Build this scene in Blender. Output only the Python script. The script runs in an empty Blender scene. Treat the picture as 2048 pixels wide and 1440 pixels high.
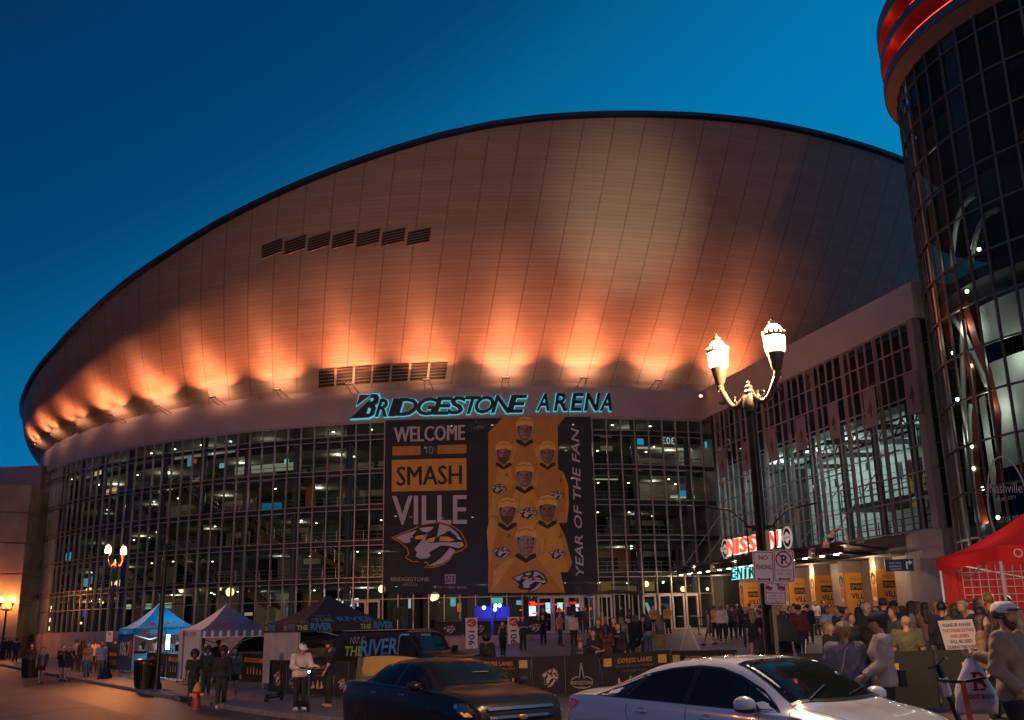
import bpy, bmesh, math, random
import numpy as np
from mathutils import Vector, Matrix
from mathutils.geometry import tessellate_polygon
SC = bpy.context.scene
COL = SC.collection
RND = random.Random(7)
R_ = math.radians

# ------------------------------------------------------------------ camera
FPX, EYE = 1991.0, 2.1                     # focal length in photo pixels, eye height
ROLL = -math.atan2(165.0, 7500.0)
PITCH = math.atan2(530.0 * math.cos(ROLL), FPX)
_f = np.array([0, math.cos(PITCH), math.sin(PITCH)])
_u = np.array([0, -math.sin(PITCH), math.cos(PITCH)])
_r = np.array([1.0, 0, 0])
CAMR = _r * math.cos(ROLL) + _u * math.sin(ROLL)
CAMU = -_r * math.sin(ROLL) + _u * math.cos(ROLL)
cd = bpy.data.cameras.new('camera')
cam = bpy.data.objects.new('camera', cd)
COL.objects.link(cam)
cd.sensor_width = 36.0
cd.lens = 36.0 * FPX / 2048.0
cd.clip_start, cd.clip_end = 0.1, 2000.0
M = Matrix.Identity(4)
for i in range(3):
    M[i][0], M[i][1], M[i][2] = CAMR[i], CAMU[i], -_f[i]
M[0][3], M[1][3], M[2][3] = 0, 0, EYE
cam.matrix_world = M
SC.camera = cam

# ------------------------------------------------------------------ sky, exposure
W = bpy.data.worlds.new('World')
SC.world = W
W.use_nodes = True
nt = W.node_tree
nt.nodes.clear()
def nd(t, typ, **kw):
    n = t.nodes.new(typ)
    for k, v in kw.items():
        setattr(n, k, v)
    return n
wo = nd(nt, 'ShaderNodeOutputWorld')
bg = nd(nt, 'ShaderNodeBackground')
tc = nd(nt, 'ShaderNodeTexCoord')
dp = nd(nt, 'ShaderNodeVectorMath', operation='DOT_PRODUCT')
dp.inputs[1].default_value = (-0.60, 0.0, 1.0)
nt.links.new(tc.outputs['Generated'], dp.inputs[0])
rp = nd(nt, 'ShaderNodeValToRGB')
def lin(c):
    c = c / 255.0
    return c / 12.92 if c <= 0.04045 else ((c + 0.055) / 1.055) ** 2.4
def S(r, g, b, a=1.0):
    return (lin(r), lin(g), lin(b), a)
el = rp.color_ramp.elements
el[0].position, el[0].color = 0.0, S(20, 128, 186)
el[1].position, el[1].color = 0.9, S(8, 26, 60)
for p, c in ((0.20, S(4, 126, 182)), (0.345, S(2, 116, 174)), (0.48, S(4, 98, 147)), (0.59, S(2, 68, 116)), (0.74, S(2, 55, 101))):
    e = el.new(p)
    e.color = c
nt.links.new(dp.outputs['Value'], rp.inputs['Fac'])
# afterglow behind the camera
dg = nd(nt, 'ShaderNodeVectorMath', operation='DOT_PRODUCT')
dg.inputs[1].default_value = (-0.50, -0.60, 0.62)
nt.links.new(tc.outputs['Generated'], dg.inputs[0])
mr = nd(nt, 'ShaderNodeMapRange')
mr.inputs['From Min'].default_value, mr.inputs['From Max'].default_value = 0.25, 1.0
mr.inputs['To Min'].default_value, mr.inputs['To Max'].default_value = 0.0, 1.0
nt.links.new(dg.outputs['Value'], mr.inputs['Value'])
gl = nd(nt, 'ShaderNodeMix', data_type='RGBA', blend_type='ADD')
gl.inputs['B'].default_value = (0.09, 0.13, 0.29, 1)
nt.links.new(mr.outputs['Result'], gl.inputs['Factor'])
nt.links.new(rp.outputs['Color'], gl.inputs['A'])
# the dark lamplit town behind the camera, below the sky
sxyz = nd(nt, 'ShaderNodeSeparateXYZ')
nt.links.new(tc.outputs['Generated'], sxyz.inputs[0])
def ramp01(out, a, b):
    r = nd(nt, 'ShaderNodeMapRange')
    r.inputs['From Min'].default_value, r.inputs['From Max'].default_value = a, b
    nt.links.new(out, r.inputs['Value'])
    return r.outputs['Result']
mm = nd(nt, 'ShaderNodeMath', operation='MULTIPLY')
nt.links.new(ramp01(sxyz.outputs['Y'], 0.05, -0.25), mm.inputs[0])
nt.links.new(ramp01(sxyz.outputs['Z'], 0.42, 0.22), mm.inputs[1])
town = nd(nt, 'ShaderNodeMix', data_type='RGBA')
town.inputs['B'].default_value = (0.085, 0.038, 0.017, 1)
nt.links.new(mm.outputs[0], town.inputs['Factor'])
nt.links.new(gl.outputs['Result'], town.inputs['A'])
nt.links.new(town.outputs['Result'], bg.inputs['Color'])
bg.inputs['Strength'].default_value = 1.0
nt.links.new(bg.outputs[0], wo.inputs['Surface'])
SC.view_settings.view_transform = 'Standard'
SC.view_settings.look = 'None'
SC.view_settings.gamma = 1.0
SC.view_settings.exposure = 0.0
SC.render.engine = 'CYCLES'
cy = SC.cycles
cy.use_denoising = True
try:
    cy.denoiser = 'OPENIMAGEDENOISE'
except Exception:
    pass
cy.max_bounces = 6
cy.diffuse_bounces = 2
cy.glossy_bounces = 3
cy.transmission_bounces = 4
cy.transparent_max_bounces = 10
cy.sample_clamp_indirect = 4.0
cy.caustics_reflective = False
cy.caustics_refractive = False

# ------------------------------------------------------------------ projection helpers (where things stand)
def ray(px, py):
    return CAMR * ((px - 1024) / FPX) + CAMU * ((720 - py) / FPX) + _f
def at_y(px, py, Y):
    d = ray(px, py)
    return np.array([0, 0, EYE]) + d * (Y / d[1])
def at_z(px, py, Z):
    d = ray(px, py)
    return np.array([0, 0, EYE]) + d * ((Z - EYE) / d[2])
def base(x, y):
    x = max(-80.0, min(80.0, x))
    t = min(abs(y - 30.0), 60.0)
    return 0.0175 * x + 0.018 * (math.sqrt(t * t + 4) - 2) - 0.10
KP, KD = np.array([-4.08, 25.28]), np.array([0.556, -0.831])     # a point of the kerb and the street's direction
KN = np.array([0.831, 0.556])                                     # from the street towards the plaza
def off(x, y):
    return (x - KP[0]) * KN[0] + (y - KP[1]) * KN[1]
def sst(a, b, t):
    t = min(1.0, max(0.0, (t - a) / (b - a)))
    return t * t * (3 - 2 * t)
def gz(x, y):
    """height of the ground: road, kerb step, plaza rising to the doors"""
    z = base(x, y)
    f = off(x, y)
    if f > 0:
        z += 0.14 + 0.42 * sst(7.2, 10.5, f) * sst(-4, 2, x) + 0.15 * sst(40, 70, y) * sst(-6, 6, x)
    return z
def gpt(px, Y):
    """point of the ground in the column px of the photograph at distance Y"""
    x = (px - 1024) / FPX * Y
    for _ in range(8):
        z = gz(x, Y)
        v = np.array([x, Y, z - EYE])
        q = 1024 + FPX * (v @ CAMR) / (v @ _f)
        x += (px - q) / FPX * Y
    return np.array([x, Y, gz(x, Y)])

# ------------------------------------------------------------------ materials
MATS = {}
def mat(name, col, rough=0.6, metal=0.0, emit=None, es=0.0, noise=0.0, nscale=8.0, bump=0.0, coat=0.0, spec=0.5, alpha=1.0):
    if name in MATS:
        return MATS[name]
    m = bpy.data.materials.new(name)
    m.use_nodes = True
    t = m.node_tree
    b = t.nodes['Principled BSDF']
    c = S(*col) if max(col) > 1.0 else (*col, 1.0)
    b.inputs['Base Color'].default_value = c
    b.inputs['Roughness'].default_value = rough
    b.inputs['Metallic'].default_value = metal
    b.inputs['Specular IOR Level'].default_value = spec
    if coat:
        b.inputs['Coat Weight'].default_value = coat
        b.inputs['Coat Roughness'].default_value = 0.04
    if alpha < 1:
        b.inputs['Alpha'].default_value = alpha
    if emit is not None:
        b.inputs['Emission Color'].default_value = S(*emit) if max(emit) > 1.0 else (*emit, 1.0)
        b.inputs['Emission Strength'].default_value = es
    if noise or bump:
        tcn = nd(t, 'ShaderNodeTexCoord')
        nz = nd(t, 'ShaderNodeTexNoise')
        nz.inputs['Scale'].default_value = nscale
        nz.inputs['Detail'].default_value = 6
        t.links.new(tcn.outputs['Object'], nz.inputs['Vector'])
        if noise:
            hs = nd(t, 'ShaderNodeMix', data_type='RGBA', blend_type='MULTIPLY')
            hs.inputs['Factor'].default_value = 1.0
            hs.inputs['A'].default_value = c
            rmp = nd(t, 'ShaderNodeMapRange')
            rmp.inputs['From Min'].default_value, rmp.inputs['From Max'].default_value = 0.3, 0.7
            rmp.inputs['To Min'].default_value, rmp.inputs['To Max'].default_value = 1 - noise, 1 + noise
            t.links.new(nz.outputs['Fac'], rmp.inputs['Value'])
            t.links.new(rmp.outputs['Result'], hs.inputs['B'])
            t.links.new(hs.outputs['Result'], b.inputs['Base Color'])
        if bump:
            bp = nd(t, 'ShaderNodeBump')
            bp.inputs['Strength'].default_value = bump
            bp.inputs['Distance'].default_value = 0.02 if bump < .9 else 0.09
            t.links.new(nz.outputs['Fac'], bp.inputs['Height'])
            t.links.new(bp.outputs['Normal'], b.inputs['Normal'])
    MATS[name] = m
    return m
def glow(name, col, s):
    return mat(name, (0.02, 0.02, 0.02), 0.5, emit=col, es=s)
def glass_mat(name, tint, refl=0.12, rough=0.02, trans=0.85):
    if name in MATS:
        return MATS[name]
    m = bpy.data.materials.new(name)
    m.use_nodes = True
    t = m.node_tree
    t.nodes.clear()
    o = nd(t, 'ShaderNodeOutputMaterial')
    tr = nd(t, 'ShaderNodeBsdfTransparent')
    tr.inputs['Color'].default_value = tuple(x * trans for x in tint) + (1,)
    gs = nd(t, 'ShaderNodeBsdfGlossy')
    gs.inputs['Roughness'].default_value = rough
    gs.inputs['Color'].default_value = (0.9, 0.95, 1, 1)
    lw = nd(t, 'ShaderNodeLayerWeight')
    lw.inputs['Blend'].default_value = refl
    mx = nd(t, 'ShaderNodeMixShader')
    t.links.new(lw.outputs['Fresnel'], mx.inputs['Fac'])
    t.links.new(tr.outputs[0], mx.inputs[1])
    t.links.new(gs.outputs[0], mx.inputs[2])
    t.links.new(mx.outputs[0], o.inputs['Surface'])
    MATS[name] = m
    return m

# ------------------------------------------------------------------ objects
def tag(o, label=None, cat=None, group=None, kind=None):
    if label: o['label'] = label
    if cat: o['category'] = cat
    if group: o['group'] = group
    if kind: o['kind'] = kind
    return o
def thing(name, label, cat, loc=(0, 0, 0), rz=0.0, group=None):
    o = bpy.data.objects.new(name, None)
    o.empty_display_size = 0.3
    COL.objects.link(o)
    o.location = loc
    o.rotation_euler = (0, 0, rz)
    return tag(o, label, cat, group)
def kids(o):
    return [c for c in list(COL.objects) if c.parent == o]
def copy_tree(o, parent=None):
    c = o.copy()
    COL.objects.link(c)
    if parent is not None:
        c.parent = parent
    for k in kids(o):
        copy_tree(k, c)
    return c
class MB:
    """collects shapes and links them as ONE mesh object"""
    def __init__(s):
        s.v, s.f, s.mi, s.mats, s.cur, s.uv = [], [], [], [], 0, None
    def use(s, m):
        if m not in s.mats:
            s.mats.append(m)
        s.cur = s.mats.index(m)
        return s
    def add(s, vs, fs):
        n = len(s.v)
        s.v += [tuple(float(q) for q in p) for p in vs]
        for f in fs:
            s.f.append(tuple(n + i for i in f))
            s.mi.append(s.cur)
        return s
    def box(s, c, sz, rz=0.0, T=None):
        hx, hy, hz = sz[0] / 2, sz[1] / 2, sz[2] / 2
        ca, sa = math.cos(rz), math.sin(rz)
        vs = []
        for x, y, z in ((-hx, -hy, -hz), (hx, -hy, -hz), (hx, hy, -hz), (-hx, hy, -hz), (-hx, -hy, hz), (hx, -hy, hz), (hx, hy, hz), (-hx, hy, hz)):
            vs.append((c[0] + x * ca - y * sa, c[1] + x * sa + y * ca, c[2] + z))
        if T: vs = [T(*p) for p in vs]
        return s.add(vs, [(0, 3, 2, 1), (4, 5, 6, 7), (0, 1, 5, 4), (1, 2, 6, 5), (2, 3, 7, 6), (3, 0, 4, 7)])
    def bar(s, a, b, w, h, up=(0, 0, 1)):
        a, b = Vector(a), Vector(b)
        d = (b - a).normalized()
        x = d.cross(Vector(up))
        if x.length < 1e-4: x = d.cross(Vector((1, 0, 0)))
        x.normalize()
        y = x.cross(d)
        vs = []
        for p in (a, b):
            for i, j in ((-1, -1), (1, -1), (1, 1), (-1, 1)):
                vs.append(p + x * (i * w / 2) + y * (j * h / 2))
        return s.add(vs, [(0, 1, 2, 3), (7, 6, 5, 4), (0, 4, 5, 1), (1, 5, 6, 2), (2, 6, 7, 3), (3, 7, 4, 0)])
    def cyl(s, a, b, r0, r1=None, n=12, caps=True):
        r1 = r0 if r1 is None else r1
        a, b = Vector(a), Vector(b)
        d = (b - a).normalized()
        x = d.orthogonal().normalized()
        y = d.cross(x)
        vs, fs = [], []
        for p, r in ((a, r0), (b, r1)):
            for i in range(n):
                t = 2 * math.pi * i / n
                vs.append(p + x * (r * math.cos(t)) + y * (r * math.sin(t)))
        for i in range(n):
            fs.append((i, (i + 1) % n, n + (i + 1) % n, n + i))
        if caps:
            fs.append(tuple(range(n - 1, -1, -1)))
            fs.append(tuple(range(n, 2 * n)))
        return s.add(vs, fs)
    def tube(s, pts, r, n=8):
        pts = [Vector(p) for p in pts]
        rr = r if isinstance(r, (list, tuple)) else [r] * len(pts)
        vs, fs = [], []
        x = None
        for i, p in enumerate(pts):
            d = (pts[min(i + 1, len(pts) - 1)] - pts[max(i - 1, 0)]).normalized()
            if x is None:
                x = d.orthogonal().normalized()
            x = (x - d * x.dot(d)).normalized()
            y = d.cross(x)
            for k in range(n):
                t = 2 * math.pi * k / n
                vs.append(p + x * (rr[i] * math.cos(t)) + y * (rr[i] * math.sin(t)))
        for i in range(len(pts) - 1):
            for k in range(n):
                fs.append((i * n + k, i * n + (k + 1) % n, (i + 1) * n + (k + 1) % n, (i + 1) * n + k))
        fs.append(tuple(range(n - 1, -1, -1)))
        fs.append(tuple((len(pts) - 1) * n + k for k in range(n)))
        return s.add(vs, fs)
    def lathe(s, prof, c=(0, 0, 0), n=24, a0=0.0, a1=2 * math.pi, sx=1.0, sy=1.0):
        full = abs(a1 - a0 - 2 * math.pi) < 1e-6
        m = n if full else n + 1
        vs, fs = [], []
        for r, z in prof:
            for i in range(m):
                t = a0 + (a1 - a0) * i / n
                vs.append((c[0] + sx * r * math.cos(t), c[1] + sy * r * math.sin(t), c[2] + z))
        for j in range(len(prof) - 1):
            for i in range(n):
                k = (i + 1) % m
                fs.append((j * m + i, j * m + k, (j + 1) * m + k, (j + 1) * m + i))
        return s.add(vs, fs)
    def ball(s, c, r, sc=(1, 1, 1), n=14, m=9, T=None):
        vs, fs = [], []
        for j in range(m + 1):
            p = math.pi * j / m
            for i in range(n):
                t = 2 * math.pi * i / n
                vs.append((c[0] + r * sc[0] * math.sin(p) * math.cos(t), c[1] + r * sc[1] * math.sin(p) * math.sin(t), c[2] - r * sc[2] * math.cos(p)))
        for j in range(m):
            for i in range(n):
                fs.append((j * n + i, j * n + (i + 1) % n, (j + 1) * n + (i + 1) % n, (j + 1) * n + i))
        if T: vs = [T(*p) for p in vs]
        return s.add(vs, fs)
    def poly(s, pts, T, w=0.0):
        """flat filled outline; T(u, v, w) puts it in the scene"""
        tri = tessellate_polygon([[Vector((p[0], p[1], 0)) for p in pts]])
        return s.add([T(p[0], p[1], w) for p in pts], [tuple(t) for t in tri])
    def prism(s, pts, T, w0, w1):
        n = len(pts)
        tri = [tuple(t) for t in tessellate_polygon([[Vector((p[0], p[1], 0)) for p in pts]])]
        vs = [T(p[0], p[1], w0) for p in pts] + [T(p[0], p[1], w1) for p in pts]
        fs = list(tri) + [tuple(n + i for i in reversed(t)) for t in tri]
        fs += [(i, (i + 1) % n, n + (i + 1) % n, n + i) for i in range(n)]
        return s.add(vs, fs)
    def text(s, txt, T, size=1.0, w=0.0, ext=0.0, shear=0.0, bold=0.0, align='CENTER', sx=1.0, fit=None, res=2):
        vs, fs, wd = text_mesh(txt, size, ext, shear, bold, align, res)
        k = sx if fit is None else fit / max(wd, 1e-6)
        return s.add([T(p[0] * k, p[1], p[2] + w) for p in vs], fs)
    def ellipse(s, cu, cv, a, b, T, w=0.0, n=20, rot=0.0):
        ca, sa = math.cos(rot), math.sin(rot)
        pts = [(cu + a * math.cos(t) * ca - b * math.sin(t) * sa, cv + a * math.cos(t) * sa + b * math.sin(t) * ca) for t in (2 * math.pi * i / n for i in range(n))]
        return s.poly(pts, T, w)
    def build(s, name, m=None, parent=None, smooth=False, angle=None):
        me = bpy.data.meshes.new(name)
        me.from_pydata(s.v, [], s.f)
        for q in (s.mats if s.mats else [m]):
            me.materials.append(q)
        if len(s.mats) > 1:
            me.polygons.foreach_set('material_index', s.mi)
        if s.uv is not None:
            lay = me.uv_layers.new(name='UVMap')
            li = np.zeros(len(me.loops), dtype=np.int32)
            me.loops.foreach_get('vertex_index', li)
            lay.data.foreach_set('uv', np.asarray(s.uv, dtype=np.float32)[li].ravel())
        bm = bmesh.new()
        bm.from_mesh(me)
        bmesh.ops.recalc_face_normals(bm, faces=bm.faces)
        if smooth:
            for f in bm.faces: f.smooth = True
            if angle:
                for e in bm.edges:
                    if len(e.link_faces) == 2 and e.calc_face_angle(0) > angle: e.smooth = False
        bm.to_mesh(me)
        bm.free()
        o = bpy.data.objects.new(name, me)
        COL.objects.link(o)
        if parent is not None:
            o.parent = parent
        return o
_TX = {}
def text_mesh(txt, size, ext, shear, bold, align, res):
    key = (txt, size, ext, shear, bold, align, res)
    if key in _TX: return _TX[key]
    cu = bpy.data.curves.new('lettering', 'FONT')
    cu.body = txt
    cu.size = size
    cu.extrude = ext
    cu.shear = shear
    cu.offset = 0.0 if 'M' in txt.upper() else bold
    cu.resolution_u = res
    cu.align_x = align
    o = bpy.data.objects.new('lettering', cu)
    COL.objects.link(o)
    dg_ = bpy.context.evaluated_depsgraph_get()
    me = bpy.data.meshes.new_from_object(o.evaluated_get(dg_))
    vs = [tuple(v.co) for v in me.vertices]
    fs = [tuple(p.vertices) for p in me.polygons]
    bpy.data.objects.remove(o)
    bpy.data.meshes.remove(me)
    bpy.data.curves.remove(cu)
    wd = (max(v[0] for v in vs) - min(v[0] for v in vs)) if vs else 1.0
    _TX[key] = (vs, fs, wd)
    return _TX[key]
def frame(o, x, up=(0, 0, 1)):
    """a flat board: u along x, v along up, w out of the face (x cross up)"""
    o, x, up = Vector(o), Vector(x).normalized(), Vector(up).normalized()
    n = x.cross(up).normalized()
    return lambda u, v, w=0.0: o + x * u + up * v + n * w
def lamp(name, typ, loc, energy, col, parent=None, size=0.1, aim=None, spot=None, blend=0.5):
    l = bpy.data.lights.new(name, typ)
    l.energy = energy
    l.color = col
    if typ == 'SPOT':
        l.spot_size, l.spot_blend = spot, blend
        l.shadow_soft_size = size
    elif typ == 'POINT':
        l.shadow_soft_size = size
    elif typ == 'AREA':
        l.shape = 'RECTANGLE'
        l.size, l.size_y, l.spread = size, 0.2, spot
    o = bpy.data.objects.new(name, l)
    COL.objects.link(o)
    o.location = loc
    if aim is not None:
        o.rotation_euler = (Vector(aim) - Vector(loc)).to_track_quat('-Z', 'Y').to_euler()
    if parent is not None:
        o.parent = parent
    return o
# ================================================================== the setting: road, kerb, plaza
def ground_mat(name, c1, c2, scale, rough=0.8, tile=None, cracks=False):
    m = bpy.data.materials.new(name)
    m.use_nodes = True
    t = m.node_tree
    b = t.nodes['Principled BSDF']
    tcn = nd(t, 'ShaderNodeTexCoord')
    n1 = nd(t, 'ShaderNodeTexNoise'); n1.inputs['Scale'].default_value = scale; n1.inputs['Detail'].default_value = 8
    n2 = nd(t, 'ShaderNodeTexNoise'); n2.inputs['Scale'].default_value = 40.0; n2.inputs['Detail'].default_value = 4
    mx = nd(t, 'ShaderNodeMix', data_type='RGBA')
    mx.inputs['A'].default_value, mx.inputs['B'].default_value = (*c1, 1), (*c2, 1)
    ad = nd(t, 'ShaderNodeMath', operation='MULTIPLY_ADD'); ad.inputs[1].default_value = 0.5; ad.inputs[2].default_value = 0.0
    ad2 = nd(t, 'ShaderNodeMath', operation='MULTIPLY_ADD'); ad2.inputs[1].default_value = 0.5
    t.links.new(tcn.outputs['Object'], n1.inputs['Vector']); t.links.new(tcn.outputs['Object'], n2.inputs['Vector'])
    t.links.new(n1.outputs['Fac'], ad.inputs[0]); t.links.new(n2.outputs['Fac'], ad2.inputs[0]); t.links.new(ad.outputs[0], ad2.inputs[2])
    mr_ = nd(t, 'ShaderNodeMapRange'); mr_.inputs['From Min'].default_value = 0.35; mr_.inputs['From Max'].default_value = 0.65
    t.links.new(ad2.outputs[0], mr_.inputs['Value']); t.links.new(mr_.outputs['Result'], mx.inputs['Factor'])
    last = mx.outputs['Result']
    bp = nd(t, 'ShaderNodeBump'); bp.inputs['Strength'].default_value = 0.5; bp.inputs['Distance'].default_value = 0.01
    t.links.new(n2.outputs['Fac'], bp.inputs['Height'])
    if tile:
        mp = nd(t, 'ShaderNodeMapping'); mp.inputs['Rotation'].default_value = (0, 0, -math.atan2(KD[1], KD[0]))
        br = nd(t, 'ShaderNodeTexBrick'); br.offset = 0.0
        br.inputs['Scale'].default_value = 1.0; br.inputs['Brick Width'].default_value = tile; br.inputs['Row Height'].default_value = tile
        br.inputs['Mortar Size'].default_value = 0.012; br.inputs['Color1'].default_value = (1, 1, 1, 1); br.inputs['Color2'].default_value = (0.8, 0.8, 0.8, 1); br.inputs['Mortar'].default_value = (0.35, 0.35, 0.35, 1)
        t.links.new(tcn.outputs['Object'], mp.inputs['Vector']); t.links.new(mp.outputs[0], br.inputs['Vector'])
        ml = nd(t, 'ShaderNodeMix', data_type='RGBA', blend_type='MULTIPLY'); ml.inputs['Factor'].default_value = 1.0
        t.links.new(last, ml.inputs['A']); t.links.new(br.outputs['Color'], ml.inputs['B']); last = ml.outputs['Result']
    if cracks:
        vo = nd(t, 'ShaderNodeTexVoronoi', feature='DISTANCE_TO_EDGE'); vo.inputs['Scale'].default_value = 0.11
        wv = nd(t, 'ShaderNodeMix', data_type='RGBA'); wv.inputs['Factor'].default_value = 0.03
        t.links.new(tcn.outputs['Object'], wv.inputs['A']); t.links.new(n1.outputs['Color'], wv.inputs['B'])
        t.links.new(wv.outputs['Result'], vo.inputs['Vector'])
        cr = nd(t, 'ShaderNodeMapRange'); cr.inputs['From Max'].default_value = 0.012; cr.inputs['To Min'].default_value = 0.35; cr.inputs['To Max'].default_value = 1.0
        t.links.new(vo.outputs['Distance'], cr.inputs['Value'])
        ml = nd(t, 'ShaderNodeMix', data_type='RGBA', blend_type='MULTIPLY'); ml.inputs['Factor'].default_value = 1.0
        t.links.new(last, ml.inputs['A']); t.links.new(cr.outputs['Result'], ml.inputs['B']); last = ml.outputs['Result']
    t.links.new(last, b.inputs['Base Color'])
    t.links.new(bp.outputs['Normal'], b.inputs['Normal'])
    b.inputs['Roughness'].default_value = rough
    return m
M_road = ground_mat('asphalt', (0.055, 0.048, 0.045), (0.105, 0.095, 0.09), 0.35, 0.62, cracks=True)
M_plaza = ground_mat('plaza_paving', (0.15, 0.112, 0.095), (0.25, 0.195, 0.17), 0.5, 0.6, tile=1.5)
def kpt(s, o):      # s metres along the kerb, o metres towards the plaza
    p = KP + KD * s + KN * o
    return p[0], p[1]
# one ground sheet out to the horizon with the road on it
g = MB()
xs = [-900, -300, -150] + list(np.arange(-100, 101, 2)) + [150, 300, 900]
vs, fs = [], []
RO = (-900, -200, -100, -60, -40, -30, -20, -14, -13.86, -9, -8.86, -8.2, -5.4, -5.3, -5.18, -2.75, -0.15)
for s_ in xs:
    for o_ in RO:
        x, y = kpt(s_, o_)
        vs.append((x, y, base(x, y)))
for i in range(len(xs) - 1):
    for j in range(16):
        fs.append((i * 17 + j, (i + 1) * 17 + j, (i + 1) * 17 + j + 1, i * 17 + j + 1))
g.add(vs, fs)
tag(g.build('road', M_road), kind='structure')
# kerb stones with a drain slot here and there
k = MB()
for i in range(-30, 30):
    a, b = i * 3.0, i * 3.0 + 2.99
    for A_, B_ in ((a, b),):
        c8 = []
        for s_ in (A_, B_):
            for o_, h_ in ((-0.15, -0.3), (-0.15, 0.125), (-0.13, 0.142), (0.0, 0.142), (0.0, -0.3)):
                x, y = kpt(s_, o_); c8.append((x, y, base(x, y) + h_))
        k.add(c8, [(j, (j + 1) % 5, 5 + (j + 1) % 5, 5 + j) for j in range(5)] + [(0, 1, 2, 3, 4), (9, 8, 7, 6, 5)])
tag(k.build('kerb', mat('kerb_stone', (0.16, 0.14, 0.13), 0.75, noise=0.25, nscale=3)), kind='structure')
p = MB()
so = list(np.arange(-150, 121, 2.0)); oo = list(np.arange(0.0, 130, 2.5))
vs, fs = [], []
for s_ in so:
    for o_ in oo:
        x, y = kpt(s_, o_)
        vs.append((x, y, gz(x + 1e-4 * KN[0], y + 1e-4 * KN[1])))
for i in range(len(so) - 1):
    for j in range(len(oo) - 1):
        n = len(oo); fs.append((i * n + j, (i + 1) * n + j, (i + 1) * n + j + 1, i * n + j + 1))
p.add(vs, fs)
tag(p.build('pavement', M_plaza), kind='structure')
# darker patched asphalt strips along the street and a storm drain mouth in the kerb
def strip(s0, s1, o0, o1, h, m, nm):
    q = MB(); vs = []
    n = int((s1 - s0) / 2)
    for i in range(n + 1):
        s_ = s0 + (s1 - s0) * i / n
        for o_ in (o0, o1):
            x, y = kpt(s_, o_); vs.append((x, y, base(x, y) + h))
    q.add(vs, [(2 * i, 2 * i + 2, 2 * i + 3, 2 * i + 1) for i in range(n)])
    return tag(q.build(nm, m), kind='structure')
strip(-90, 30, -2.75, -0.15, 0.004, ground_mat('gutter_asphalt', (0.035, 0.032, 0.031), (0.065, 0.06, 0.058), 0.6, 0.55), 'road_gutter_strip')
strip(-60, 20, -5.3, -5.18, 0.005, mat('tar_seam', (0.02, 0.018, 0.017), 0.5), 'road_tar_seam')
for o0, s0, s1 in ((-9.0, -80, -10), (-14.0, -60, 10)): strip(s0, s1, o0, o0 + .14, .006, MATS['tar_seam'], 'road_tar_seam')
strip(-34, -22, -8.2, -5.4, .005, ground_mat('asphalt_patch', (.03, .028, .027), (.055, .05, .048), .8, .7), 'road_patch')
M_black = mat('inlet_dark', (0.008, 0.008, 0.008), 0.9)
for px_, nm in ((352, 'first'), (75, 'second'), (115, 'third')):
    Y_ = {352: 36.2, 75: 62.0, 115: 55.5}[px_]
    # storm drain inlet: mouth's darkness put in as a black block under a stone lintel, on the kerb line
    s_ = (Y_ - KP[1]) / KD[1]
    x, y = kpt(s_, 0)
    lab = {352: 'dark storm drain inlet in the kerb in front of the ribbed bin', 75: 'dark storm drain inlet in the kerb farthest up the street', 115: 'dark storm drain inlet in the kerb near the walker in shorts'}[px_]
    t_ = thing('storm_drain', lab, 'drain', (x, y, base(x, y)), math.atan2(KD[1], KD[0]), 'storm drains in the kerb')
    MB().box((0, -0.16, 0.06), (1.1, 0.05, 0.11)).build('inlet', M_black, t_)
    MB().box((0, -0.08, 0.155), (1.3, 0.32, 0.035)).build('lintel', mat('drain_iron', (0.03, 0.028, 0.026), 0.6, 0.5), t_)
# ================================================================== the arena
AC = np.array([-2.64, 123.07])     # centre of the round facade
AR = 50.92                         # its radius
FZ, GT, FT = 1.45, 16.95, 19.25    # floor, top of the glass, top of the fascia
def arc(ph, r, z=0.0):
    a = R_(ph)
    return Vector((AC[0] + r * math.sin(a), AC[1] - r * math.cos(a), z))
def fac(px, py, r=AR):
    """azimuth and height where the photograph's column and row meet the round wall"""
    d = ray(px, py)
    a = d[0] ** 2 + d[1] ** 2; b = -2 * (d[0] * AC[0] + d[1] * AC[1]); k = AC @ AC - r * r
    t = (-b - math.sqrt(max(b * b - 4 * a * k, 0))) / (2 * a)
    P = t * d
    return math.degrees(math.atan2(P[0] - AC[0], AC[1] - P[1])), EYE + P[2]
PH0, PH1 = -59.0, 20.7
MS = 1.238
arena = thing('arena_building', 'huge round arena with glowing flared roof and curved glass wall', 'arena', (AC[0], AC[1], 0))
def ab(mb, name, m=None, parent=None, **kw):
    """link under the arena, keeping world coordinates"""
    o = mb.build(name, m, parent or arena, **kw)
    if parent is None or parent == arena:
        o.location = (-AC[0], -AC[1], 0)
    return o
def ring_wall(mb, r0, z0, r1, z1, a0=PH0, a1=PH1, step=MS):
    n = max(2, int(abs(a1 - a0) / step))
    vs = []
    for i in range(n + 1):
        a = a0 + (a1 - a0) * i / n
        vs += [arc(a, r0, z0), arc(a, r1, z1)]
    return mb.add(vs, [(2 * i, 2 * i + 2, 2 * i + 3, 2 * i + 1) for i in range(n)])
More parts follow.
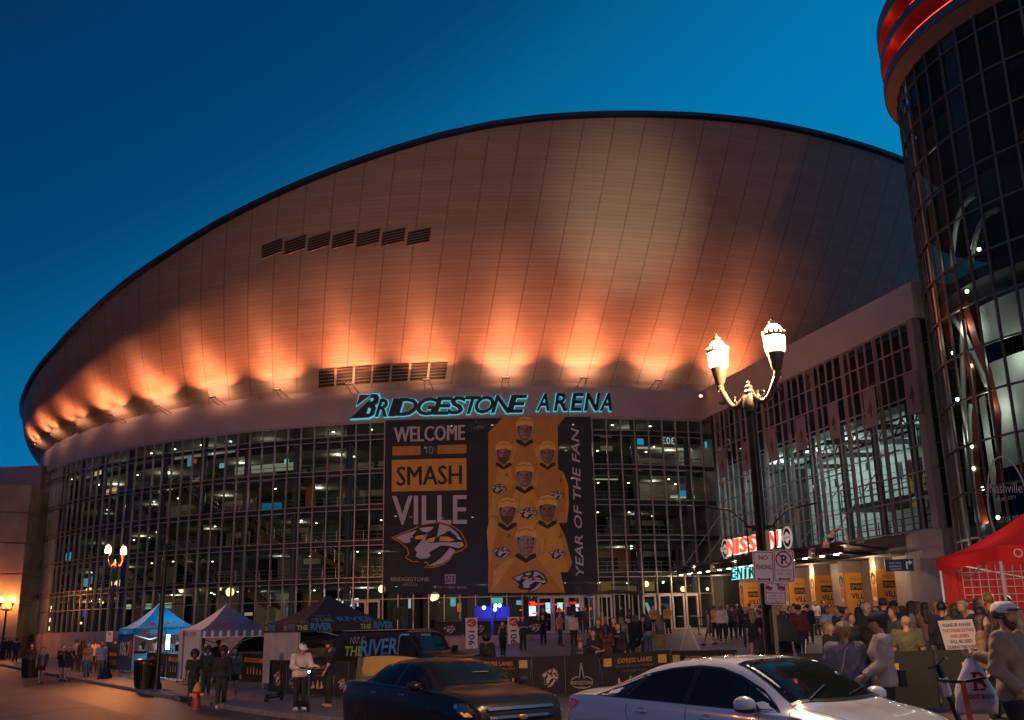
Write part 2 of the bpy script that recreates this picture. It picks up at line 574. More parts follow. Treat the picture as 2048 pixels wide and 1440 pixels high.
# ---- flared roof: soffit from the fascia out to a wavy rim
RC, RA, RB = (1.0, 123.0), 55.05, 61.0
_rt = [(-95, 25.0), (-80, 24.2), (-65, 23.6), (-56, 23.8), (-50, 24.7), (-45, 25.4), (-39.3, 26.75), (-33.6, 28.3), (-28.4, 29.6), (-23.5, 30.95), (-18.7, 32.15), (-14.3, 33.2), (-10.1, 34.1),
       (-6.1, 34.95), (-2.2, 35.6), (1.7, 36.05), (5.6, 36.33), (9.3, 36.55), (13.1, 36.75), (17.1, 36.9), (21.5, 36.95), (26.3, 36.95), (32, 37.0), (50, 36.5), (80, 34), (95, 33)]
def rimp(ph, extra=0.0, dz=0.0):
    # a fascia azimuth maps to the rim's own angle
    z = np.interp(ph, [q[0] for q in _rt], [q[1] for q in _rt])
    a = R_(ph)
    return Vector((RC[0] + (RA + extra) * math.sin(a), RC[1] - (RB + extra) * math.cos(a), z + dz - 0.45))
def soff(ph, t):
    a, b = arc(ph, 50.55, FT), rimp(ph)
    p = a.lerp(b, t)
    bul = 4 * t * (1 - t)
    d = (b - a)
    outw = Vector((math.sin(R_(ph)), -math.cos(R_(ph)), 0))
    return p + outw * (0.55 * bul) - Vector((0, 0, 0.55 * bul))
m = bpy.data.materials.new('roof_panels'); m.use_nodes = True
t = m.node_tree; b = t.nodes['Principled BSDF']
uvn = nd(t, 'ShaderNodeUVMap'); br = nd(t, 'ShaderNodeTexBrick'); br.offset = 0.0
br.inputs['Scale'].default_value = 1.0; br.inputs['Brick Width'].default_value = 1.0; br.inputs['Row Height'].default_value = 1.0
br.inputs['Mortar Size'].default_value = 0.035; br.inputs['Mortar Smooth'].default_value = 0.6
br.inputs['Color1'].default_value = (0.37, 0.29, 0.25, 1); br.inputs['Color2'].default_value = (0.33, 0.26, 0.222, 1); br.inputs['Mortar'].default_value = (0.22, 0.17, 0.145, 1)
t.links.new(uvn.outputs[0], br.inputs['Vector'])
nz = nd(t, 'ShaderNodeTexNoise'); nz.inputs['Scale'].default_value = 0.35; nz.inputs['Detail'].default_value = 5
t.links.new(uvn.outputs[0], nz.inputs['Vector'])
ml = nd(t, 'ShaderNodeMix', data_type='RGBA', blend_type='MULTIPLY'); ml.inputs['Factor'].default_value = 1.0
mr2 = nd(t, 'ShaderNodeMapRange'); mr2.inputs['To Min'].default_value = 0.86; mr2.inputs['To Max'].default_value = 1.12
t.links.new(nz.outputs['Fac'], mr2.inputs['Value']); t.links.new(br.outputs['Color'], ml.inputs['A']); t.links.new(mr2.outputs['Result'], ml.inputs['B'])
t.links.new(ml.outputs['Result'], b.inputs['Base Color'])
# each course is tilted a little like a lapped sheet, so grazing light catches it
sx_ = nd(t, 'ShaderNodeSeparateXYZ'); t.links.new(uvn.outputs[0], sx_.inputs[0])
fr = nd(t, 'ShaderNodeMath', operation='FRACT'); t.links.new(sx_.outputs['Y'], fr.inputs[0])
bp = nd(t, 'ShaderNodeBump'); bp.inputs['Strength'].default_value = 0.55; bp.inputs['Distance'].default_value = 0.05
t.links.new(fr.outputs[0], bp.inputs['Height']); t.links.new(bp.outputs['Normal'], b.inputs['Normal'])
b.inputs['Roughness'].default_value = 0.55; b.inputs['Specular IOR Level'].default_value = 0.35
M_soffit = m
so_ = MB(); vs, uv, fs = [], [], []
A0, A1, NA, NT = -95.0, 60.0, 310, 26
for i in range(NA + 1):
    ph = A0 + (A1 - A0) * i / NA
    for j in range(NT + 1):
        tt = j / NT
        vs.append(soff(ph, tt)); uv.append((ph / (MS * 1.84), (vs[-1].z - FT) * 4.0))
for i in range(NA):
    for j in range(NT):
        n = NT + 1; fs.append((i * n + j, (i + 1) * n + j, (i + 1) * n + j + 1, i * n + j + 1))
so_.add(vs, fs); so_.uv = uv
soffit = ab(so_, 'roof_soffit', M_soffit, smooth=True)
M_rim = mat('roof_edge', (0.035, 0.045, 0.065), 0.4, 0.6)
rm = MB(); vs, fs = [], []
NR = 155
for i in range(NR + 1):
    ph = A0 + (A1 - A0) * i / NR
    vs += [rimp(ph, -0.25, -0.05), rimp(ph, 0.0, -0.02), rimp(ph, 0.30, 0.08), rimp(ph, 0.33, 0.36), rimp(ph, -0.3, 0.5)]
for i in range(NR):
    for j in range(4): fs.append((i * 5 + j, i * 5 + 5 + j, i * 5 + 6 + j, i * 5 + 1 + j))
rm.add(vs, fs)
ab(rm, 'roof_rim', M_rim)
tp = MB(); vs, fs = [], []
for i in range(NR + 1):
    ph = A0 + (A1 - A0) * i / NR
    e_ = rimp(ph, -0.3, 0.5)
    vs += [e_, Vector((RC[0], RC[1], 40)).lerp(e_, 0.5) + Vector((0, 0, 0))]
tp.add(vs, [(2 * i, 2 * i + 2, 2 * i + 3, 2 * i + 1) for i in range(NR)])
ab(tp, 'roof_deck', M_rim)
# ventilation grilles let into the soffit
def soff_at(px, py):
    best = None
    d = ray(px, py)
    for ph in np.arange(-40, 20, 0.25):
        for tt in np.arange(0, 1, 0.01):
            p_ = soff(ph, tt); v = np.array(p_) - np.array([0, 0, EYE])
            q = (1024 + FPX * (v @ CAMR) / (v @ _f), 720 - FPX * (v @ CAMU) / (v @ _f))
            e_ = (q[0] - px) ** 2 + (q[1] - py) ** 2
            if best is None or e_ < best[0]: best = (e_, ph, tt)
    return best[1], best[2]
M_gr = mat('grille_dark', (0.012, 0.01, 0.009), 0.7)
M_gs = mat('grille_slat', (0.16, 0.11, 0.085), 0.5)
def soff_n(ph, t):
    a = soff(ph + 0.05, t) - soff(ph - 0.05, t); b_ = soff(ph, t + 0.01) - soff(ph, t - 0.01)
    n = a.cross(b_).normalized()
    return n if n.z < 0 else -n
def grille(px0, px1, py0, pyb, cnt, dr):
    (a0, t1), (a1, _) = soff_at(px0, py0), soff_at(px1, py0 + dr)
    _, t0 = soff_at(px0, pyb)
    w = (a1 - a0) / cnt
    t1r, t0r, t1l, t0l = soff_at(px1, py0 + dr)[1], soff_at(px1, pyb + dr)[1], t1, t0
    for i in range(cnt):
        b0, b1 = a0 + w * (i + 0.06), a0 + w * (i + 0.94)
        t0, t1 = t0l + (t0r - t0l) * (i + .5) / cnt, t1l + (t1r - t1l) * (i + .5) / cnt
        q = MB().use(M_gr)
        ps = [soff(b0, t0) + soff_n(b0, t0) * 0.03, soff(b1, t0) + soff_n(b1, t0) * 0.03, soff(b1, t1) + soff_n(b1, t1) * 0.03, soff(b0, t1) + soff_n(b0, t1) * 0.03]
        q.add(ps, [(0, 1, 2, 3)])
        q.use(M_gs)
        for j in range(6):
            tt = t0 + (t1 - t0) * j / 5
            q.bar(soff(b0, tt) + soff_n(b0, tt) * 0.07, soff(b1, tt) + soff_n(b1, tt) * 0.07, 0.06, 0.06)
        ab(q, 'vent_grille')
grille(636, 900, 742, 776, 7, -18)
grille(520, 862, 488, 514, 7, -29)
# ---- fascia band, ledge blocks, uplights
M_fas = mat('fascia_panel', (0.30, 0.235, 0.225), 0.6, noise=0.08, nscale=0.4)
f_ = MB(); ring_wall(f_, AR + 0.12, GT, AR + 0.12, FT, -62, 22); ring_wall(f_, AR + 0.12, FT, 50.3, FT + 0.02, -62, 22); ring_wall(f_, AR + 0.12, GT, AR - 0.4, GT, -62, 22)
ab(f_, 'fascia', M_fas, smooth=True, angle=0.6)
q = MB()
ring_wall(q, AR - 0.02, FT + 0.02, AR - 0.02, FT + 0.30, -62, 22); ring_wall(q, AR - 0.02, FT + 0.30, AR - 0.35, FT + 0.30, -62, 22)
ab(q, 'ledge_kerb', mat('ledge_metal', (0.26, 0.19, 0.18), 0.5))
UP0, UPS = fac(1010, 760)[0], fac(1160, 756)[0] - fac(1010, 760)[0]
UPE = (62, 26, 430)
rr_u = random.Random(3)
M_fix = mat('fixture_metal', (0.23, 0.19, 0.19), 0.5)
M_upl = glow('uplight_lens', (255, 190, 130), 14)
for k_ in range(-12, 5):
    ph = UP0 + UPS * k_
    if not -61 < ph < 23: continue
    hb = ph + UPS / 2
    q = MB(); rz = R_(hb)
    q.box(tuple(arc(hb, AR - 0.15, FT + 0.28)), (1.0, 0.45, 0.54), rz)
    ab(q, 'ledge_block', M_fix)
    t_ = thing('uplight', 'orange uplight on the fascia ledge washing the roof panels', 'floodlight', tuple(arc(ph, AR - 0.0, FT + 0.02)), R_(ph), 'uplights along the fascia ledge')
    MB().box((0, -1.4, 0.33), (0.6, 0.14, 0.10)).build('housing', M_fix, t_)
    MB().bar((-.3, -.1, -.1), (-.2, -1.35, .3), .05, .05).bar((.3, -.1, -.1), (.2, -1.35, .3), .05, .05).build('bracket', M_fix, t_)
    MB().box((0, -1.4, 0.385), (0.5, 0.09, 0.01)).build('lens', M_upl, t_)
    src = arc(ph, AR + 0.6, FT + 0.36); src2 = arc(ph, AR + 1.4, FT + 0.42); e_ = 1.0 if ph > -30 else 0.75 if ph > -42 else 0.5
    v_ = rr_u.uniform(0.75, 1.25)
    for nm_, ty_, en_, c_, tt_, sz_, an_ in (('uplight_lamp', 'AREA', UPE[0], (1.0, 0.45, 0.23), 0.09, 1.8, 165), ('uplight_beam', 'AREA', UPE[1], (1.0, 0.38, 0.17), 0.55, 1.4, 36), ('uplight_wash', 'AREA', UPE[2], (1.0, 0.23, 0.08), 0.55, 2.8, 130)):
        L = lamp(nm_, ty_, src2, en_ * e_ * v_, c_, None, sz_, soff(ph + rr_u.uniform(-1, 1), tt_), R_(an_), 1.0)
        if ty_ == 'AREA':
            zv = -(soff(ph, tt_) - L.location).normalized(); xv = Vector((math.cos(R_(ph)), math.sin(R_(ph)), 0)); yv = zv.cross(xv).normalized()
            L.rotation_euler = Matrix((xv, yv, xv.cross(yv))).transposed().to_euler()
        L.parent = t_; L.matrix_parent_inverse = (Matrix.Translation(t_.location) @ Matrix.Rotation(R_(ph), 4, 'Z')).inverted()
# ---- plinth and stone wing at the far left
M_stone = mat('lit_stone', (0.36, 0.27, 0.22), 0.8, noise=0.2, nscale=0.7, bump=0.3)
M_stone2 = mat('dark_stone_course', (0.24, 0.18, 0.15), 0.8, noise=0.2, nscale=0.7)
pl = MB()
ring_wall(pl, AR + 0.5, -2, AR + 0.5, 2.2, -60, -13); ring_wall(pl, AR + 0.5, 2.2, AR - 0.3, 2.2, -60, -13)
ring_wall(pl, AR + 0.3, -2, AR + 0.3, FZ - 0.05, -13, 20)
ab(pl, 'plinth', M_stone)
wing = thing('stone_wing', 'banded stone block at the far left end of the glass wall', 'building', (-47, 95, 0))
def wx(px, Y): return (px - 1024) / FPX * Y * 0.975
wv = MB()
wpts = [(-43.2, 90.6), (-42.6, 87.4), (-44.6, 85.6), (-56, 92), (-60, 112), (-46, 112)]
cz = [-2, 1.9, 2.0, 4.6, 4.7, 7.2, 7.3, 9.8, 9.9, 12.4, 12.5, 14.9]
for i in range(0, len(cz) - 1):
    wv.use(M_stone if i % 2 == 0 else M_stone2)
    ins = 0.0 if i % 2 == 0 else 0.06
    cx_, cy_ = np.mean([p_[0] for p_ in wpts]), np.mean([p_[1] for p_ in wpts])
    P_ = [(p_[0] + (cx_ - p_[0]) * ins / 8 - 0, p_[1] + (cy_ - p_[1]) * ins / 8) for p_ in wpts]
    wv.prism(P_, lambda u, v, w: (u + 47, v - 95, w), cz[i], cz[i + 1])
wv.build('wall', None, wing)
wu = MB(); wu.prism([(-44.5, 93), (-43.9, 100), (-62, 115), (-64, 96)], lambda u, v, w: (u + 47, v - 95, w), 14.9, 17.6)
wu.build('upper_block', mat('wing_top', (0.33, 0.2, 0.23), 0.7, noise=0.1, nscale=0.3), wing)
# ---- terrace in front of the doors
ter = MB(); vs = []
n = 24
for i in range(n + 1):
    a = -19 + (22.5) * i / n
    vs += [arc(a, AR + 6.4, -1), arc(a, AR + 6.4, FZ), arc(a, AR + 0.3, FZ)]
ter.add(vs, [f for i in range(n) for f in ((3 * i, 3 * i + 3, 3 * i + 4, 3 * i + 1), (3 * i + 1, 3 * i + 4, 3 * i + 5, 3 * i + 2))])
e_ = 3 * n
ter.add([arc(3.5, AR + 6.4, -1), arc(3.5, AR + 6.4, FZ), arc(3.5, AR + 0.3, FZ), arc(3.5, AR + 0.3, -1)], [(0, 1, 2, 3)])
tag(ter.build('terrace_wall', mat('terrace_stone', (0.25, 0.19, 0.185), 0.75, noise=0.2, nscale=1.2)), kind='structure')
pv = MB(); ring_wall(pv, AR + 6.2, 1.18, AR + 0.3, FZ, 3.55, 21); ring_wall(pv, AR + 6.2, 0.4, AR + 6.2, 1.18, 3.55, 21)
tag(pv.build('doors_pavement', M_plaza), kind='structure')
# ---- curtain wall: frame grid and panes
M_mul = mat('mullion_alloy', (0.32, 0.28, 0.26), 0.4, 0.4)
M_mulp = mat('mullion_dark', (0.10, 0.11, 0.13), 0.45, 0.3)
TZ = [(15.98, 15.58), (13.42, 13.08), (10.82, 10.44), (8.24, 7.88), (5.62, 5.28), (4.06, 4.06)]
M_glass = glass_mat('facade_glass', (0.80, 0.90, 0.90), 0.06, 0.01, 0.80)
gw = MB()
cw = MB()
nph = []
kk = -40
while True:
    a = -9.01 + MS * kk
    kk += 1
    if a < PH0: continue
    if a > PH1: break
    nph.append(a)
for i, a in enumerate(nph):
    bot = 2.2 if a < -13 else FZ
    cw.bar(arc(a, AR + 0.03, bot), arc(a, AR + 0.03, GT), 0.075, 0.17, up=(math.sin(R_(a)), -math.cos(R_(a)), 0))
for zz in TZ:
    for z in set(zz):
        for i in range(len(nph) - 1):
            if zz[0] == 4.06 and False: continue
            a, b_ = nph[i], nph[i + 1]
            cw.bar(arc(a, AR + 0.02, z), arc(b_, AR + 0.02, z), 0.10, 0.055)
for i in range(len(nph) - 1):
    a, b_ = nph[i], nph[i + 1]
    cw.bar(arc(a, AR + 0.02, GT - 0.07), arc(b_, AR + 0.02, GT - 0.07), 0.14, 0.12)
    bot = 2.2 if a < -13 else FZ
    cw.bar(arc(a, AR + 0.02, bot + 0.05), arc(b_, AR + 0.02, bot + 0.05), 0.14, 0.1)
    gw.add([arc(a, AR - 0.05, bot), arc(b_, AR - 0.05, bot), arc(b_, AR - 0.05, GT), arc(a, AR - 0.05, GT)], [(0, 1, 2, 3)])
cwall = ab(gw, 'curtain_wall', M_glass)
cf = cw.build('mullion_frame', M_mul, cwall)
# spandrel shadow boxes behind the paired transoms
sp = MB()
for zz in TZ[:5]:
    ring_wall(sp, AR - 0.25, zz[1] + 0.02, AR - 0.25, zz[0] - 0.02, PH0, PH1)
sp.build('spandrel', mat('spandrel_panel', (0.05, 0.055, 0.06), 0.5), cwall)
# ---- interior: floors, columns, back walls, stairs, downlights
M_slab = mat('slab_edge', (0.07, 0.07, 0.07), 0.7)
M_ceil = mat('ceiling_white', (0.42, 0.42, 0.38), 0.8)
M_colm = mat('column_blue', (0.075, 0.095, 0.125), 0.45, noise=0.1)
M_down = glow('downlight', (255, 238, 205), 18)
LV = [(0.9, 5.4), (5.4, 8.05), (8.05, 10.6), (10.6, 13.2), (13.2, 15.75)]
walls = [mat('wall_grey', (0.20, 0.195, 0.185), 0.8), mat('wall_dark', (0.018, 0.02, 0.024), 0.6), mat('wall_beige', (0.34, 0.30, 0.235), 0.8), mat('wall_slate', (0.055, 0.068, 0.08), 0.7), mat('wall_wood', (0.22, 0.11, 0.05), 0.6), mat('wall_pale', (0.46, 0.45, 0.41), 0.8)]
depth = [8.5, 7.5, 8.0, 7.0, 8.0]
rr = random.Random(11)
for li, (z0, z1) in enumerate(LV):
    sl = MB()
    ring_wall(sl, AR - 1.9, z1 - 0.34, AR - 1.9, z1 + 0.05, PH0, PH1, 2.5)
    ring_wall(sl, AR - 1.9, z1 + 0.05, AR - 11, z1 + 0.05, PH0, PH1, 2.5)
    ab(sl, 'floor_slab', M_slab)
    ce = MB(); ring_wall(ce, AR - 1.9, z1 - 0.345, AR - 11, z1 - 0.345, PH0, PH1, 2.5)
    ab(ce, 'ceiling', M_ceil)
    wl = MB()
    a = PH0
    while a < PH1:
        w = rr.choice([2.5, 3.7, 5.0])
        wl.use(rr.choices(walls, [3, 4, 2, 3, 1.2, 1.2])[0])
        dd = depth[li] + rr.uniform(-1.2, 1.2)
        ring_wall(wl, AR - dd, z0, AR - dd, z1, a, min(a + w, PH1), 1.3)
        if rr.random() < 0.4:
            wl.use(walls[1]); ring_wall(wl, AR - dd + 0.05, z0 + 0.05, AR - dd + 0.05, z0 + 1.7, a + w * 0.25, min(a + w * 0.7, PH1), 1.0)
        if rr.random() < 0.35:
            wl.use(walls[5]); ring_wall(wl, AR - dd + 0.08, z1 - 0.9, AR - dd + 0.08, z1 - 0.45, a + w * 0.1, min(a + w * 0.9, PH1), 1.0)
        a += w
    ab(wl, 'inner_wall')
    # balustrade along the void edge
    rl = MB()
    if li < 4:
        for hh in (0.5, 0.8, 1.08):
            for a in np.arange(PH0, PH1, 2.5): rl.bar(arc(a, AR - 2.0, z1 + hh), arc(min(a + 2.5, PH1), AR - 2.0, z1 + hh), 0.04, 0.04)
        for a in np.arange(PH0, PH1, 1.25): rl.bar(arc(a, AR - 2.0, z1), arc(a, AR - 2.0, z1 + 1.08), 0.03, 0.03)
        ab(rl, 'balustrade', mat('rail_steel', (0.32, 0.32, 0.33), 0.35, 0.8))
    # downlights: lit discs in the ceiling, real lamps below some of them
    dl = MB()
    for a in np.arange(PH0 + 2, PH1, 3.1):
        for r_ in (AR - 3.2, AR - 5.6):
            aa = a + rr.uniform(-0.8, 0.8)
            if rr.random() < 0.33: dl.cyl(arc(aa, r_, z1 - 0.37), arc(aa, r_, z1 - 0.35), 0.07, n=8)
    ab(dl, 'downlight_row', M_down)
    for a in np.arange(PH0 + 4 + 2 * li, PH1, 11.0):
        pw = [56, 30, 24, 36, 76][li] * rr.uniform(0.5, 1.4)
        L = lamp('ceiling_lamp', 'POINT', tuple(arc(a, AR - 4.4, z1 - 0.55)), pw, (1.0, 0.86, 0.66), arena, 0.15)
        L.matrix_parent_inverse = Matrix.Translation((-AC[0], -AC[1], 0))
gf = MB(); ring_wall(gf, AR + 0.2, FZ - 0.01, AR - 11, FZ - 0.01, PH0, PH1 + 1.5, 2.5); ab(gf, 'ground_floor', mat('lobby_floor', (0.12, 0.11, 0.10), 0.4))
ew = MB(); ew.add([arc(PH1 + 0.1, AR + .1, 0.5), arc(PH1 + 0.1, AR - 11, 0.5), arc(PH1 + 0.1, AR - 11, FT), arc(PH1 + 0.1, AR + .1, FT)], [(0, 1, 2, 3)]); ab(ew, 'end_wall', walls[0])
bk = MB(); ring_wall(bk, AR - 10.5, -0.5, AR - 10.5, GT + 0.2, PH0 - 2, PH1 + 2, 2.5); ring_wall(bk, AR - .4, -.5, AR - 10.5, -.48, PH0 - 2, PH1 + 2, 2.5); bk.add([arc(PH0 - .5, AR + .1, -1), arc(PH0 - .5, AR - 10.5, -1), arc(PH0 - .5, AR - 10.5, GT), arc(PH0 - .5, AR + .1, GT)], [(0, 1, 2, 3)]); ab(bk, 'back_wall', walls[1])
tcap = MB(); ring_wall(tcap, AR - 0.3, GT - 0.05, AR - 11, GT - 0.05, PH0, PH1, 2.5)
ab(tcap, 'ceiling', mat('top_ceiling', (0.40, 0.385, 0.34), 0.8))
for a in np.arange(PH0 + 3, PH1, 7.0):
    L = lamp('ceiling_lamp', 'POINT', tuple(arc(a, AR - 3.4, 16.3)), 14, (1.0, 0.9, 0.72), arena, 0.15)
    L.matrix_parent_inverse = Matrix.Translation((-AC[0], -AC[1], 0))
dl = MB()
for a in np.arange(PH0 + 1, PH1, 3.7): dl.cyl(arc(a, AR - 2.6, GT - 0.08), arc(a, AR - 2.6, GT - 0.06), 0.08, n=8)
ab(dl, 'downlight_row', M_down)
for i, a in enumerate(nph):
    if i % 4 == 2:
        q = MB().cyl(arc(a + 0.3, AR - 0.95, 0.5), arc(a + 0.3, AR - 0.95, GT), 0.26, n=12)
        ab(q, 'column', M_colm, smooth=True, angle=0.7)
# stairs: flights falling to the right, tier above tier
M_str = mat('stair_stringer', (0.20, 0.12, 0.055), 0.5)
M_rail = mat('rail_bright', (0.55, 0.53, 0.5), 0.3, 0.7)
def stair(a0, z0, a1, z1, r):
    st = MB()
    p0, p1 = arc(a0, r, z0), arc(a1, r, z1)
    p0b, p1b = arc(a0, r - 1.6, z0), arc(a1, r - 1.6, z1)
    st.use(M_str)
    for a_, b__ in ((p0, p1), (p0b, p1b)): st.bar(a_, b__, 0.06, 0.36, up=(0, 0, 1))
    st.use(M_slab)
    n = 14
    for j in range(n):
        c_ = p0.lerp(p1, (j + 0.5) / n).lerp(p0b.lerp(p1b, (j + 0.5) / n), 0.5)
        st.box(tuple(c_ + Vector((0, 0, 0.1))), (0.3, 1.5, 0.04), R_((a0 + a1) / 2))
    st.use(M_rail)
    for hh in (0.65, 0.85, 1.05):
        for a_, b__ in ((p0, p1), (p0b, p1b)): st.bar(a_ + Vector((0, 0, hh)), b__ + Vector((0, 0, hh)), 0.045, 0.045)
    for j in range(6):
        c_ = p0.lerp(p1, j / 5); st.bar(c_, c_ + Vector((0, 0, 1.05)), 0.035, 0.035)
    # landing at the head of the flight
    st.use(M_str); st.box(tuple(arc(a0 - 1.0, r - 0.8, z0 - 0.1)), (1.9, 1.6, 0.2), R_(a0 - 1.0))
    st.use(M_rail)
    for hh in (0.65, 0.85, 1.05): st.bar(arc(a0 - 2.1, r, z0 + hh), arc(a0, r, z0 + hh), 0.045, 0.045)
    ab(st, 'staircase')
def stair_px(x0, y0, x1, y1):
    r = AR - 1.6
    (a0, z0), (a1, z1) = fac(x0, y0, r), fac(x1, y1, r)
    stair(a0, z0, a1, z1, r)
for s4 in ((355, 978, 408, 1022), (478, 1033, 548, 1083), (612, 1098, 708, 1150), (345, 1107, 402, 1160), (470, 1170, 540, 1218), (184, 1002, 215, 1040), (170, 1118, 200, 1160), (262, 1020, 300, 1065), (240, 1160, 290, 1215)):
    stair_px(*s4)
# lamplight on landing soffits and strips put in as glow; screens, bars, signs inside
scr = [(1272, 878, 14, 10, (40, 190, 235)), (1412, 884, 9, 11, (40, 200, 235)), (1363, 982, 14, 9, (30, 170, 230)), (1378, 1016, 10, 10, (20, 90, 150)), (526, 1008, 34, 20, (10, 110, 150)),
       (590, 917, 9, 8, (150, 235, 235)), (570, 919, 5, 7, (140, 220, 225)), (440, 928, 10, 6, (120, 220, 215)), (376, 917, 6, 14, (90, 170, 190)), (383, 920, 8, 5, (230, 70, 50)), (132, 1107, 8, 12, (60, 190, 220)), (182, 1153, 10, 13, (40, 150, 200)), (168, 1158, 6, 14, (80, 180, 200)),
       (166, 1224, 7, 8, (20, 80, 220)), (575, 1216, 10, 5, (30, 150, 230)), (985, 1197, 18, 8, (120, 235, 230)), (1035, 1202, 10, 6, (150, 210, 255)), (903, 1196, 6, 15, (120, 220, 235)), (917, 1208, 5, 14, (255, 130, 60)), (814, 1199, 5, 16, (240, 240, 230)), (1004, 1222, 0, 0, (0, 0, 0))]
for i, (x, y, w, h, c) in enumerate(scr):
    if not w: continue
    r = AR - 1.2
    a, z = fac(x, y, r); a2, z2 = fac(x + w, y + h, r)
    q = MB(); q.add([arc(a, r, z2), arc(a2, r, z2), arc(a2, r, z), arc(a, r, z)], [(0, 1, 2, 3)])
    q.add([arc(a - .1, r - 0.04, z2 - .05), arc(a2 + .1, r - 0.04, z2 - .05), arc(a2 + .1, r - 0.04, z + .05), arc(a - .1, r - 0.04, z + .05)], [(0, 1, 2, 3)])
    ab(q, 'lit_screen', glow('screen_%d' % i, c, 0.6))
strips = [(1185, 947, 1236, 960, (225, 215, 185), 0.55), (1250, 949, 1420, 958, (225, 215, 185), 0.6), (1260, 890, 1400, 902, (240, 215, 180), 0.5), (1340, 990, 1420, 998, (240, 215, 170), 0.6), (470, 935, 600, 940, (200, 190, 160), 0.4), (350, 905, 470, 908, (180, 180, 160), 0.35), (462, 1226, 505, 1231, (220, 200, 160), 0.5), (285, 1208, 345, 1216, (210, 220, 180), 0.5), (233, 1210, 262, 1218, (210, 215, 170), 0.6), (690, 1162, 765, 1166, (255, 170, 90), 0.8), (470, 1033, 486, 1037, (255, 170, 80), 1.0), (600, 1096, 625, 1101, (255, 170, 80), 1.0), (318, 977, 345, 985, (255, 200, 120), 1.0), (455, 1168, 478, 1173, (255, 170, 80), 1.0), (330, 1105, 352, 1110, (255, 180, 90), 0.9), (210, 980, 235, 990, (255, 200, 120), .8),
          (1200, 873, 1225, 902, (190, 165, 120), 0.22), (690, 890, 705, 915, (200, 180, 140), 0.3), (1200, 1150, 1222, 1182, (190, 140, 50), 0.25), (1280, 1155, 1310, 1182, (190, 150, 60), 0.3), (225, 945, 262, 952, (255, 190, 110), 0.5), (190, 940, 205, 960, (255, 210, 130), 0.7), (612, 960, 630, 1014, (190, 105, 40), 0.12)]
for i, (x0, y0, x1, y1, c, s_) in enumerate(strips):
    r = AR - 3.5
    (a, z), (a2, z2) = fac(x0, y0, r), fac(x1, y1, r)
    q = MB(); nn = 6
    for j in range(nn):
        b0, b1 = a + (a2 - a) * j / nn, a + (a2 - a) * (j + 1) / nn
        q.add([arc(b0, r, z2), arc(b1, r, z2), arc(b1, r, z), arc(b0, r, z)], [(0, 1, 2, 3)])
    ab(q, 'glow_panel', glow('glow_panel_%d' % i, c, s_))
# small hanging globe lamps seen through the lower panes
q = MB()
for x, y, r0 in ((178, 1182, 0.3), (238, 1166, 0.28), (226, 1167, 0.2), (460, 1184, 0.33), (363, 1180, 0.22), (395, 1180, 0.22), (440, 1178, 0.12), (870, 1192, 0.3), (764, 1178, 0.28), (104, 1215, 0.16), (98, 1222, 0.16), (94, 1230, 0.16), (100, 1240, 0.18), (112, 1230, 0.16), (110, 1240, .14), (93, 1243, 0.14), (98, 1257, 0.18), (77, 1261, 0.16), (1292, 1168, 0.22), (1366, 1178, 0.2), (1415, 1178, 0.12), (205, 1205, .1), (162, 1246, .1)):
    a, z = fac(x, y, AR - 1.5)
    q.ball(tuple(arc(a, AR - 1.5, z)), r0, n=10, m=6)
ab(q, 'globe_lamp_row', glow('globe_lamp', (255, 215, 150), 3.0), smooth=True)
# inner writing, reversed because it faces indoors
def facT(px, py, w, mir=False, r=AR - 1.3, sc=1.0):
    a0, z0 = fac(px, py, r)
    def T(u, v, w_=0.0):
        return arc(a0 + math.degrees((-u if mir else u) * sc / r), r + w_, z0 + v * sc)
    return T
q = MB().text('PUNK', facT(690, 1213, 0, True), 0.8, bold=0.02)
ab(q, 'inner_sign', glow('inner_sign_white', (225, 235, 240), 1.4))
q = MB().text('303', facT(1337, 888, 0, True), 0.75)
ab(q, 'inner_sign', glow('inner_sign_pale', (210, 220, 220), 0.9))
q = MB().text('FOOD', facT(1400, 984, 0, True), 0.6)
ab(q, 'inner_sign', glow('inner_sign_red', (160, 70, 70), 0.3))
q = MB()
for i, w_ in enumerate(('THIS IS', 'SECTION', 'FANDOM', 'MUCH', 'BETTER')): q.text(w_, facT(573, 1113 + i * 9, 0), 0.36, fit=1.5)
ab(q, 'inner_sign', mat('sign_dim', (0.3, 0.3, 0.28), 0.7))
# ---- doors: pale framed leaves under a header
M_dfr = mat('door_frame', (0.50, 0.40, 0.36), 0.45, 0.2)
M_dgl = glass_mat('door_glass', (0.75, 0.85, 0.85), 0.1, 0.02, 0.75)
def door(x0, x1):
    a0, a1 = fac(x0, 1240)[0], fac(x1, 1240)[0]
    r = AR + 0.16
    z0, z1 = FZ, 4.0
    d = MB()
    for a in (a0 + 0.05, a1 - 0.05): d.bar(arc(a, r, z0), arc(a, r, z1), 0.13, 0.12, up=(math.sin(R_(a)), -math.cos(R_(a)), 0))
    for z in (z0 + 0.12, z1 - 0.06): d.bar(arc(a0, r, z), arc(a1, r, z), 0.10, 0.15)
    o = ab(d, 'door', M_dfr)
    h = MB(); h.bar(arc(a0 + 0.25, r + 0.1, z0 + 1.0), arc(a1 - 0.25, r + 0.1, z0 + 1.0), 0.04, 0.05); h.build('handle', M_rail, o)
    g_ = MB(); g_.add([arc(a0, r - 0.03, z0), arc(a1, r - 0.03, z0), arc(a1, r - 0.03, z1), arc(a0, r - 0.03, z1)], [(0, 1, 2, 3)]); g_.build('pane', M_dgl, o)
for x0, x1 in ((708, 733), (735, 760), (1076, 1104), (1106, 1132), (1134, 1162), (1164, 1190), (1196, 1224), (1286, 1312), (1318, 1342), (1345, 1369), (1372, 1396)): door(x0, x1)
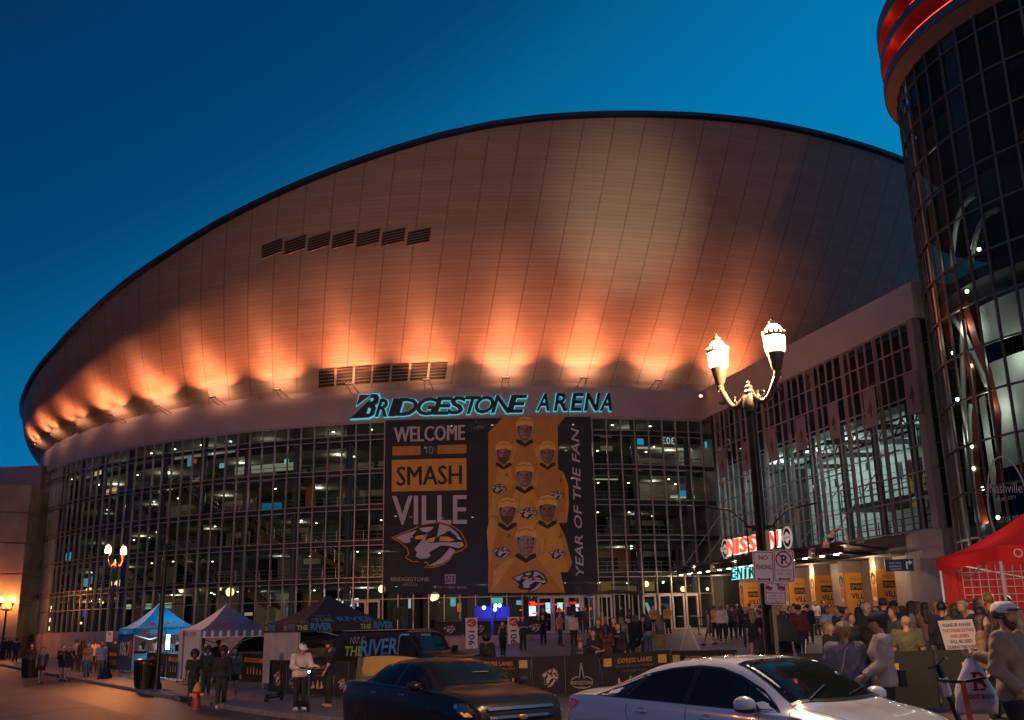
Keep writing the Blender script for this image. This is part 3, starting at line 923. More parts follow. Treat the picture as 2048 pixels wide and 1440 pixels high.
# blue arrow panel and a dark panel behind two door leaves
def facpoly(pts, r): return [fac(x, y, r) for x, y in pts]
def facP(mb, pts, r):
    P_ = facpoly(pts, r)
    return mb.poly(P_, lambda u, v, w: arc(u, r, v))
q = MB().use(glow('door_poster', (60, 95, 125), 0.25)); facP(q, [(1288, 1197), (1311, 1197), (1311, 1256), (1288, 1256)], AR - 0.3)
q.use(glow('door_chevron', (225, 225, 215), 0.7)); facP(q, [(1288, 1205), (1295, 1205), (1305, 1226), (1296, 1256), (1289, 1256), (1298, 1228)], AR - 0.28)
ab(q, 'door_poster')
q = MB().use(glow('door_navy', (20, 40, 60), 0.5)); facP(q, [(1320, 1195), (1342, 1195), (1342, 1250), (1320, 1250)], AR - 0.3)
q.use(glow('door_words', (150, 165, 175), 0.5)); q.text('SMASH', facT(1331, 1212, 0, r=AR - 0.27), 0.28)
ab(q, 'door_poster')
# neon bar glimpsed behind the middle doors, blue stage lights
q = MB().use(glow('neon_red', (255, 50, 30), 3.0))
rr = random.Random(5)
for i in range(26):
    x, y = rr.uniform(1045, 1180), rr.uniform(1203, 1228)
    a, z = fac(x, y, AR - 4); q.box(tuple(arc(a, AR - 4, z)), (rr.uniform(.2, .9), 0.05, rr.uniform(0.05, 0.12)), R_(a))
q.use(glow('neon_pale', (200, 245, 250), 2.0))
for x, y, w, h in ((1065, 1222, .5, .7), (1098, 1216, .5, .8), (1120, 1212, .4, .5), (1135, 1224, .4, 1.0), (1158, 1222, .5, 1.0), (1172, 1212, .5, 0.4)):
    a, z = fac(x, y, AR - 4.2); q.box(tuple(arc(a, AR - 4.2, z)), (w, 0.05, h), R_(a))
ab(q, 'lit_bar')
L = lamp('bar_lamp', 'POINT', tuple(arc(6.5, AR - 2.5, 3.4)), 60, (1.0, 0.35, 0.25), arena, 0.3); L.matrix_parent_inverse = Matrix.Translation((-AC[0], -AC[1], 0))
# ================================================================== emblem: a long-toothed cat's head in profile
def _n(pts): return [((x - 82) / 546.0, (1208 - y) / 546.0) for x, y in pts]
LG = dict(
    outline=_n([(82, 990), (150, 960), (240, 925), (300, 895), (370, 885), (430, 876), (520, 900), (582, 945), (617, 1005), (630, 1045), (607, 1077), (577, 1092), (545, 1102), (528, 1112), (507, 1147), (457, 1188), (390, 1207), (313, 1210), (343, 1186), (338, 1176), (290, 1167), (233, 1167), (188, 1142), (182, 1130), (203, 1105), (193, 1070), (165, 1047), (138, 1022), (100, 1005)]),
    dark=_n([(95, 991), (155, 967), (243, 932), (303, 902), (370, 892), (430, 884), (516, 907), (575, 950), (609, 1008), (620, 1044), (600, 1070), (573, 1084), (540, 1094), (522, 1106), (500, 1142), (453, 1180), (388, 1199), (330, 1203), (352, 1186), (344, 1168), (290, 1159), (236, 1159), (196, 1138), (192, 1130), (212, 1106), (201, 1066), (172, 1042), (144, 1015)]),
    white=[_n(q) for q in (
        [(108, 992), (182, 962), (268, 936), (252, 957), (232, 976), (240, 986), (213, 1000), (224, 1015), (204, 1030), (176, 1030), (142, 1006)],
        [(282, 925), (330, 915), (388, 912), (372, 935), (340, 955), (302, 945)],
        [(430, 890), (500, 911), (554, 955), (590, 1008), (560, 1003), (548, 978), (500, 940), (480, 948), (466, 962), (432, 975), (410, 988), (418, 950)],
        [(340, 962), (358, 976), (330, 1012), (372, 1032), (430, 1022), (520, 1027), (592, 1022), (604, 1046), (584, 1062), (560, 1067), (500, 1052), (440, 1047), (390, 1077), (350, 1102), (370, 1118), (340, 1140), (290, 1142), (258, 1127), (268, 1097), (248, 1072), (274, 1042), (302, 1010)],
        [(505, 1062), (545, 1085), (520, 1110), (500, 1140), (450, 1176), (392, 1193), (345, 1197), (400, 1168), (450, 1128), (482, 1090)])],
    gold=[_n(q) for q in ([(262, 978), (330, 970), (305, 1003), (250, 1003)], [(342, 1000), (405, 985), (385, 1026), (338, 1018)], [(430, 985), (492, 985), (540, 1008), (500, 1018), (430, 1014)], [(590, 1022), (606, 1048), (585, 1060), (570, 1030)])],
    eye=[_n([(495, 947), (530, 966), (552, 978), (515, 974)]), _n([(345, 962), (400, 925), (385, 965), (350, 1000), (325, 1010)])])
def vstrips(pts, step):
    """cut an outline into upright strips so that a wide print can follow a curved wall"""
    x0, x1 = min(p[0] for p in pts), max(p[0] for p in pts)
    n = int(math.ceil((x1 - x0) / step))
    if n <= 1: return [pts]
    out = []
    def half(P_, c, keep_gt):
        r = []
        for i in range(len(P_)):
            a, b_ = P_[i], P_[(i + 1) % len(P_)]
            ia, ib = ((a[0] >= c), (b_[0] >= c)) if keep_gt else ((a[0] <= c), (b_[0] <= c))
            if ia: r.append(a)
            if ia != ib:
                t_ = (c - a[0]) / (b_[0] - a[0]); r.append((c, a[1] + (b_[1] - a[1]) * t_))
        return r
    for i in range(n):
        q = half(half(pts, x0 + (x1 - x0) * i / n, True), x0 + (x1 - x0) * (i + 1) / n, False) if 0 < i < n - 1 else (half(pts, x0 + (x1 - x0) / n, False) if i == 0 else half(pts, x0 + (x1 - x0) * i / n, True))
        if len(q) > 2: out.append(q)
    return out
def emblem(mb, T, x, y, w, mats, dw=0.012, w0=0.0, flip=False, tilt=0.0, step=1e9):
    """mats: outline, dark, white, gold"""
    ca, sa = math.cos(tilt), math.sin(tilt)
    def P(q):
        return [(x + w * ((1 - u if flip else u) * ca - v * sa), y + w * ((1 - u if flip else u) * sa + v * ca)) for u, v in q]
    for i, k_ in enumerate(('outline', 'dark')):
        for z_ in vstrips(P(LG[k_]), step): mb.use(mats[i]).poly(z_, T, w0 + i * dw)
    for q in LG['white']:
        for z_ in vstrips(P(q), step): mb.use(mats[2]).poly(z_, T, w0 + 2 * dw)
    for q in LG['gold']: mb.use(mats[3]).poly(P(q), T, w0 + 3 * dw)
    for q in LG['eye']: mb.use(mats[1]).poly(P(q), T, w0 + 4 * dw)
# ================================================================== name sign on the fascia
asg = thing('arena_sign', 'black letters BRIDGESTONE ARENA haloed in cyan light on the fascia', 'sign', tuple(arc(-1, AR + 0.2, 18)))
M_let = mat('letter_black', (0.012, 0.012, 0.014), 0.35)
M_halo = glow('letter_halo', (90, 205, 225), 0.75)
def world_to(parent):
    L = parent.location.copy()
    return lambda p: Vector(p) - L
def sgT(w_add=0.0):
    # photo-pixel coordinates on the fascia, pushed out by w
    def T(u, v, w=0.0):
        a, z = fac(u, v, AR + 0.25)
        return arc(a, AR + 0.25 + w + w_add, z) - asg.location
    return T
def letter(ch, x0, x1, y0, y1, shear=0.0, wid=None):
    """one letter: x0..x1, y0 (top) .. y1 (bottom) in photo pixels; the base line tilts with the wall"""
    vs, fs, wd = text_mesh(ch, 1.0, 0.0, 0.0, 0.016, 'LEFT', 3)
    us = [v[0] for v in vs]; ws = [v[1] for v in vs]
    u0, u1, w0, w1 = min(us), max(us), min(ws), max(ws)
    hh = y1 - y0
    def mk(grow, wa, wb, m, name, par):
        vs2, fs2, _ = text_mesh(ch, 1.0, 0.05, 0.0, 0.016 + grow, 'LEFT', 3)
        q = MB()
        pts = []
        for p in vs2:
            fu, fv = (p[0] - u0) / (u1 - u0), (p[1] - w0) / (w1 - w0)
            px = x0 + (x1 - x0) * fu + shear * hh * (fv)
            py = y1 - hh * fv
            pts.append(sgT()(px, py, wa if p[2] < 0 else wb))
        q.add(pts, fs2)
        return q.build(name, m, par)
    o = mk(0.0, 0.12, 0.32, M_let, 'letter', asg)
    mk(0.032, 0.02, 0.07, M_halo, 'halo', o)
def bl(x): return 836.0 - (x - 700) * 0.026 + 0.00002 * (x - 1000) ** 2       # base line of the big word
xs_ = [(752, 775, 'R'), (778, 790, 'I'), (791, 831, 'D'), (829, 868, 'G'), (866, 897, 'E'), (894, 924, 'S'), (922, 952, 'T'), (945, 983, 'O'), (982, 1019, 'N'), (1016, 1044, 'E')]
for x0, x1, c in xs_:
    xm = (x0 + x1) / 2
    letter(c, x0, x1, bl(xm) - 36, bl(xm) - 1, 0.30)
for x0, x1, c in ((1072, 1098, 'A'), (1107, 1133, 'R'), (1140, 1161, 'E'), (1167, 1193, 'N'), (1198, 1222, 'A')):
    letter(c, x0, x1, bl(1150) - 37, bl(1150) - 2, 0.16)
# the stylised capital: red flag, black bowl and a long slanting foot
def px_part(pts, w0, w1, m, name, par):
    return MB().prism(pts, sgT(), w0, w1).build(name, m, par)
Bb = [(704, 838), (744, 800), (733, 828), (742, 829), (750, 818), (741, 814), (738, 812), (748, 792), (756, 789), (759, 795), (757, 806), (752, 811), (756, 815), (752, 828), (740, 836)]
Bo = px_part([(704, 838), (743, 800), (734, 829), (741, 829), (745, 819), (739, 816), (742, 806), (749, 803), (750, 797), (741, 797), (744, 790), (757, 790), (760, 797), (757, 808), (751, 812), (754, 817), (749, 831), (738, 836)], 0.12, 0.32, M_let, 'letter', asg)
px_part([(700, 841), (743, 796), (740, 790), (744, 787), (759, 787), (763, 797), (760, 809), (755, 812), (757, 818), (751, 834), (739, 839)], 0.02, 0.07, M_halo, 'halo', Bo)
Rd = px_part([(722, 791), (742, 791), (716, 811)], 0.12, 0.32, mat('letter_red', (0.18, 0.012, 0.012), 0.4), 'red_flag', asg)
px_part([(719, 788), (746, 788), (712, 815)], 0.02, 0.07, M_halo, 'halo', Rd)

# ================================================================== the big banner hung on the glass
bn = thing('banner', 'giant black and gold banner WELCOME TO SMASHVILLE with hockey players on glass facade', 'banner', tuple(arc(-1, AR + 0.3, 4)))
def bnT(u, v, w=0.0):
    a, z = fac(u, v, AR + 0.3)
    return arc(a, AR + 0.3 + w, z) - bn.location
def cr(x, y): return 760 + x / 3.6, 800 + y / 3.6      # enlarged-crop coordinates to photo pixels
def C_(pts): return [cr(*p) for p in pts]
def cloth(name, col, al=0.9, **kw):
    """printed mesh cloth, a little see-through"""
    mm = mat(name, col, 0.75, alpha=al, noise=0.10, nscale=1.5, **kw)
    return mm
Bk = cloth('banner_black', (0.018, 0.018, 0.020), 0.93)
Gd = cloth('banner_gold', (0.62, 0.29, 0.04), 0.94)
Gd2 = cloth('banner_gold_deep', (0.48, 0.20, 0.03), 0.95)
Gd3 = cloth('banner_gold_pale', (0.74, 0.38, 0.07), 0.95)
Wt = cloth('banner_white', (0.48, 0.41, 0.40), 0.95)
Wt2 = cloth('banner_grey', (0.28, 0.23, 0.22), 0.95)
Sk = cloth('banner_skin', (0.30, 0.155, 0.085), 0.96)
Sk2 = cloth('banner_skin_shade', (0.19, 0.095, 0.055), 0.96)
Bd = cloth('banner_beard', (0.10, 0.045, 0.02), 0.96)
base_ = MB()
nn = 14
vs = []
for i in range(nn + 1):
    f = i / nn
    vs += [bnT(771 + (1180 - 771) * f, 840 - 7.5 * f + 1.0 * (2 * f - 1) ** 2), bnT(765 + (1195 - 765) * f, 1189)]
base_.add(vs, [(2 * i, 2 * i + 2, 2 * i + 3, 2 * i + 1) for i in range(nn)])
base_.build('cloth', Bk, bn)
pr = MB()
D = 0.014
def P(m, pts, k):
    for z_ in vstrips(C_(pts), 12): pr.use(m).poly(z_, bnT, D * k)
# left words
def words(txt, x0, x1, y0, y1, m, k, tilt=0.0, bold=0.003, thick=True):
    vs, fs, wd = text_mesh(txt, 1.0, 0.0, 0.0, bold, 'LEFT', 2)
    us = [v[0] for v in vs]; ws = [v[1] for v in vs]
    u0, u1, w0, w1 = min(us), max(us), min(ws), max(ws)
    for kk, dx in ((0, -.007), (.3, .007), (.6, 0)) if thick else ((0, 0),): pr.use(m).add([bnT(*cr(x0 + (x1 - x0) * ((p[0] - u0) / (u1 - u0) * .98 + .01 + dx), y1 - (y1 - y0) * (p[1] - w0) / (w1 - w0) + tilt * ((p[0] - u0) / (u1 - u0) - .5)), D * (k + kk)) for p in vs], fs)
words('WELCOME', 98, 614, 186, 296, Wt, 1, -16)
words('TO', 322, 386, 334, 390, Wt2, 1, -3)
P(Gd2, [(90, 335), (292, 330), (292, 396), (90, 400)], 1)
P(Gd2, [(415, 326), (622, 320), (622, 384), (415, 390)], 1)
P(Gd, [(86, 432), (622, 418), (624, 648), (84, 660)], 1)
words('SMASH', 118, 592, 474, 612, Bk, 2, -12)
words('VILLE', 86, 626, 688, 896, Wt, 1, -6)
emblem(pr, lambda u, v, w: bnT(*cr(82 + u, 1208 - v), w), 0, 0, 546, (Gd2, Bk, Wt, Gd3), D, D * 2, step=40)
words('BRIDGESTONE', 76, 356, 1276, 1305, Wt2, 1, 0, 0.0)
words('ARENA', 163, 270, 1315, 1342, Wt2, 1, 0, 0.0, False)
P(Wt2, [(465, 1255), (545, 1252), (545, 1322), (468, 1325)], 1)
words('5/3', 474, 536, 1266, 1312, Bk, 2)
words('FIFTH THIRD BANK', 378, 632, 1338, 1358, Wt2, 1, 0, 0.0, False)
# right word, running upwards
vs, fs, wd = text_mesh('YEAR OF THE FAN', 1.0, 0.0, 0.20, 0.012, 'LEFT', 2)
us = [v[0] for v in vs]; ws = [v[1] for v in vs]
u0, u1, w0, w1 = min(us), max(us), min(ws), max(ws)
def yr(p):
    fu, fv = (p[0] - u0) / (u1 - u0), (p[1] - w0) / (w1 - w0)
    x = (1410 - 36 * fu) + (fv) * (0) ; y = 1268 - 1068 * fu
    return bnT(*cr(x + 58 * (1 - (1 - fv)) - 0, y), D) if False else bnT(*cr((1468 - 36 * fu) - 58 * fv, y), D)
pr.use(Wt).add([yr(p) for p in vs], fs)
# gold field behind the team
P(Gd2, [(780, 235), (893, 118), (1340, 116), (1280, 185), (1285, 1385), (780, 1385)], 1)
# players, back row to front row: shoulders, collar, head
rpl = random.Random(4)
SKV = [cloth('banner_skin_%d' % i, c, 0.96) for i, c in enumerate(((.34, .18, .10), (.26, .13, .07), (.30, .17, .11)))]
def player(x, y, s, sh, k, beard=0, cage=0, A=False, L=None):
    """x, y: middle of the face; s: scale; sh: jersey outline"""
    P(Gd if k % 2 else Gd2, sh, k)
    Sk = SKV[k % 3]; fw = rpl.uniform(.88, 1.06)
    xm = sum(p[0] for p in sh) / len(sh); ym = sum(p[1] for p in sh) / len(sh)
    for sg in (-1, 1):      # sleeve shading, side piping and creases
        sd = [p for p in sh if (p[0] - xm) * sg > 20]
        if len(sd) > 2: P(Gd2 if k % 2 else Gd, [(xm + sg * 40 + (p[0] - xm - sg * 40) * .98, p[1]) for p in sd], k + .1)
        for j in range(3):
            a_ = rpl.uniform(.3, .9); x_ = xm + sg * a_ * 110 * s; y_ = ym + rpl.uniform(-20, 60)
            P(Gd2, [(x_, y_ - 60 * s), (x_ + 7, y_ - 55 * s), (x_ + sg * 14 + 3, y_ + 60 * s), (x_ + sg * 14 - 2, y_ + 62 * s)], k + .15)
    P(Bk, [(x - 62 * s, y + 75 * s), (x - 30 * s, y + 85 * s), (x, y + 112 * s), (x + 30 * s, y + 85 * s), (x + 62 * s, y + 75 * s), (x + 70 * s, y + 100 * s), (x, y + 140 * s), (x - 70 * s, y + 100 * s)], k + 0.3)
    def E(m, cx, cy, a, b, kk):
        pr.use(m).poly([cr(cx + a * math.cos(t), cy + b * math.sin(t)) for t in (2 * math.pi * i / 22 for i in range(22))], bnT, D * kk)
    E(Sk2, x, y + 18 * s, 50 * s, 72 * s, k + 0.5)
    E(Bk, x, y - 18 * s, 68 * s, 66 * s, k + 0.45)
    E(Sk, x - 4 * s, y + 12 * s, 42 * s * fw, 60 * s, k + 0.6); E(Sk2, x + 22 * s, y + 14 * s, 18 * s, 46 * s, k + 0.62)
    if beard: P(Bd, [(x - 46 * s, y + 8 * s), (x - 30 * s, y + 34 * s), (x, y + 26 * s), (x + 30 * s, y + 34 * s), (x + 46 * s, y + 8 * s), (x + 40 * s, y + 62 * s), (x, y + 98 * s), (x - 40 * s, y + 62 * s)], k + 0.7)
    for sx in (-1, 1):
        P(Bk, [(x + sx * 8 * s - 4 * s, y - 8 * s), (x + sx * 30 * s - 4 * s, y - 12 * s), (x + sx * 30 * s - 4 * s, y - 4 * s), (x + sx * 10 * s - 4 * s, y)], k + 0.75)
    P(Sk2, [(x - 8 * s, y), (x + 2 * s, y), (x + 8 * s, y + 24 * s), (x - 12 * s, y + 24 * s)], k + 0.72)
    P(Bd, [(x - 20 * s, y + 40 * s), (x + 16 * s, y + 40 * s), (x + 10 * s, y + 47 * s), (x - 14 * s, y + 47 * s)], k + 0.78)
    # helmet
    P(Gd3, [(x - 72 * s, y - 20 * s), (x - 66 * s, y - 66 * s), (x - 40 * s, y - 96 * s), (x, y - 106 * s), (x + 40 * s, y - 96 * s), (x + 66 * s, y - 66 * s), (x + 72 * s, y - 20 * s), (x + 54 * s, y - 28 * s), (x, y - 42 * s), (x - 54 * s, y - 28 * s)], k + 0.8)
    P(Gd2, [(x - 54 * s, y - 74 * s), (x, y - 88 * s), (x + 54 * s, y - 74 * s), (x + 50 * s, y - 66 * s), (x, y - 78 * s), (x - 50 * s, y - 66 * s)], k + 0.85)
    for sx in (-1, 1):
        P(Wt2, [(x + sx * 72 * s, y - 20 * s), (x + sx * 56 * s, y - 26 * s), (x + sx * 50 * s, y + 50 * s), (x + sx * 56 * s, y + 54 * s)], k + 0.85)
    if cage:
        for i in range(5): P(Wt2, [(x - 56 * s, y - 30 * s + i * 26 * s), (x + 56 * s, y - 30 * s + i * 26 * s), (x + 52 * s, y - 25 * s + i * 26 * s), (x - 52 * s, y - 25 * s + i * 26 * s)], k + 0.88)
        for i in range(-1, 2): P(Wt2, [(x + i * 24 * s - 2, y - 30 * s), (x + i * 24 * s + 3, y - 30 * s), (x + i * 20 * s + 3, y + 86 * s), (x + i * 20 * s - 2, y + 86 * s)], k + 0.9)
player(1042, 215, 0.9, [(870, 420), (930, 330), (1000, 300), (1085, 300), (1160, 330), (1220, 420), (1220, 700), (870, 700)], 2)
player(890, 385, 0.85, [(785, 600), (790, 510), (850, 470), (940, 480), (1010, 540), (1010, 830), (785, 830)], 3, 1)
player(1205, 385, 0.85, [(1090, 560), (1150, 480), (1240, 480), (1320, 520), (1355, 620), (1360, 745), (1345, 885), (1090, 885)], 4)
player(1040, 545, 0.95, [(860, 720), (900, 660), (985, 620), (1095, 620), (1190, 650), (1240, 720), (1240, 980), (860, 980)], 5, 0)
player(917, 805, 1.0, [(768, 940), (800, 830), (850, 890), (985, 880), (1030, 960), (1030, 1190), (785, 1190)], 6, 1)
player(1205, 790, 1.0, [(1075, 960), (1130, 880), (1280, 880), (1330, 980), (1382, 1180), (1350, 1240), (1075, 1240)], 7)
player(1050, 1020, 1.1, [(795, 1388), (815, 1230), (900, 1160), (985, 1130), (1120, 1130), (1230, 1160), (1300, 1240), (1330, 1388)], 8, 0, 1)
mono = (Bk, Bk, Wt, Gd3)
def em(x, y, w, k, flip=False): emblem(pr, lambda u, v, w_: bnT(*cr(x + u, y - v), w_), 0, 0, w, mono, D * 0.12, D * k, flip)
em(790, 680, 125, 5.8); em(1215, 720, 110, 5.8); em(990, 862, 145, 6.8); em(805, 1140, 135, 7.8); em(1210, 1150, 125, 8.4); em(945, 1385, 260, 9.2)
for x, y in ((910, 535), (1305, 575), (928, 972), (1300, 975)):
    vs, fs, wd = text_mesh('A', 40.0, 0, 0, 0, 'CENTER', 2)
    pr.use(Bk).add([bnT(*cr(x + p[0], y + 18 - p[1]), D * 9.4) for p in vs], fs)
pr.build('print', None, bn)
# ================================================================== entrance block: flat glass wall running towards the street
BC, BN_ = np.array([15.02, 73.32]), np.array([20.94, 49.33])      # far (inner) and near top corners
BL = float(np.hypot(*(BN_ - BC)))
BD = (BN_ - BC) / BL                       # along the wall, towards the street
BO = np.array([-BD[1] * -1, BD[0] * -1])   # candidate outward normal
if BO[0] > 0: BO = -BO
def blk(s, z, o=0.0):
    """s metres from the inner corner, z height, o metres out of the wall"""
    return Vector((BC[0] + BD[0] * s + BO[0] * o, BC[1] + BD[1] * s + BO[1] * o, z))
def bpx(px, py, o=0.0):
    d = ray(px, py)
    n = np.array([BO[0], BO[1]])
    c = BC + n * o
    t = (n @ c) / (n @ d[:2])
    P = t * d[:2]
    return float((P - c) @ BD), EYE + t * d[2]
eb = thing('entrance_building', 'flat glass entrance block with tan parapet between the arena and round tower', 'building', (BC[0], BC[1], 0))
def eb_(mb, name, m=None, parent=None, **kw):
    o = mb.build(name, m, parent or eb, **kw)
    if parent is None: o.location = (-BC[0], -BC[1], 0)
    return o
ZB = 6.25
q = MB()
M_par = mat('parapet_panel', (0.42, 0.36, 0.31), 0.6, noise=0.06, nscale=0.5)
q.add([blk(-3, 17, .12), blk(BL + .1, 17, .12), blk(BL + .1, 18.95, .12), blk(-3, 19.25, .12), blk(-3, 19.25, -.6), blk(BL + .1, 18.95, -.6)], [(0, 1, 2, 3), (3, 2, 5, 4)])
q.add([blk(BL + .1, 17, .12), blk(BL + .1, 17, -14), blk(BL + .1, 18.9, -14), blk(BL + .1, 18.95, .12)], [(0, 1, 2, 3)])
q.add([blk(-3, 17, .12), blk(BL + .1, 17, .12), blk(BL + .1, 17, -.5), blk(-3, 17, -.5)], [(0, 1, 2, 3)])
eb_(q, 'parapet', M_par)
q = MB(); q.add([blk(-3, 18.9, -.3), blk(BL, 18.9, -.3), blk(BL, 18.9, -14), blk(-3, 18.9, -14)], [(0, 1, 2, 3)]); eb_(q, 'roof', M_rim)
NB = 29
ss = [0.12 + (BL - 0.7) * i / NB for i in range(NB + 1)]
q = MB(); gq = MB()
for i, s_ in enumerate(ss):
    q.bar(blk(s_, ZB, .05), blk(s_, 17, .05), 0.12, 0.05, up=(BD[0], BD[1], 0))
    if i % 4 == 1: q.bar(blk(s_ + .2, ZB, .05), blk(s_ + .2, 17, .05), 0.12, 0.045, up=(BD[0], BD[1], 0))
BZ = [16.93, 15.7, 14.4, 13.1, 11.8, 10.5, 9.2, 7.9, ZB + .05]
for z in BZ:
    q.bar(blk(0, z, .03), blk(BL - .5, z, .03), 0.09, 0.055)
for i in range(NB): gq.add([blk(ss[i], ZB, 0), blk(ss[i + 1], ZB, 0), blk(ss[i + 1], 17, 0), blk(ss[i], 17, 0)], [(0, 1, 2, 3)])
M_glassb = glass_mat('entrance_glass', (0.80, 0.90, 0.90), 0.09, 0.01, 0.85)
cw2 = eb_(gq, 'curtain_wall', M_glassb)
q.build('mullion_frame', M_mul, cw2)
q = MB()
q.box((0, 0, 0), (0, 0, 0)) if False else None
q.bar(blk(BL - .25, ZB, 0.0), blk(BL - .25, 17, 0.0), 0.5, 0.5, up=(BD[0], BD[1], 0)); eb_(q, 'corner_post', mat('corner_post', (0.24, 0.19, 0.18), 0.6))
# dark glazed return facing the street
q = MB(); q.add([blk(BL, ZB, -.2), blk(BL, ZB, -14), blk(BL, 17, -14), blk(BL, 17, -.2)], [(0, 1, 2, 3)])
rt = eb_(q, 'return_glass', mat('return_glass', (0.012, 0.016, 0.018), 0.08, spec=0.6))
q = MB()
for z in BZ: q.bar(blk(BL + .04, z, -.1), blk(BL + .04, z, -14), 0.06, 0.06)
for o_ in np.arange(-1.4, -14, -1.4): q.bar(blk(BL + .04, ZB, o_), blk(BL + .04, 17, o_), 0.06, 0.06, up=(0, 1, 0))
q.build('mullion_frame', M_mulp, rt)
# stone pier under the near corner, return wall
q = MB()
T_ = lambda x, y, z: tuple(blk(x, z, y))
def bbox(mb, s0, s1, o0, o1, z0, z1):
    P_ = [blk(s0, z0, o0), blk(s1, z0, o0), blk(s1, z0, o1), blk(s0, z0, o1), blk(s0, z1, o0), blk(s1, z1, o0), blk(s1, z1, o1), blk(s0, z1, o1)]
    return mb.add(P_, [(0, 3, 2, 1), (4, 5, 6, 7), (0, 1, 5, 4), (1, 2, 6, 5), (2, 3, 7, 6), (3, 0, 4, 7)])
M_pier = mat('pier_stone', (0.25, 0.20, 0.185), 0.75, noise=0.2, nscale=1.0)
bbox(q, BL - 2.6, BL + .3, -1.8, .35, 0.3, ZB - .02); bbox(q, BL - 2.62, BL + .32, -1.82, .37, 4.4, 4.46); bbox(q, BL + .0, BL + .25, -14, -1.9, 0.3, ZB - .02)
eb_(q, 'corner_pier', M_pier)
# ---- interior hall behind the glass
q = MB()
M_hall = mat('hall_panel', (0.56, 0.60, 0.58), 0.7)
M_hallb = mat('hall_dark', (0.016, 0.02, 0.024), 0.6)
q.use(M_hall); q.add([blk(-2, 2, -7.5), blk(12.5, 2, -7.5), blk(12.5, 13.2, -7.5), blk(-2, 13.2, -7.5)], [(0, 1, 2, 3)])
q.add([blk(12.5, 2, -10), blk(BL, 2, -10), blk(BL, 12.2, -10), blk(12.5, 12.2, -10), blk(12.5, 2, -7.5), blk(12.5, 13.2, -7.5)], [(0, 1, 2, 3), (4, 5, 3, 0)])
q.use(M_hallb); q.add([blk(-.35, 0, .1), blk(-.35, 0, -12), blk(-.35, 19, -12), blk(-.35, 19, .1)], [(0, 1, 2, 3)])
q.add([blk(-2, 13.2, -7.4), blk(BL, 13.2, -7.4), blk(BL, 17, -7.4), blk(-2, 17, -7.4)], [(0, 1, 2, 3)])
q.add([blk(-2, 13.2, -1), blk(BL - .5, 13.2, -1), blk(BL - .5, 17, -1), blk(-2, 17, -1)], [(0, 1, 2, 3)])
eb_(q, 'hall_wall')
q = MB(); q.add([blk(-2, 13.2, -1), blk(BL, 13.2, -1), blk(BL, 13.2, -10), blk(-2, 13.2, -10)], [(0, 1, 2, 3)]); eb_(q, 'hall_ceiling', mat('hall_ceiling', (0.30, 0.33, 0.32), 0.7))
q = MB(); bbox(q, -2, BL - .3, -10, -0.4, ZB - .5, ZB - .05); bbox(q, 9, BL - .6, -10, -4.2, 8.75, 9.0); eb_(q, 'hall_floor', mat('hall_floor', (0.05, 0.055, 0.06), 0.6))
# courses on the pale wall
q = MB()
for z in np.arange(6.8, 13.2, 0.55): bbox(q, -2, 12.4, -7.5, -7.47, z, z + .03)
eb_(q, 'hall_wall_joint', mat('hall_joint', (0.22, 0.25, 0.25), 0.7))
for s_ in (1.4, 4.6, 7.9, 11.2, 14.6, 18.0, 21.4):
    q = MB().cyl(blk(s_, ZB - .05, -1.3), blk(s_, 13.2, -1.3), 0.22, n=12); eb_(q, 'hall_column', M_colm, smooth=True, angle=.7)
q = MB()
for z in (13.0, 12.1):
    q.bar(blk(-2, z, -2.6), blk(BL - 1, z, -2.6), .12, .12)
for s_ in np.arange(-2, BL - 2, 1.6): q.bar(blk(s_, 13.0, -2.6), blk(s_ + .8, 12.1, -2.6), .06, .06); q.bar(blk(s_ + .8, 12.1, -2.6), blk(s_ + 1.6, 13.0, -2.6), .06, .06)
for s_ in (3, 8, 13, 18): q.bar(blk(s_, 12.6, -1.2), blk(s_ + 1.5, 12.6, -9), .1, .3)
for s_, z in ((6, 11.2), (10, 11.0), (15, 11.4)): q.bar(blk(s_ - 2.5, z, -3.5), blk(s_ + 2, z + .1, -3.5), .06, .06); q.box(tuple(blk(s_, z - .45, -3.5)), (.16, .16, .5)); q.box(tuple(blk(s_ - 1.4, z - .35, -3.5)), (.14, .14, .4))
eb_(q, 'hall_truss', mat('truss_black', (0.02, 0.025, 0.028), 0.5))
M_yel = mat('hall_yellow', (0.55, 0.27, 0.03), 0.6)
for s_, z0, z1 in ((14.4, 8.4, 11.0), (22.6, 7.2, 10.6)):
    q = MB(); bbox(q, s_, s_ + .85, -6.2, -5.6, z0, z1); eb_(q, 'yellow_pillar', M_yel)
q = MB()
bbox(q, 18.2, 21.0, -6.4, -6.0, 11.2, 12.0); eb_(q, 'lit_sign_box', glow('hall_sign', (250, 190, 60), 1.0))
for i in range(8):
    s_ = 15.2 + i * 0.95
    q = MB(); q.prism([(0, 0), (.52, 0), (.52, .9), (.26, 1.15), (0, .9)], lambda u, v, w, s=s_: blk(s + u, 11.0 - v, -4.5 + w), 0, .03); eb_(q, 'pennant', mat('pennant_red' if i % 3 else 'pennant_white', (0.38, 0.02, 0.025) if i % 3 else (0.6, 0.6, 0.58), 0.7))
q = MB()
for s0, s1, z in ((9.2, BL - .8, 9.0), (0, BL - .8, ZB - .05)):
    for h in (.4, .75, 1.1): q.bar(blk(s0, z + h, -4.25 if z > 8 else -1.9), blk(s1, z + h, -4.25 if z > 8 else -1.9), .05, .05)
    for s_ in np.arange(s0, s1, 1.1): q.bar(blk(s_, z, -4.25 if z > 8 else -1.9), blk(s_, z + 1.1, -4.25 if z > 8 else -1.9), .05, .05)
eb_(q, 'hall_balustrade', mat('hall_rail', (0.06, 0.07, 0.075), .4))
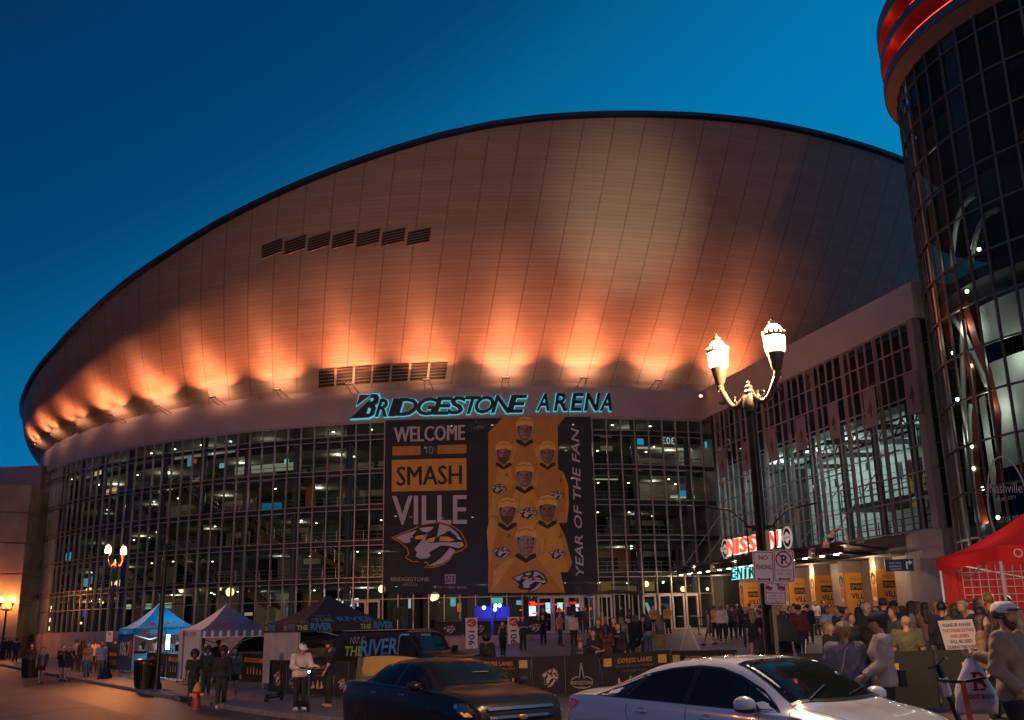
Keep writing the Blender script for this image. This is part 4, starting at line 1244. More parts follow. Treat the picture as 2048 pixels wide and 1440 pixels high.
for s_, o_, z, pw in ((2, -4, 12.6, 260), (6.5, -4.2, 12.6, 280), (11, -4, 12.4, 210), (16, -5, 12.4, 110), (20, -5, 12.2, 110), (3, -4, 8.4, 110), (9, -4, 8.0, 50), (16, -5, 8.2, 34)):
    L = lamp('hall_lamp', 'POINT', tuple(blk(s_, z, o_)), pw, (0.80, 1.0, 0.95), eb, 0.3); L.matrix_parent_inverse = Matrix.Translation((-BC[0], -BC[1], 0))
# ---- ground floor: doorways between posters, canopy over them
q = MB()
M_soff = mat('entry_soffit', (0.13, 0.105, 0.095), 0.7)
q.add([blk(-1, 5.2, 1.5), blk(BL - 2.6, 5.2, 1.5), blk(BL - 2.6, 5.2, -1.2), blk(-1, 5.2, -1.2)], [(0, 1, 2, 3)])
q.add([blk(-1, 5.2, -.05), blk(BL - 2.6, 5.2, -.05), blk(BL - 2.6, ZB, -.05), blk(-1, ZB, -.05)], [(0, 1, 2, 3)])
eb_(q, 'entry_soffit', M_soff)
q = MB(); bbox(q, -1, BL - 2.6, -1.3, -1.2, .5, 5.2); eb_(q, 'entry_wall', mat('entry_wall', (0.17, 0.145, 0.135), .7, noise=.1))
M_pos = mat('poster_gold', (0.62, 0.27, 0.05), 0.6)
M_pgr = mat('poster_grey', (0.34, 0.28, 0.26), 0.6)
M_ink = mat('poster_ink', (0.02, 0.02, 0.02), 0.6)
M_ink2 = mat('poster_white', (0.6, 0.55, 0.52), 0.6)
M_psk = mat('poster_skin', (0.34, 0.18, 0.10), .6)
M_pgd = mat('poster_gold_deep', (0.45, 0.17, 0.025), .6)
pil = []
for i in range(6):
    s0 = 3.1 + i * 3.15
    q = MB(); bbox(q, s0, s0 + .5, -1.2, .5, .5, 5.2); bbox(q, s0 + .5, s0 + 1.9, -1.2, -.6, .5, 5.2); eb_(q, 'pillar', M_pier)
    po = thing('poster', ['SMASHVILLE poster on the entrance pillar nearest the arena', 'SMASHVILLE poster on the second pillar under the entrance sign', 'SMASHVILLE poster behind the parking signs on the third pillar', 'SMASHVILLE poster on the fourth pillar, right of the parking signs', 'SMASHVILLE poster on the fifth pillar, under the canopy lamps', 'SMASHVILLE poster on the pillar nearest the tower'][i], 'poster', tuple(blk(s0, 1.3, .52)), 0, 'posters on the entrance pillars')
    T = lambda u, v, w=0.0, s=s0, po=po: blk(s + 0.51 + w, 1.3 + v, .5 - u) - po.location     # side facing the camera (along the street)
    q = MB()
    # front face of the poster: on the side of the pillar that looks down the street
    F = lambda u, v, w=0.0, s=s0, po=po: blk(s + u, 1.35 + v, .53 + w) - po.location
    Gs = lambda u, v, w=0.0, s=s0, po=po: blk(s + .52 + w, 1.35 + v, .5 - u) - po.location
    q.use(M_pgr).poly([(0, 0), (1.68, 0), (1.68, 3.2), (0, 3.2)], Gs, .0)
    q.use(M_pos).poly([(0, .5), (.25, 0.2), (1.68, 1.1), (1.68, 3.2), (0, 3.2)], Gs, .004)
    q.use(M_pos).poly([(0, 0), (.5, 0), (.5, 3.2), (0, 3.2)], F, .0)
    # player in gold on the narrow face, lettering on the broad one
    q.use(M_ink).ellipse(.25, 2.75, .21, .32, F, .004); q.use(M_psk).ellipse(.25, 2.68, .13, .2, F, .008)
    q.use(M_pgd).poly([(.02, 1.0), (.06, 2.2), (.2, 2.42), (.32, 2.42), (.46, 2.2), (.48, 1.0)], F, .006); q.use(M_ink).poly([(.05, .1), (.1, 1.0), (.4, 1.0), (.42, .1), (.28, .1), (.25, .7), (.2, .1)], F, .006)
    q.use(M_ink2).ellipse(.25, 1.7, .14, .11, F, .010)
    q.use(M_ink); q.text('WELCOME', Gs, .22, .008) if False else None
    for txt, v, h, m_ in (('WELCOME', 2.78, .2, M_ink), ('VILLE', 1.78, .42, M_ink)):
        q.use(m_).text(txt, lambda u, v_, w=0, v=v: Gs(.86 + u, v + v_, w), h, .008, bold=.012)
    q.use(M_ink).poly([(.34, 2.24), (1.38, 2.24), (1.38, 2.62), (.34, 2.62)], Gs, .008)
    q.use(M_pos).text('SMASH', lambda u, v_, w=0: Gs(.86 + u, 2.31 + v_, w), .32, .012, bold=.012)
    emblem(q, lambda u, v, w: Gs(.52 + u, 1.32 + v, w), 0, 0, .62, (M_ink, M_ink, M_ink2, M_pos), .002, .008)
    q.build('print', None, po)
    # door leaf and its small header sign between two pillars
    dd = MB()
    for s_ in (s0 + 1.95, s0 + 2.5, s0 + 3.05): bbox(dd, s_ - .04, s_ + .04, -1.05, -.97, .9, 4.0)
    bbox(dd, s0 + 1.9, s0 + 3.1, -1.05, -.97, 3.95, 4.1)
    do = eb_(dd, 'entry_door', M_dfr)
    g_ = MB(); g_.add([blk(s0 + 1.95, 1, -1.02), blk(s0 + 3.05, 1, -1.02), blk(s0 + 3.05, 4, -1.02), blk(s0 + 1.95, 4, -1.02)], [(0, 1, 2, 3)]); g_.build('pane', glow('door_lit', (165, 160, 135), .35), do)
    hs = MB().use(M_ink if i > 2 else M_ink2); bbox(hs, s0 + 1.95, s0 + 3.1, -.95, -.9, 4.2, 4.75)
    hs.use(M_ink2 if i > 2 else M_ink).text('X-RAY' if i > 2 else 'EXPRESS', lambda u, v, w=0, s=s0: blk(s + 2.52 - 0 + u, 4.38 + v, -.89 + w), .26, .004, fit=.95)
    eb_(hs, 'door_sign')
# blue WILL CALL sign with an arrow hung near the pier
wc = thing('blue_sign', 'blue WILL CALL PARKING TICKETS sign with white arrow by the stone pier', 'sign', tuple(blk(22.6, 4.55, 1.0)))
F = frame((0, 0, 0), (BD[0], BD[1], 0)); F = lambda u, v, w=0.0: Vector((u * .62, -u * .08 + w * -1.0, v * .62))
q = MB().use(mat('sign_blue', (0.02, 0.09, 0.17), .5)); q.prism([(-1.45, -.4), (.75, -.4), (.75, .55), (-1.45, .55)], F, 0, -.06)
q.use(mat('sign_white', (0.75, 0.75, 0.72), .5, emit=(200, 210, 210), es=.12)); q.text('WILL CALL', lambda u, v, w=0: F(-.65 + u, .18 + v, w), .24, .01, fit=1.0); q.text('PARKING', lambda u, v, w=0: F(-.65 + u, -.08 + v, w), .2, .01, fit=.9); q.text('TICKETS', lambda u, v, w=0: F(-.65 + u, -.32 + v, w), .2, .01, fit=.9)
q.poly([(.18, -.25), (.3, -.25), (.3, .2), (.45, .2), (.45, .06), (.68, .27), (.45, .48), (.45, .34), (.18, .34)], F, .01)
q.build('board', None, wc)
for u, y in ((-.6, .06), (.2, 0)): MB().bar((u, y, .34), (u, y, .66), .04, .04).build('hanger', M_fix, wc)
# canopy: dark tilted plates on arms with small lamps, tie rods up to the wall
cp = thing('entrance_canopy', 'dark steel canopy of tilted plates with small lamps over the entrance', 'canopy', tuple(blk(10, 5.4, 2)))
cw_ = lambda v: v - cp.location
def cbox(q, s0, s1, o0, o1, z0, z1, tilt=0.0):
    P_ = [blk(s0, z0, o0), blk(s1, z0, o0), blk(s1, z0 + tilt, o1), blk(s0, z0 + tilt, o1), blk(s0, z1, o0), blk(s1, z1, o0), blk(s1, z1 + tilt, o1), blk(s0, z1 + tilt, o1)]
    return q.add([p_ - cp.location for p_ in P_], [(0, 3, 2, 1), (4, 5, 6, 7), (0, 1, 5, 4), (1, 2, 6, 5), (2, 3, 7, 6), (3, 0, 4, 7)])
M_can = mat('canopy_steel', (0.05, 0.042, 0.036), .45, .4)
for i in range(7):
    s0 = -1.2 + i * 3.2
    q = MB(); cbox(q, s0, s0 + 2.9, .6, 3.6, 5.45, 5.55, .35); cbox(q, s0 + .2, s0 + 2.7, 3.1, 3.3, 5.35, 5.72, .0); q.build('plate', M_can, cp)
    q = MB(); cbox(q, s0 + 1.35, s0 + 1.55, .05, 3.5, 5.2, 5.38, .25); q.build('arm', M_can, cp)
    q = MB()
    for k_ in (.7, 2.1):
        q.box(tuple(blk(s0 + k_, 5.3, 3.2) - cp.location), (.22, .22, .05))
    q.build('canopy_light', glow('canopy_lens', (255, 225, 195), 9), cp)
    if i % 2 == 0:
        L = lamp('canopy_lamp', 'POINT', tuple(blk(s0 + 1.4, 5.0, 2.6)), 150, (1.0, .68, .42), None, .12); L.parent = cp; L.location = blk(s0 + 1.4, 5.0, 2.6) - cp.location
        L = lamp('entry_lamp', 'POINT', tuple(blk(s0 + 1.4, 4.7, .2)), 80, (1.0, .72, .45), None, .12); L.parent = cp; L.location = blk(s0 + 1.4, 4.7, .8) - cp.location
    q = MB(); q.bar(blk(s0 + 1.4, 5.8, 3.3) - cp.location, blk(s0 + 2.2, 9.9, .1) - cp.location, .05, .05); q.build('tie_rod', mat('tie_rod', (.3, .25, .22), .4, .5), cp)
# hanging flags on the glass
for i, (x0, y0, x1, y1) in enumerate(((1438, 902, 1448, 955), (1484, 888, 1497, 940), (1535, 862, 1549, 918), (1591, 840, 1610, 898), (1654, 813, 1676, 876), (1725, 784, 1750, 852), (1806, 752, 1834, 826))):
    s0, z0 = bpx(x0, y0, .9); s1, _ = bpx(x1, y0, .9); _, z1 = bpx(x1, y1, .9)
    sm = (s0 + s1) / 2; zt = z0 + 0.0; h = zt - z1
    fl = thing('hanging_flag', ['narrow pale flag hung on the entrance glass nearest the arena corner', 'narrow pale flag, second from the arena corner on entrance glass', 'narrow pale flag just left of the near street lamp globe pole', 'pale flag just right of the street lamp pole on entrance glass', 'pale flag in the middle right of the entrance glass', 'large pale flag second from the tower on entrance glass', 'largest pale flag on the entrance glass, beside the tower'][i], 'flag', tuple(blk(sm, zt, .9)), 0, 'flags hung on the entrance glass')
    F = lambda u, v, w=0.0, sm=sm, zt=zt, fl=fl: blk(sm + u, zt + v, .9 + w) - fl.location
    q = MB().use(mat('flag_cloth', (.22, .16, .145), .8)); q.prism([(-.55, 0), (.55, 0), (.55, -h), (-.55, -h)], F, -.01, .01)
    q.use(mat('flag_print', (.08, .05, .05), .8)); q.poly([(-.28, -h * .62), (.02, -h * .25), (.2, -h * .55), (.1, -h * .62), (.12, -h * .78), (-.05, -h * .78), (-.05, -h * .62)], F, .016); q.build('cloth', None, fl)
    q = MB(); q.bar(F(-.6, .03, -.9), F(-.6, .03, 0), .04, .04); q.bar(F(-.6, .03, 0), F(.6, .03, 0), .04, .04); q.build('bracket', M_fix, fl)
# NISSAN sign and two roundels standing on the canopy
ns = thing('red_sign', 'lit red letters NISSAN with white edges standing on the entrance canopy', 'sign', tuple(blk(1.9, 6.2, 3.0)))
M_ns = glow('letter_red_lit', (255, 90, 62), 1.25); M_nw = glow('letter_white_edge', (255, 226, 205), 1.5)
def nT(px, py, w=0.0):
    s_, z = bpx(px, py, 3.0)
    return blk(s_, z, 3.0 + w) - ns.location
for c, x0, x1 in (('N', 1457, 1473), ('I', 1475, 1481), ('S', 1483, 1498), ('S', 1500, 1516), ('A', 1517, 1535), ('N', 1540, 1560)):
    vs, fs, wd = text_mesh(c, 1.0, 0.05, 0, .03, 'LEFT', 2); us = [v[0] for v in vs]; ws = [v[1] for v in vs]
    u0, u1, w0, w1 = min(us), max(us), min(ws), max(ws)
    xm = (x0 + x1) / 2
    yt, yb = 1081 - (xm - 1457) * .20, 1111 - (xm - 1457) * .175
    for grow, wa, wb, m_, nm in ((0, .10, .16, M_ns, 'letter'), (.035, -.05, .08, M_nw, 'edge')):
        v2, f2, _ = text_mesh(c, 1.0, .05, 0, .03 + grow, 'LEFT', 2)
        q = MB().add([nT(x0 + (x1 - x0) * (p_[0] - u0) / (u1 - u0), yb + (yt - yb) * (p_[1] - w0) / (w1 - w0) - ((x0 + (x1 - x0) * (p_[0] - u0) / (u1 - u0)) - xm) * .19, wa if p_[2] < 0 else wb) for p_ in v2], f2)
        if nm == 'letter': lo = q.build(nm, m_, ns)
        else: q.build(nm, m_, lo)
for x, y, r_, lab in ((1450, 1098, 10, 0), (1574, 1075, 11, 1)):
    em_ = thing('roundel', ['silver round emblem left of the red lit letters', 'silver round emblem right of the red lit letters'][lab], 'emblem', tuple(blk(*bpx(x, y, 3.0), 3.0)), 0, 'round emblems beside the red letters')
    s_, z = bpx(x, y, 3.0)
    R0 = .52
    F = lambda u, v, w=0.0, s=s_, z=z, em_=em_: blk(s + u, z + v, 3.0 + w) - em_.location
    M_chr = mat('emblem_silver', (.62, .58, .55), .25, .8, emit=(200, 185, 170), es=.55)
    ring = lambda a, b, n=24: [(a * math.cos(t), b * math.sin(t)) for t in (2 * math.pi * i / n for i in range(n))]
    q = MB().use(M_chr).prism(ring(R0 * 1.0, R0 * 1.25), F, -.06, .0); q.use(M_ink).poly(ring(R0 * .8, R0 * 1.02), F, .004); q.use(M_chr).prism([(-R0 * 1.1, -.14), (R0 * 1.1, -.14), (R0 * 1.1, .14), (-R0 * 1.1, .14)], F, .005, .04); q.poly(ring(R0 * .5, R0 * .62), F, .003 + .004)
    q.use(M_ink).text('NISSAN', F, .2, .05, fit=.85) if False else None
    q.use(M_ink).text('NISSAN', lambda u, v, w=0: F(u, v - .07, w), .2, .045, fit=.85)
    q.build('badge', None, em_)
    MB().bar(F(0, -R0 * 1.2, -.03), F(0, -1.3, -.03), .07, .07).build('post', M_chr, em_)
en = thing('cyan_sign', 'cyan outlined letters ENTRANCE hanging under the canopy near the arena', 'sign', tuple(blk(2.4, 4.4, 3.0)))
for i, c in enumerate('ENTRANCE'):
    x0 = 1464 + i * 12.5; x1 = x0 + 10
    vs, fs, wd = text_mesh(c, 1.0, .05, 0, .02, 'LEFT', 2); us = [v[0] for v in vs]; ws = [v[1] for v in vs]
    u0, u1, w0, w1 = min(us), max(us), min(ws), max(ws)
    xm = (x0 + x1) / 2; yb = 1159 - (xm - 1464) * .10; yt = yb - 24
    for grow, wa, wb, m_, nm in ((-.015, .05, .1, mat('letter_teal', (.02, .06, .07), .4), 'letter'), (.03, -.04, .02, glow('letter_cyan', (120, 225, 232), 1.6), 'halo')):
        v2, f2, _ = text_mesh(c, 1.0, .05, 0, .02 + grow, 'LEFT', 2)
        pp = []
        for p_ in v2:
            x_ = x0 + (x1 - x0) * (p_[0] - u0) / (u1 - u0)
            s_, z_ = bpx(x_, yb + (yt - yb) * (p_[1] - w0) / (w1 - w0) - (x_ - xm) * .1, 3.0)
            pp.append(blk(s_, z_, 3.0 + (wa if p_[2] < 0 else wb)) - en.location)
        o = MB().add(pp, f2).build(nm, m_, en if nm == 'letter' else lo2)
        if nm == 'letter': lo2 = o
# camera dome on a goose-neck
cdm = thing('security_camera', 'cream dome camera on a gooseneck arm above the canopy', 'camera', tuple(blk(*bpx(1695, 1078, 3.2), 3.2)))
s_, z_ = bpx(1695, 1078, 3.2)
F = lambda u, v, w=0.0: blk(s_ + u, z_ + v, 3.2 + w) - cdm.location
M_crm = mat('cream_metal', (.6, .5, .36), .4)
MB().tube([F(.0, -.6), F(.0, .2), F(-.15, .5), F(-.6, .6), F(-1.3, .55), F(-1.55, .4)], .05).build('arm', M_crm, cdm)
MB().lathe([(.05, .1), (.2, .05), (.22, -.1), (.1, -.14)], tuple(F(-1.55, .3)), 14).build('housing', M_crm, cdm, smooth=True)
MB().ball(tuple(F(-1.55, .16)), .15, n=12, m=8).build('dome', mat('dark_dome', (.02, .02, .02), .1), cdm, smooth=True)
# floodlight at the parapet's inner corner
fl_ = thing('floodlight', 'small bright floodlight on the parapet corner beside the fascia', 'floodlight', tuple(blk(*bpx(1403, 793, .5), .5)))
MB().box((0, 0, 0), (.3, .3, .2)).build('housing', M_fix, fl_); MB().box((-.1, -.2, .0), (.2, .05, .14)).build('lens', glow('flood_lens', (255, 160, 110), 12), fl_)
# assumed floodlights added on the canopy's near end, aimed up at the roof panels
for lab, s_, tg_, an_, en_, c_ in (('assumed warm floodlight added on the canopy end, aimed up at the roof panels', 24.0, (2, 66, 27), 115, 2300, (1.0, .34, .15)), ('assumed pale floodlight added on the canopy end with a narrow beam on the roof', 23.2, None, 27, 11000, (1.0, .80, .46))):
    P0 = Vector((16.7, 49.1, 5.95)) if tg_ else Vector((15.9, 52.0, 5.95))
    bf = thing('assumed_roof_flood', lab, 'floodlight', tuple(P0), 0, 'assumed roof floodlights on the canopy')
    MB().box((0, 0, -.22), (.34, .3, .26)).build('housing', M_fix, bf)
    tg_ = tg_ or soff(*soff_at(1255, 440))
    L = lamp('assumed_flood_lamp', 'SPOT', tuple(P0), en_, c_, None, .15, tg_, R_(an_), 1.0); L.parent = bf; L.location = (0, 0, 0)

# ================================================================== round glass tower at the right
TC, TR, TT = np.array([30.0, 45.0]), 9.55, 28.75
tw = thing('round_tower', 'round dark glass tower with red neon crown at the right edge', 'tower', (TC[0], TC[1], 0))
def tp_(deg, r, z): return Vector((r * math.cos(R_(deg)), r * math.sin(R_(deg)), z))
TS = 6.42
angs = [170.2 + TS * i for i in range(-3, 26)]
q, gq = MB(), MB()
for a in angs:
    q.bar(tp_(a, TR + .03, .3), tp_(a, TR + .03, TT), .12, .08, up=tuple(tp_(a, 1, 0)))
rows = list(np.arange(1.3, TT, 2.05))
for i in range(len(angs) - 1):
    for z in rows: q.bar(tp_(angs[i], TR, z), tp_(angs[i + 1], TR, z), .10, .09)
    gq.add([tp_(angs[i], TR - .04, .3), tp_(angs[i + 1], TR - .04, .3), tp_(angs[i + 1], TR - .04, TT), tp_(angs[i], TR - .04, TT)], [(0, 1, 2, 3)])
tg = gq.build('curtain_wall', glass_mat('tower_glass', (.62, .80, .78), .16, .01, .72), tw)
q.build('mullion_frame', mat('tower_mullion', (.10, .085, .075), .4, .4), tg)
pf = [(TR - .2, TT), (TR + .05, TT), (TR + .55, TT + .5)]
MB().lathe(pf, (0, 0, 0), 96).build('crown_soffit', mat('crown_concrete', (.17, .135, .13), .7), tw, smooth=True, angle=.5)
M_cb = mat('crown_band', (.06, .075, .13), .5)
M_cr = mat('crown_red', (.30, .028, .022), .5)
M_neon = glow('crown_neon', (255, 70, 38), 3.5)
z = TT + .5
for i in range(2):
    MB().lathe([(TR + .55, z), (TR + .62, z + .02), (TR + .62, z + .5), (TR - .1, z + .52)], (0, 0, 0), 96).build('crown_ring', M_cb, tw, smooth=True, angle=.5)
    MB().lathe([(TR - .1, z + .52), (TR - .1, z + 1.5), (TR + .55, z + 1.52)], (0, 0, 0), 96).build('crown_recess', M_cr, tw, smooth=True, angle=.5)
    nn_ = MB()
    seg = [(100, 262)] if i == 0 else [(120, 168), (172, 186), (190, 260)]
    for a0, a1 in seg: nn_.tube([tp_(a, TR + .50, z + .60) for a in np.arange(a0, a1, 2.5)], .035, 6)
    nn_.build('neon_tube', M_neon, tw)
    z += 1.52
MB().lathe([(TR + .55, z), (TR + .62, z + .02), (TR + .62, z + .7), (TR - 1, z + .75)], (0, 0, 0), 96).build('crown_ring', M_cb, tw, smooth=True, angle=.5)
for a in (150, 175, 205, 230, 255):
    for zz in (TT + 1.6, TT + 3.1):
        L = lamp('neon_lamp', 'POINT', tuple(tp_(a, TR + .45, zz)), 9, (1.0, .12, .06), tw, .1)
# inside the tower: core wall, floors, white panels, red ribbons, spot lamps
MB().lathe([(4.2, 0), (4.2, TT)], (0, 0, 0), 40).build('core', mat('tower_core', (.10, .11, .11), .7), tw, smooth=True)
MB().lathe([(.01, TT - .25), (TR - .12, TT - .25), (TR - .12, TT - .02), (.01, TT - .02)], (0, 0, 0), 64).build('roof_slab', mat('tower_slab', (.06, .06, .06), .7), tw)
for zf in (5.5, 16.8, 21.5, 25.5):
    MB().lathe([(4.2, zf), (TR - .5, zf), (TR - .5, zf + .5), (4.2, zf + .5)], (0, 0, 0), 64).build('floor_slab', mat('tower_slab', (.06, .06, .06), .7), tw)
M_tw = mat('tower_white', (.5, .5, .46), .6)
for a0, a1, r_, z0, z1 in ((182, 215, 8.2, 8.4, 13.2), (185, 220, 8.3, 14.0, 15.9), (171, 177, 8.0, 6.5, 12.0), (186, 212, 8.0, 4.2, 5.4)):
    MB().lathe([(r_, z0), (r_, z1)], (0, 0, 0), 16, R_(a0), R_(a1)).build('white_wall', M_tw, tw, smooth=True)
# curving white beams and red ribbons
for k_, (a0, z0, a1, z1, r_) in enumerate(((169, 7, 183, 15.5, 8.9), (172, 16.2, 190, 12, 8.9), (178, 18, 196, 20.8, 8.8), (173, 6.2, 180, 11.5, 8.9), (188, 17.2, 204, 19.6, 8.8))):
    MB().tube([tp_(a0 + (a1 - a0) * t_, r_, z0 + (z1 - z0) * t_ + .9 * math.sin(math.pi * t_)) for t_ in np.linspace(0, 1, 12)], .13, 8).build('white_beam', M_tw, tw, smooth=True)
M_rib = mat('ribbon_red', (.42, .05, .025), .5)
def ribbon(pts, w):
    q = MB(); vs = []
    for a, z in pts: vs += [tp_(a - w[0], 8.9, z), tp_(a + w[0], 8.8, z + w[1])]
    q.add(vs, [(2 * i, 2 * i + 2, 2 * i + 3, 2 * i + 1) for i in range(len(pts) - 1)]); q.build('red_ribbon', M_rib, tw, smooth=True)
ribbon([(178, 5.8), (176, 7.2), (178, 9), (181, 10.8), (182.5, 12.6), (181, 14.4), (182.5, 16)], (1.5, .3))
ribbon([(187, 7), (190, 8.6), (192.5, 10.4), (191, 12.4), (187, 14.2), (184.5, 16)], (.9, .25))
ribbon([(171, 5.0), (173, 6.6), (175, 7.8)], (2, .5))
q = MB()
for a, r_, z in ((187, 8.9, 16.6), (191, 8.9, 17.0), (183, 8.9, 13.2), (195, 8.9, 18.2), (177, 8.9, 9.6), (180, 8.9, 7.6), (186, 8.9, 6.2), (176, 8.9, 8.6), (187, 8.9, 3.2), (188, 8.9, 3.5), (172, 9, 12.0), (174, 9, 14.2)): q.ball(tuple(tp_(a, r_, z)), .09, n=8, m=5)
q.build('spot_lamp_row', glow('tower_lamp', (255, 245, 220), 12), tw)
for a, r_, z, pw in ((190, 9.0, 11.0, 60), (200, 9.0, 13, 60), (184, 9.1, 15, 50), (175, 9.0, 10, 45), (178, 9.0, 6, 30), (190, 8.9, 18.5, 26), (180, 8.9, 23.5, 8), (192, 8.9, 5, 25)): lamp('tower_lamp', 'POINT', tuple(tp_(a, r_, z)), pw, (1.0, .95, .82), tw, .2)
# etched guitar-pick emblem with words on the tower glass
gp = thing('glass_emblem', 'etched pick shaped emblem NASHVILLE on the lower tower glass', 'sign', (TC[0], TC[1], 0))
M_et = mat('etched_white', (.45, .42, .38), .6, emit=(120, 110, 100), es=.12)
F = lambda u, v, w=0.0: tp_(196.5 + math.degrees(u / TR), TR + .12 + w, 6.3 + v)
q = MB()
for i in range(24):
    a, b_ = 2 * math.pi * i / 24, 2 * math.pi * (i + 1) / 24
    sh = lambda t: F(1.15 * math.sin(t) * (1 - .35 * (math.cos(t) < 0) * abs(math.cos(t))), 2.3 * math.cos(t))
    q.bar(sh(a), sh(b_), .05, .05)
q.use(M_et).text('Nashville', lambda u, v, w=0: F(u, v + .75 + u * -.12, w), .62, 0, shear=.1, fit=1.8)
q.text('MUSIC CITY', lambda u, v, w=0: F(u, v + .45, w), .2, fit=1.1)
q.text('VISITOR INFO', lambda u, v, w=0: F(u, v - .45, w), .34, fit=1.5); q.text('OPEN', lambda u, v, w=0: F(u, v - 1.4, w), .2)
q.build('etching', M_et, gp)
# ================================================================== street furniture
GRP = 'twin lantern street lamps'
M_iron = mat('lamp_iron', (0.022, 0.02, 0.018), 0.38, 0.7)
M_ironl = mat('lamp_iron_pale', (0.16, 0.12, 0.09), 0.45, 0.5)
M_globe = glow('lamp_globe', (255, 206, 140), 26)
M_cap = mat('lamp_cap', (0.30, 0.24, 0.18), 0.5)
def street_lamp(label, x, y, H, rz, power, col=(1.0, 0.62, 0.30), lit=True):
    """fluted pole with two scrolled arms and acorn lanterns; H = height of the arms"""
    t_ = thing('street_lamp', label, 'street lamp', (x, y, gz(x, y) - 0.02), rz, GRP)
    k_ = H / 4.2
    MB().lathe([(.22, 0), (.22, .14), (.17, .2), (.15, .6), (.115, .75), (.085, .9), (.08, H * .62), (.066, H - .36)], n=20).build('pole', M_iron, t_, smooth=True, angle=.5)
    MB().lathe([(.066, H - .38), (.10, H - .34), (.11, H - .28), (.10, H - .16), (.075, H - .12), (.085, H - .08), (.05, H - .04), (.06, H), (.02, H + .04), (.03, H + .07), (0, H + .10)], n=16).build('finial', M_ironl, t_, smooth=True, angle=.6)
    for s_ in (-1, 1):
        pts = [(s_ * (.08 + .46 * i / 18), 0, H - .14 - .13 * math.sin(math.pi * min(1, i / 18 * 1.15)) + .22 * (i / 18) ** 4) for i in range(19)]
        q = MB().tube(pts, [.050 - .014 * abs(.5 - i / 18) for i in range(19)], 8)
        for cx_, cz_, r0, a0, dr in ((.24, -.13, .10, 2.6, .55), (.50, -.10, .075, -.4, -.6)):
            q.tube([(s_ * (cx_ + (r0 - .0085 * i) * math.cos(dr * i + a0)), 0, H + cz_ + (r0 - .0085 * i) * math.sin(dr * i + a0)) for i in range(9)], [.028 - .0015 * i for i in range(9)], 6)
        q.build('arm', M_ironl, t_, smooth=True, angle=.8)
        cx = s_ * .54; L_ = lambda P_, n=18: MB().lathe([(r, H + z) for r, z in P_], (cx, 0, 0), n)
        b_ = L_([(.05, .04), (.06, .10), (.045, .13), (.075, .17), (.11, .34), (.125, .38), (.125, .41), (.09, .415)]).build('lantern', M_ironl, t_, smooth=True, angle=.6)
        L_([(.09, .41), (.145, .43), (.156, .52), (.16, .60), (.155, .65)]).build('globe', M_globe if lit else M_cap, b_, smooth=True)
        q = L_([(.152, .64), (.17, .65), (.17, .69), (.145, .70)])
        for i in range(14):
            t0 = 2 * math.pi * i / 14; q.box((cx + .163 * math.cos(t0), .163 * math.sin(t0), H + .715), (.03, .03, .04), t0)
        q.lathe([(.07, H + .84), (.055, H + .87), (.06, H + .89), (.02, H + .905), (.028, H + .93), (.008, H + .95), (.005, H + .99)], (cx, 0, 0), 12); q.build('crown', M_cap, b_, smooth=True, angle=.6)
        L_([(.142, .70), (.125, .78), (.085, .83), (.07, .84)]).build('dome', M_globe if lit else M_cap, b_, smooth=True)
        if lit: lamp('lantern_lamp', 'POINT', (cx, 0, H + .60), power, col, b_, .13)
    return t_
def open_globe(m):
    """the glowing cover lets its own lamp's light out: a diffusing cover that both glows and transmits"""
    t = m.node_tree
    o = [n for n in t.nodes if n.type == 'OUTPUT_MATERIAL'][0]; b = t.nodes['Principled BSDF']
    tr = nd(t, 'ShaderNodeBsdfTransparent'); mx = nd(t, 'ShaderNodeMixShader'); mx.inputs[0].default_value = .12
    t.links.new(tr.outputs[0], mx.inputs[1]); t.links.new(b.outputs[0], mx.inputs[2]); t.links.new(mx.outputs[0], o.inputs['Surface'])
open_globe(M_globe)
def pole_at(px, Y): return gpt(px, Y)
a = gpt(1559, 14.6)
L0 = street_lamp('nearest twin lantern street lamp, black pole behind the white car', a[0], a[1], 5.16, R_(-52), 1500)
# two bent banner arms on the near pole
q = MB(); zz = 3.55
for s_ in (-1, 1):
    for z0, z1 in ((3.45, 3.45),):
        q.tube([(s_ * .09, 0, 3.05), (s_ * .12, 0, 3.05)], .03)
        q.tube([(s_ * .1, 0, 2.72), (s_ * .2, 0, 2.72), (s_ * .2, 0, 3.12), (s_ * .42, 0, 3.32), (s_ * .85, 0, 3.40)], .014, 6)
        q.tube([(s_ * .09, 0, 3.08), (s_ * .2, 0, 3.08)], .02, 6)
q.v = [(v[0] * math.cos(R_(52)) - v[1] * math.sin(R_(52)), v[0] * math.sin(R_(52)) + v[1] * math.cos(R_(52)), v[2]) for v in q.v]
q.build('banner_arm', M_iron, L0, smooth=True)
a = gpt(212, 53.8)
street_lamp('lit twin lantern street lamp among walkers on the left pavement', a[0], a[1], 5.75, R_(66), 1500, (1.0, .31, .085))
a = gpt(2, 86)
street_lamp('farthest lit street lamp cut by the left edge', a[0], a[1], 4.2, R_(60), 420, (1.0, .31, .085))
for (x, y, pw) in ((-17.5, 14.0, 330), (13.5, -5.0, 1200)):   # unseen lamps added along the near kerb as warm fill
    t_ = street_lamp('added unseen twin lantern street lamp on the near kerb, %s of the cars' % ('up the street' if x < 0 else 'down the street'), x, y, 4.6, R_(34), pw, (1.0, .38, .14) if x < 0 else (1.0, .52, .27))
    t_.location.z = base(x, y) + .1
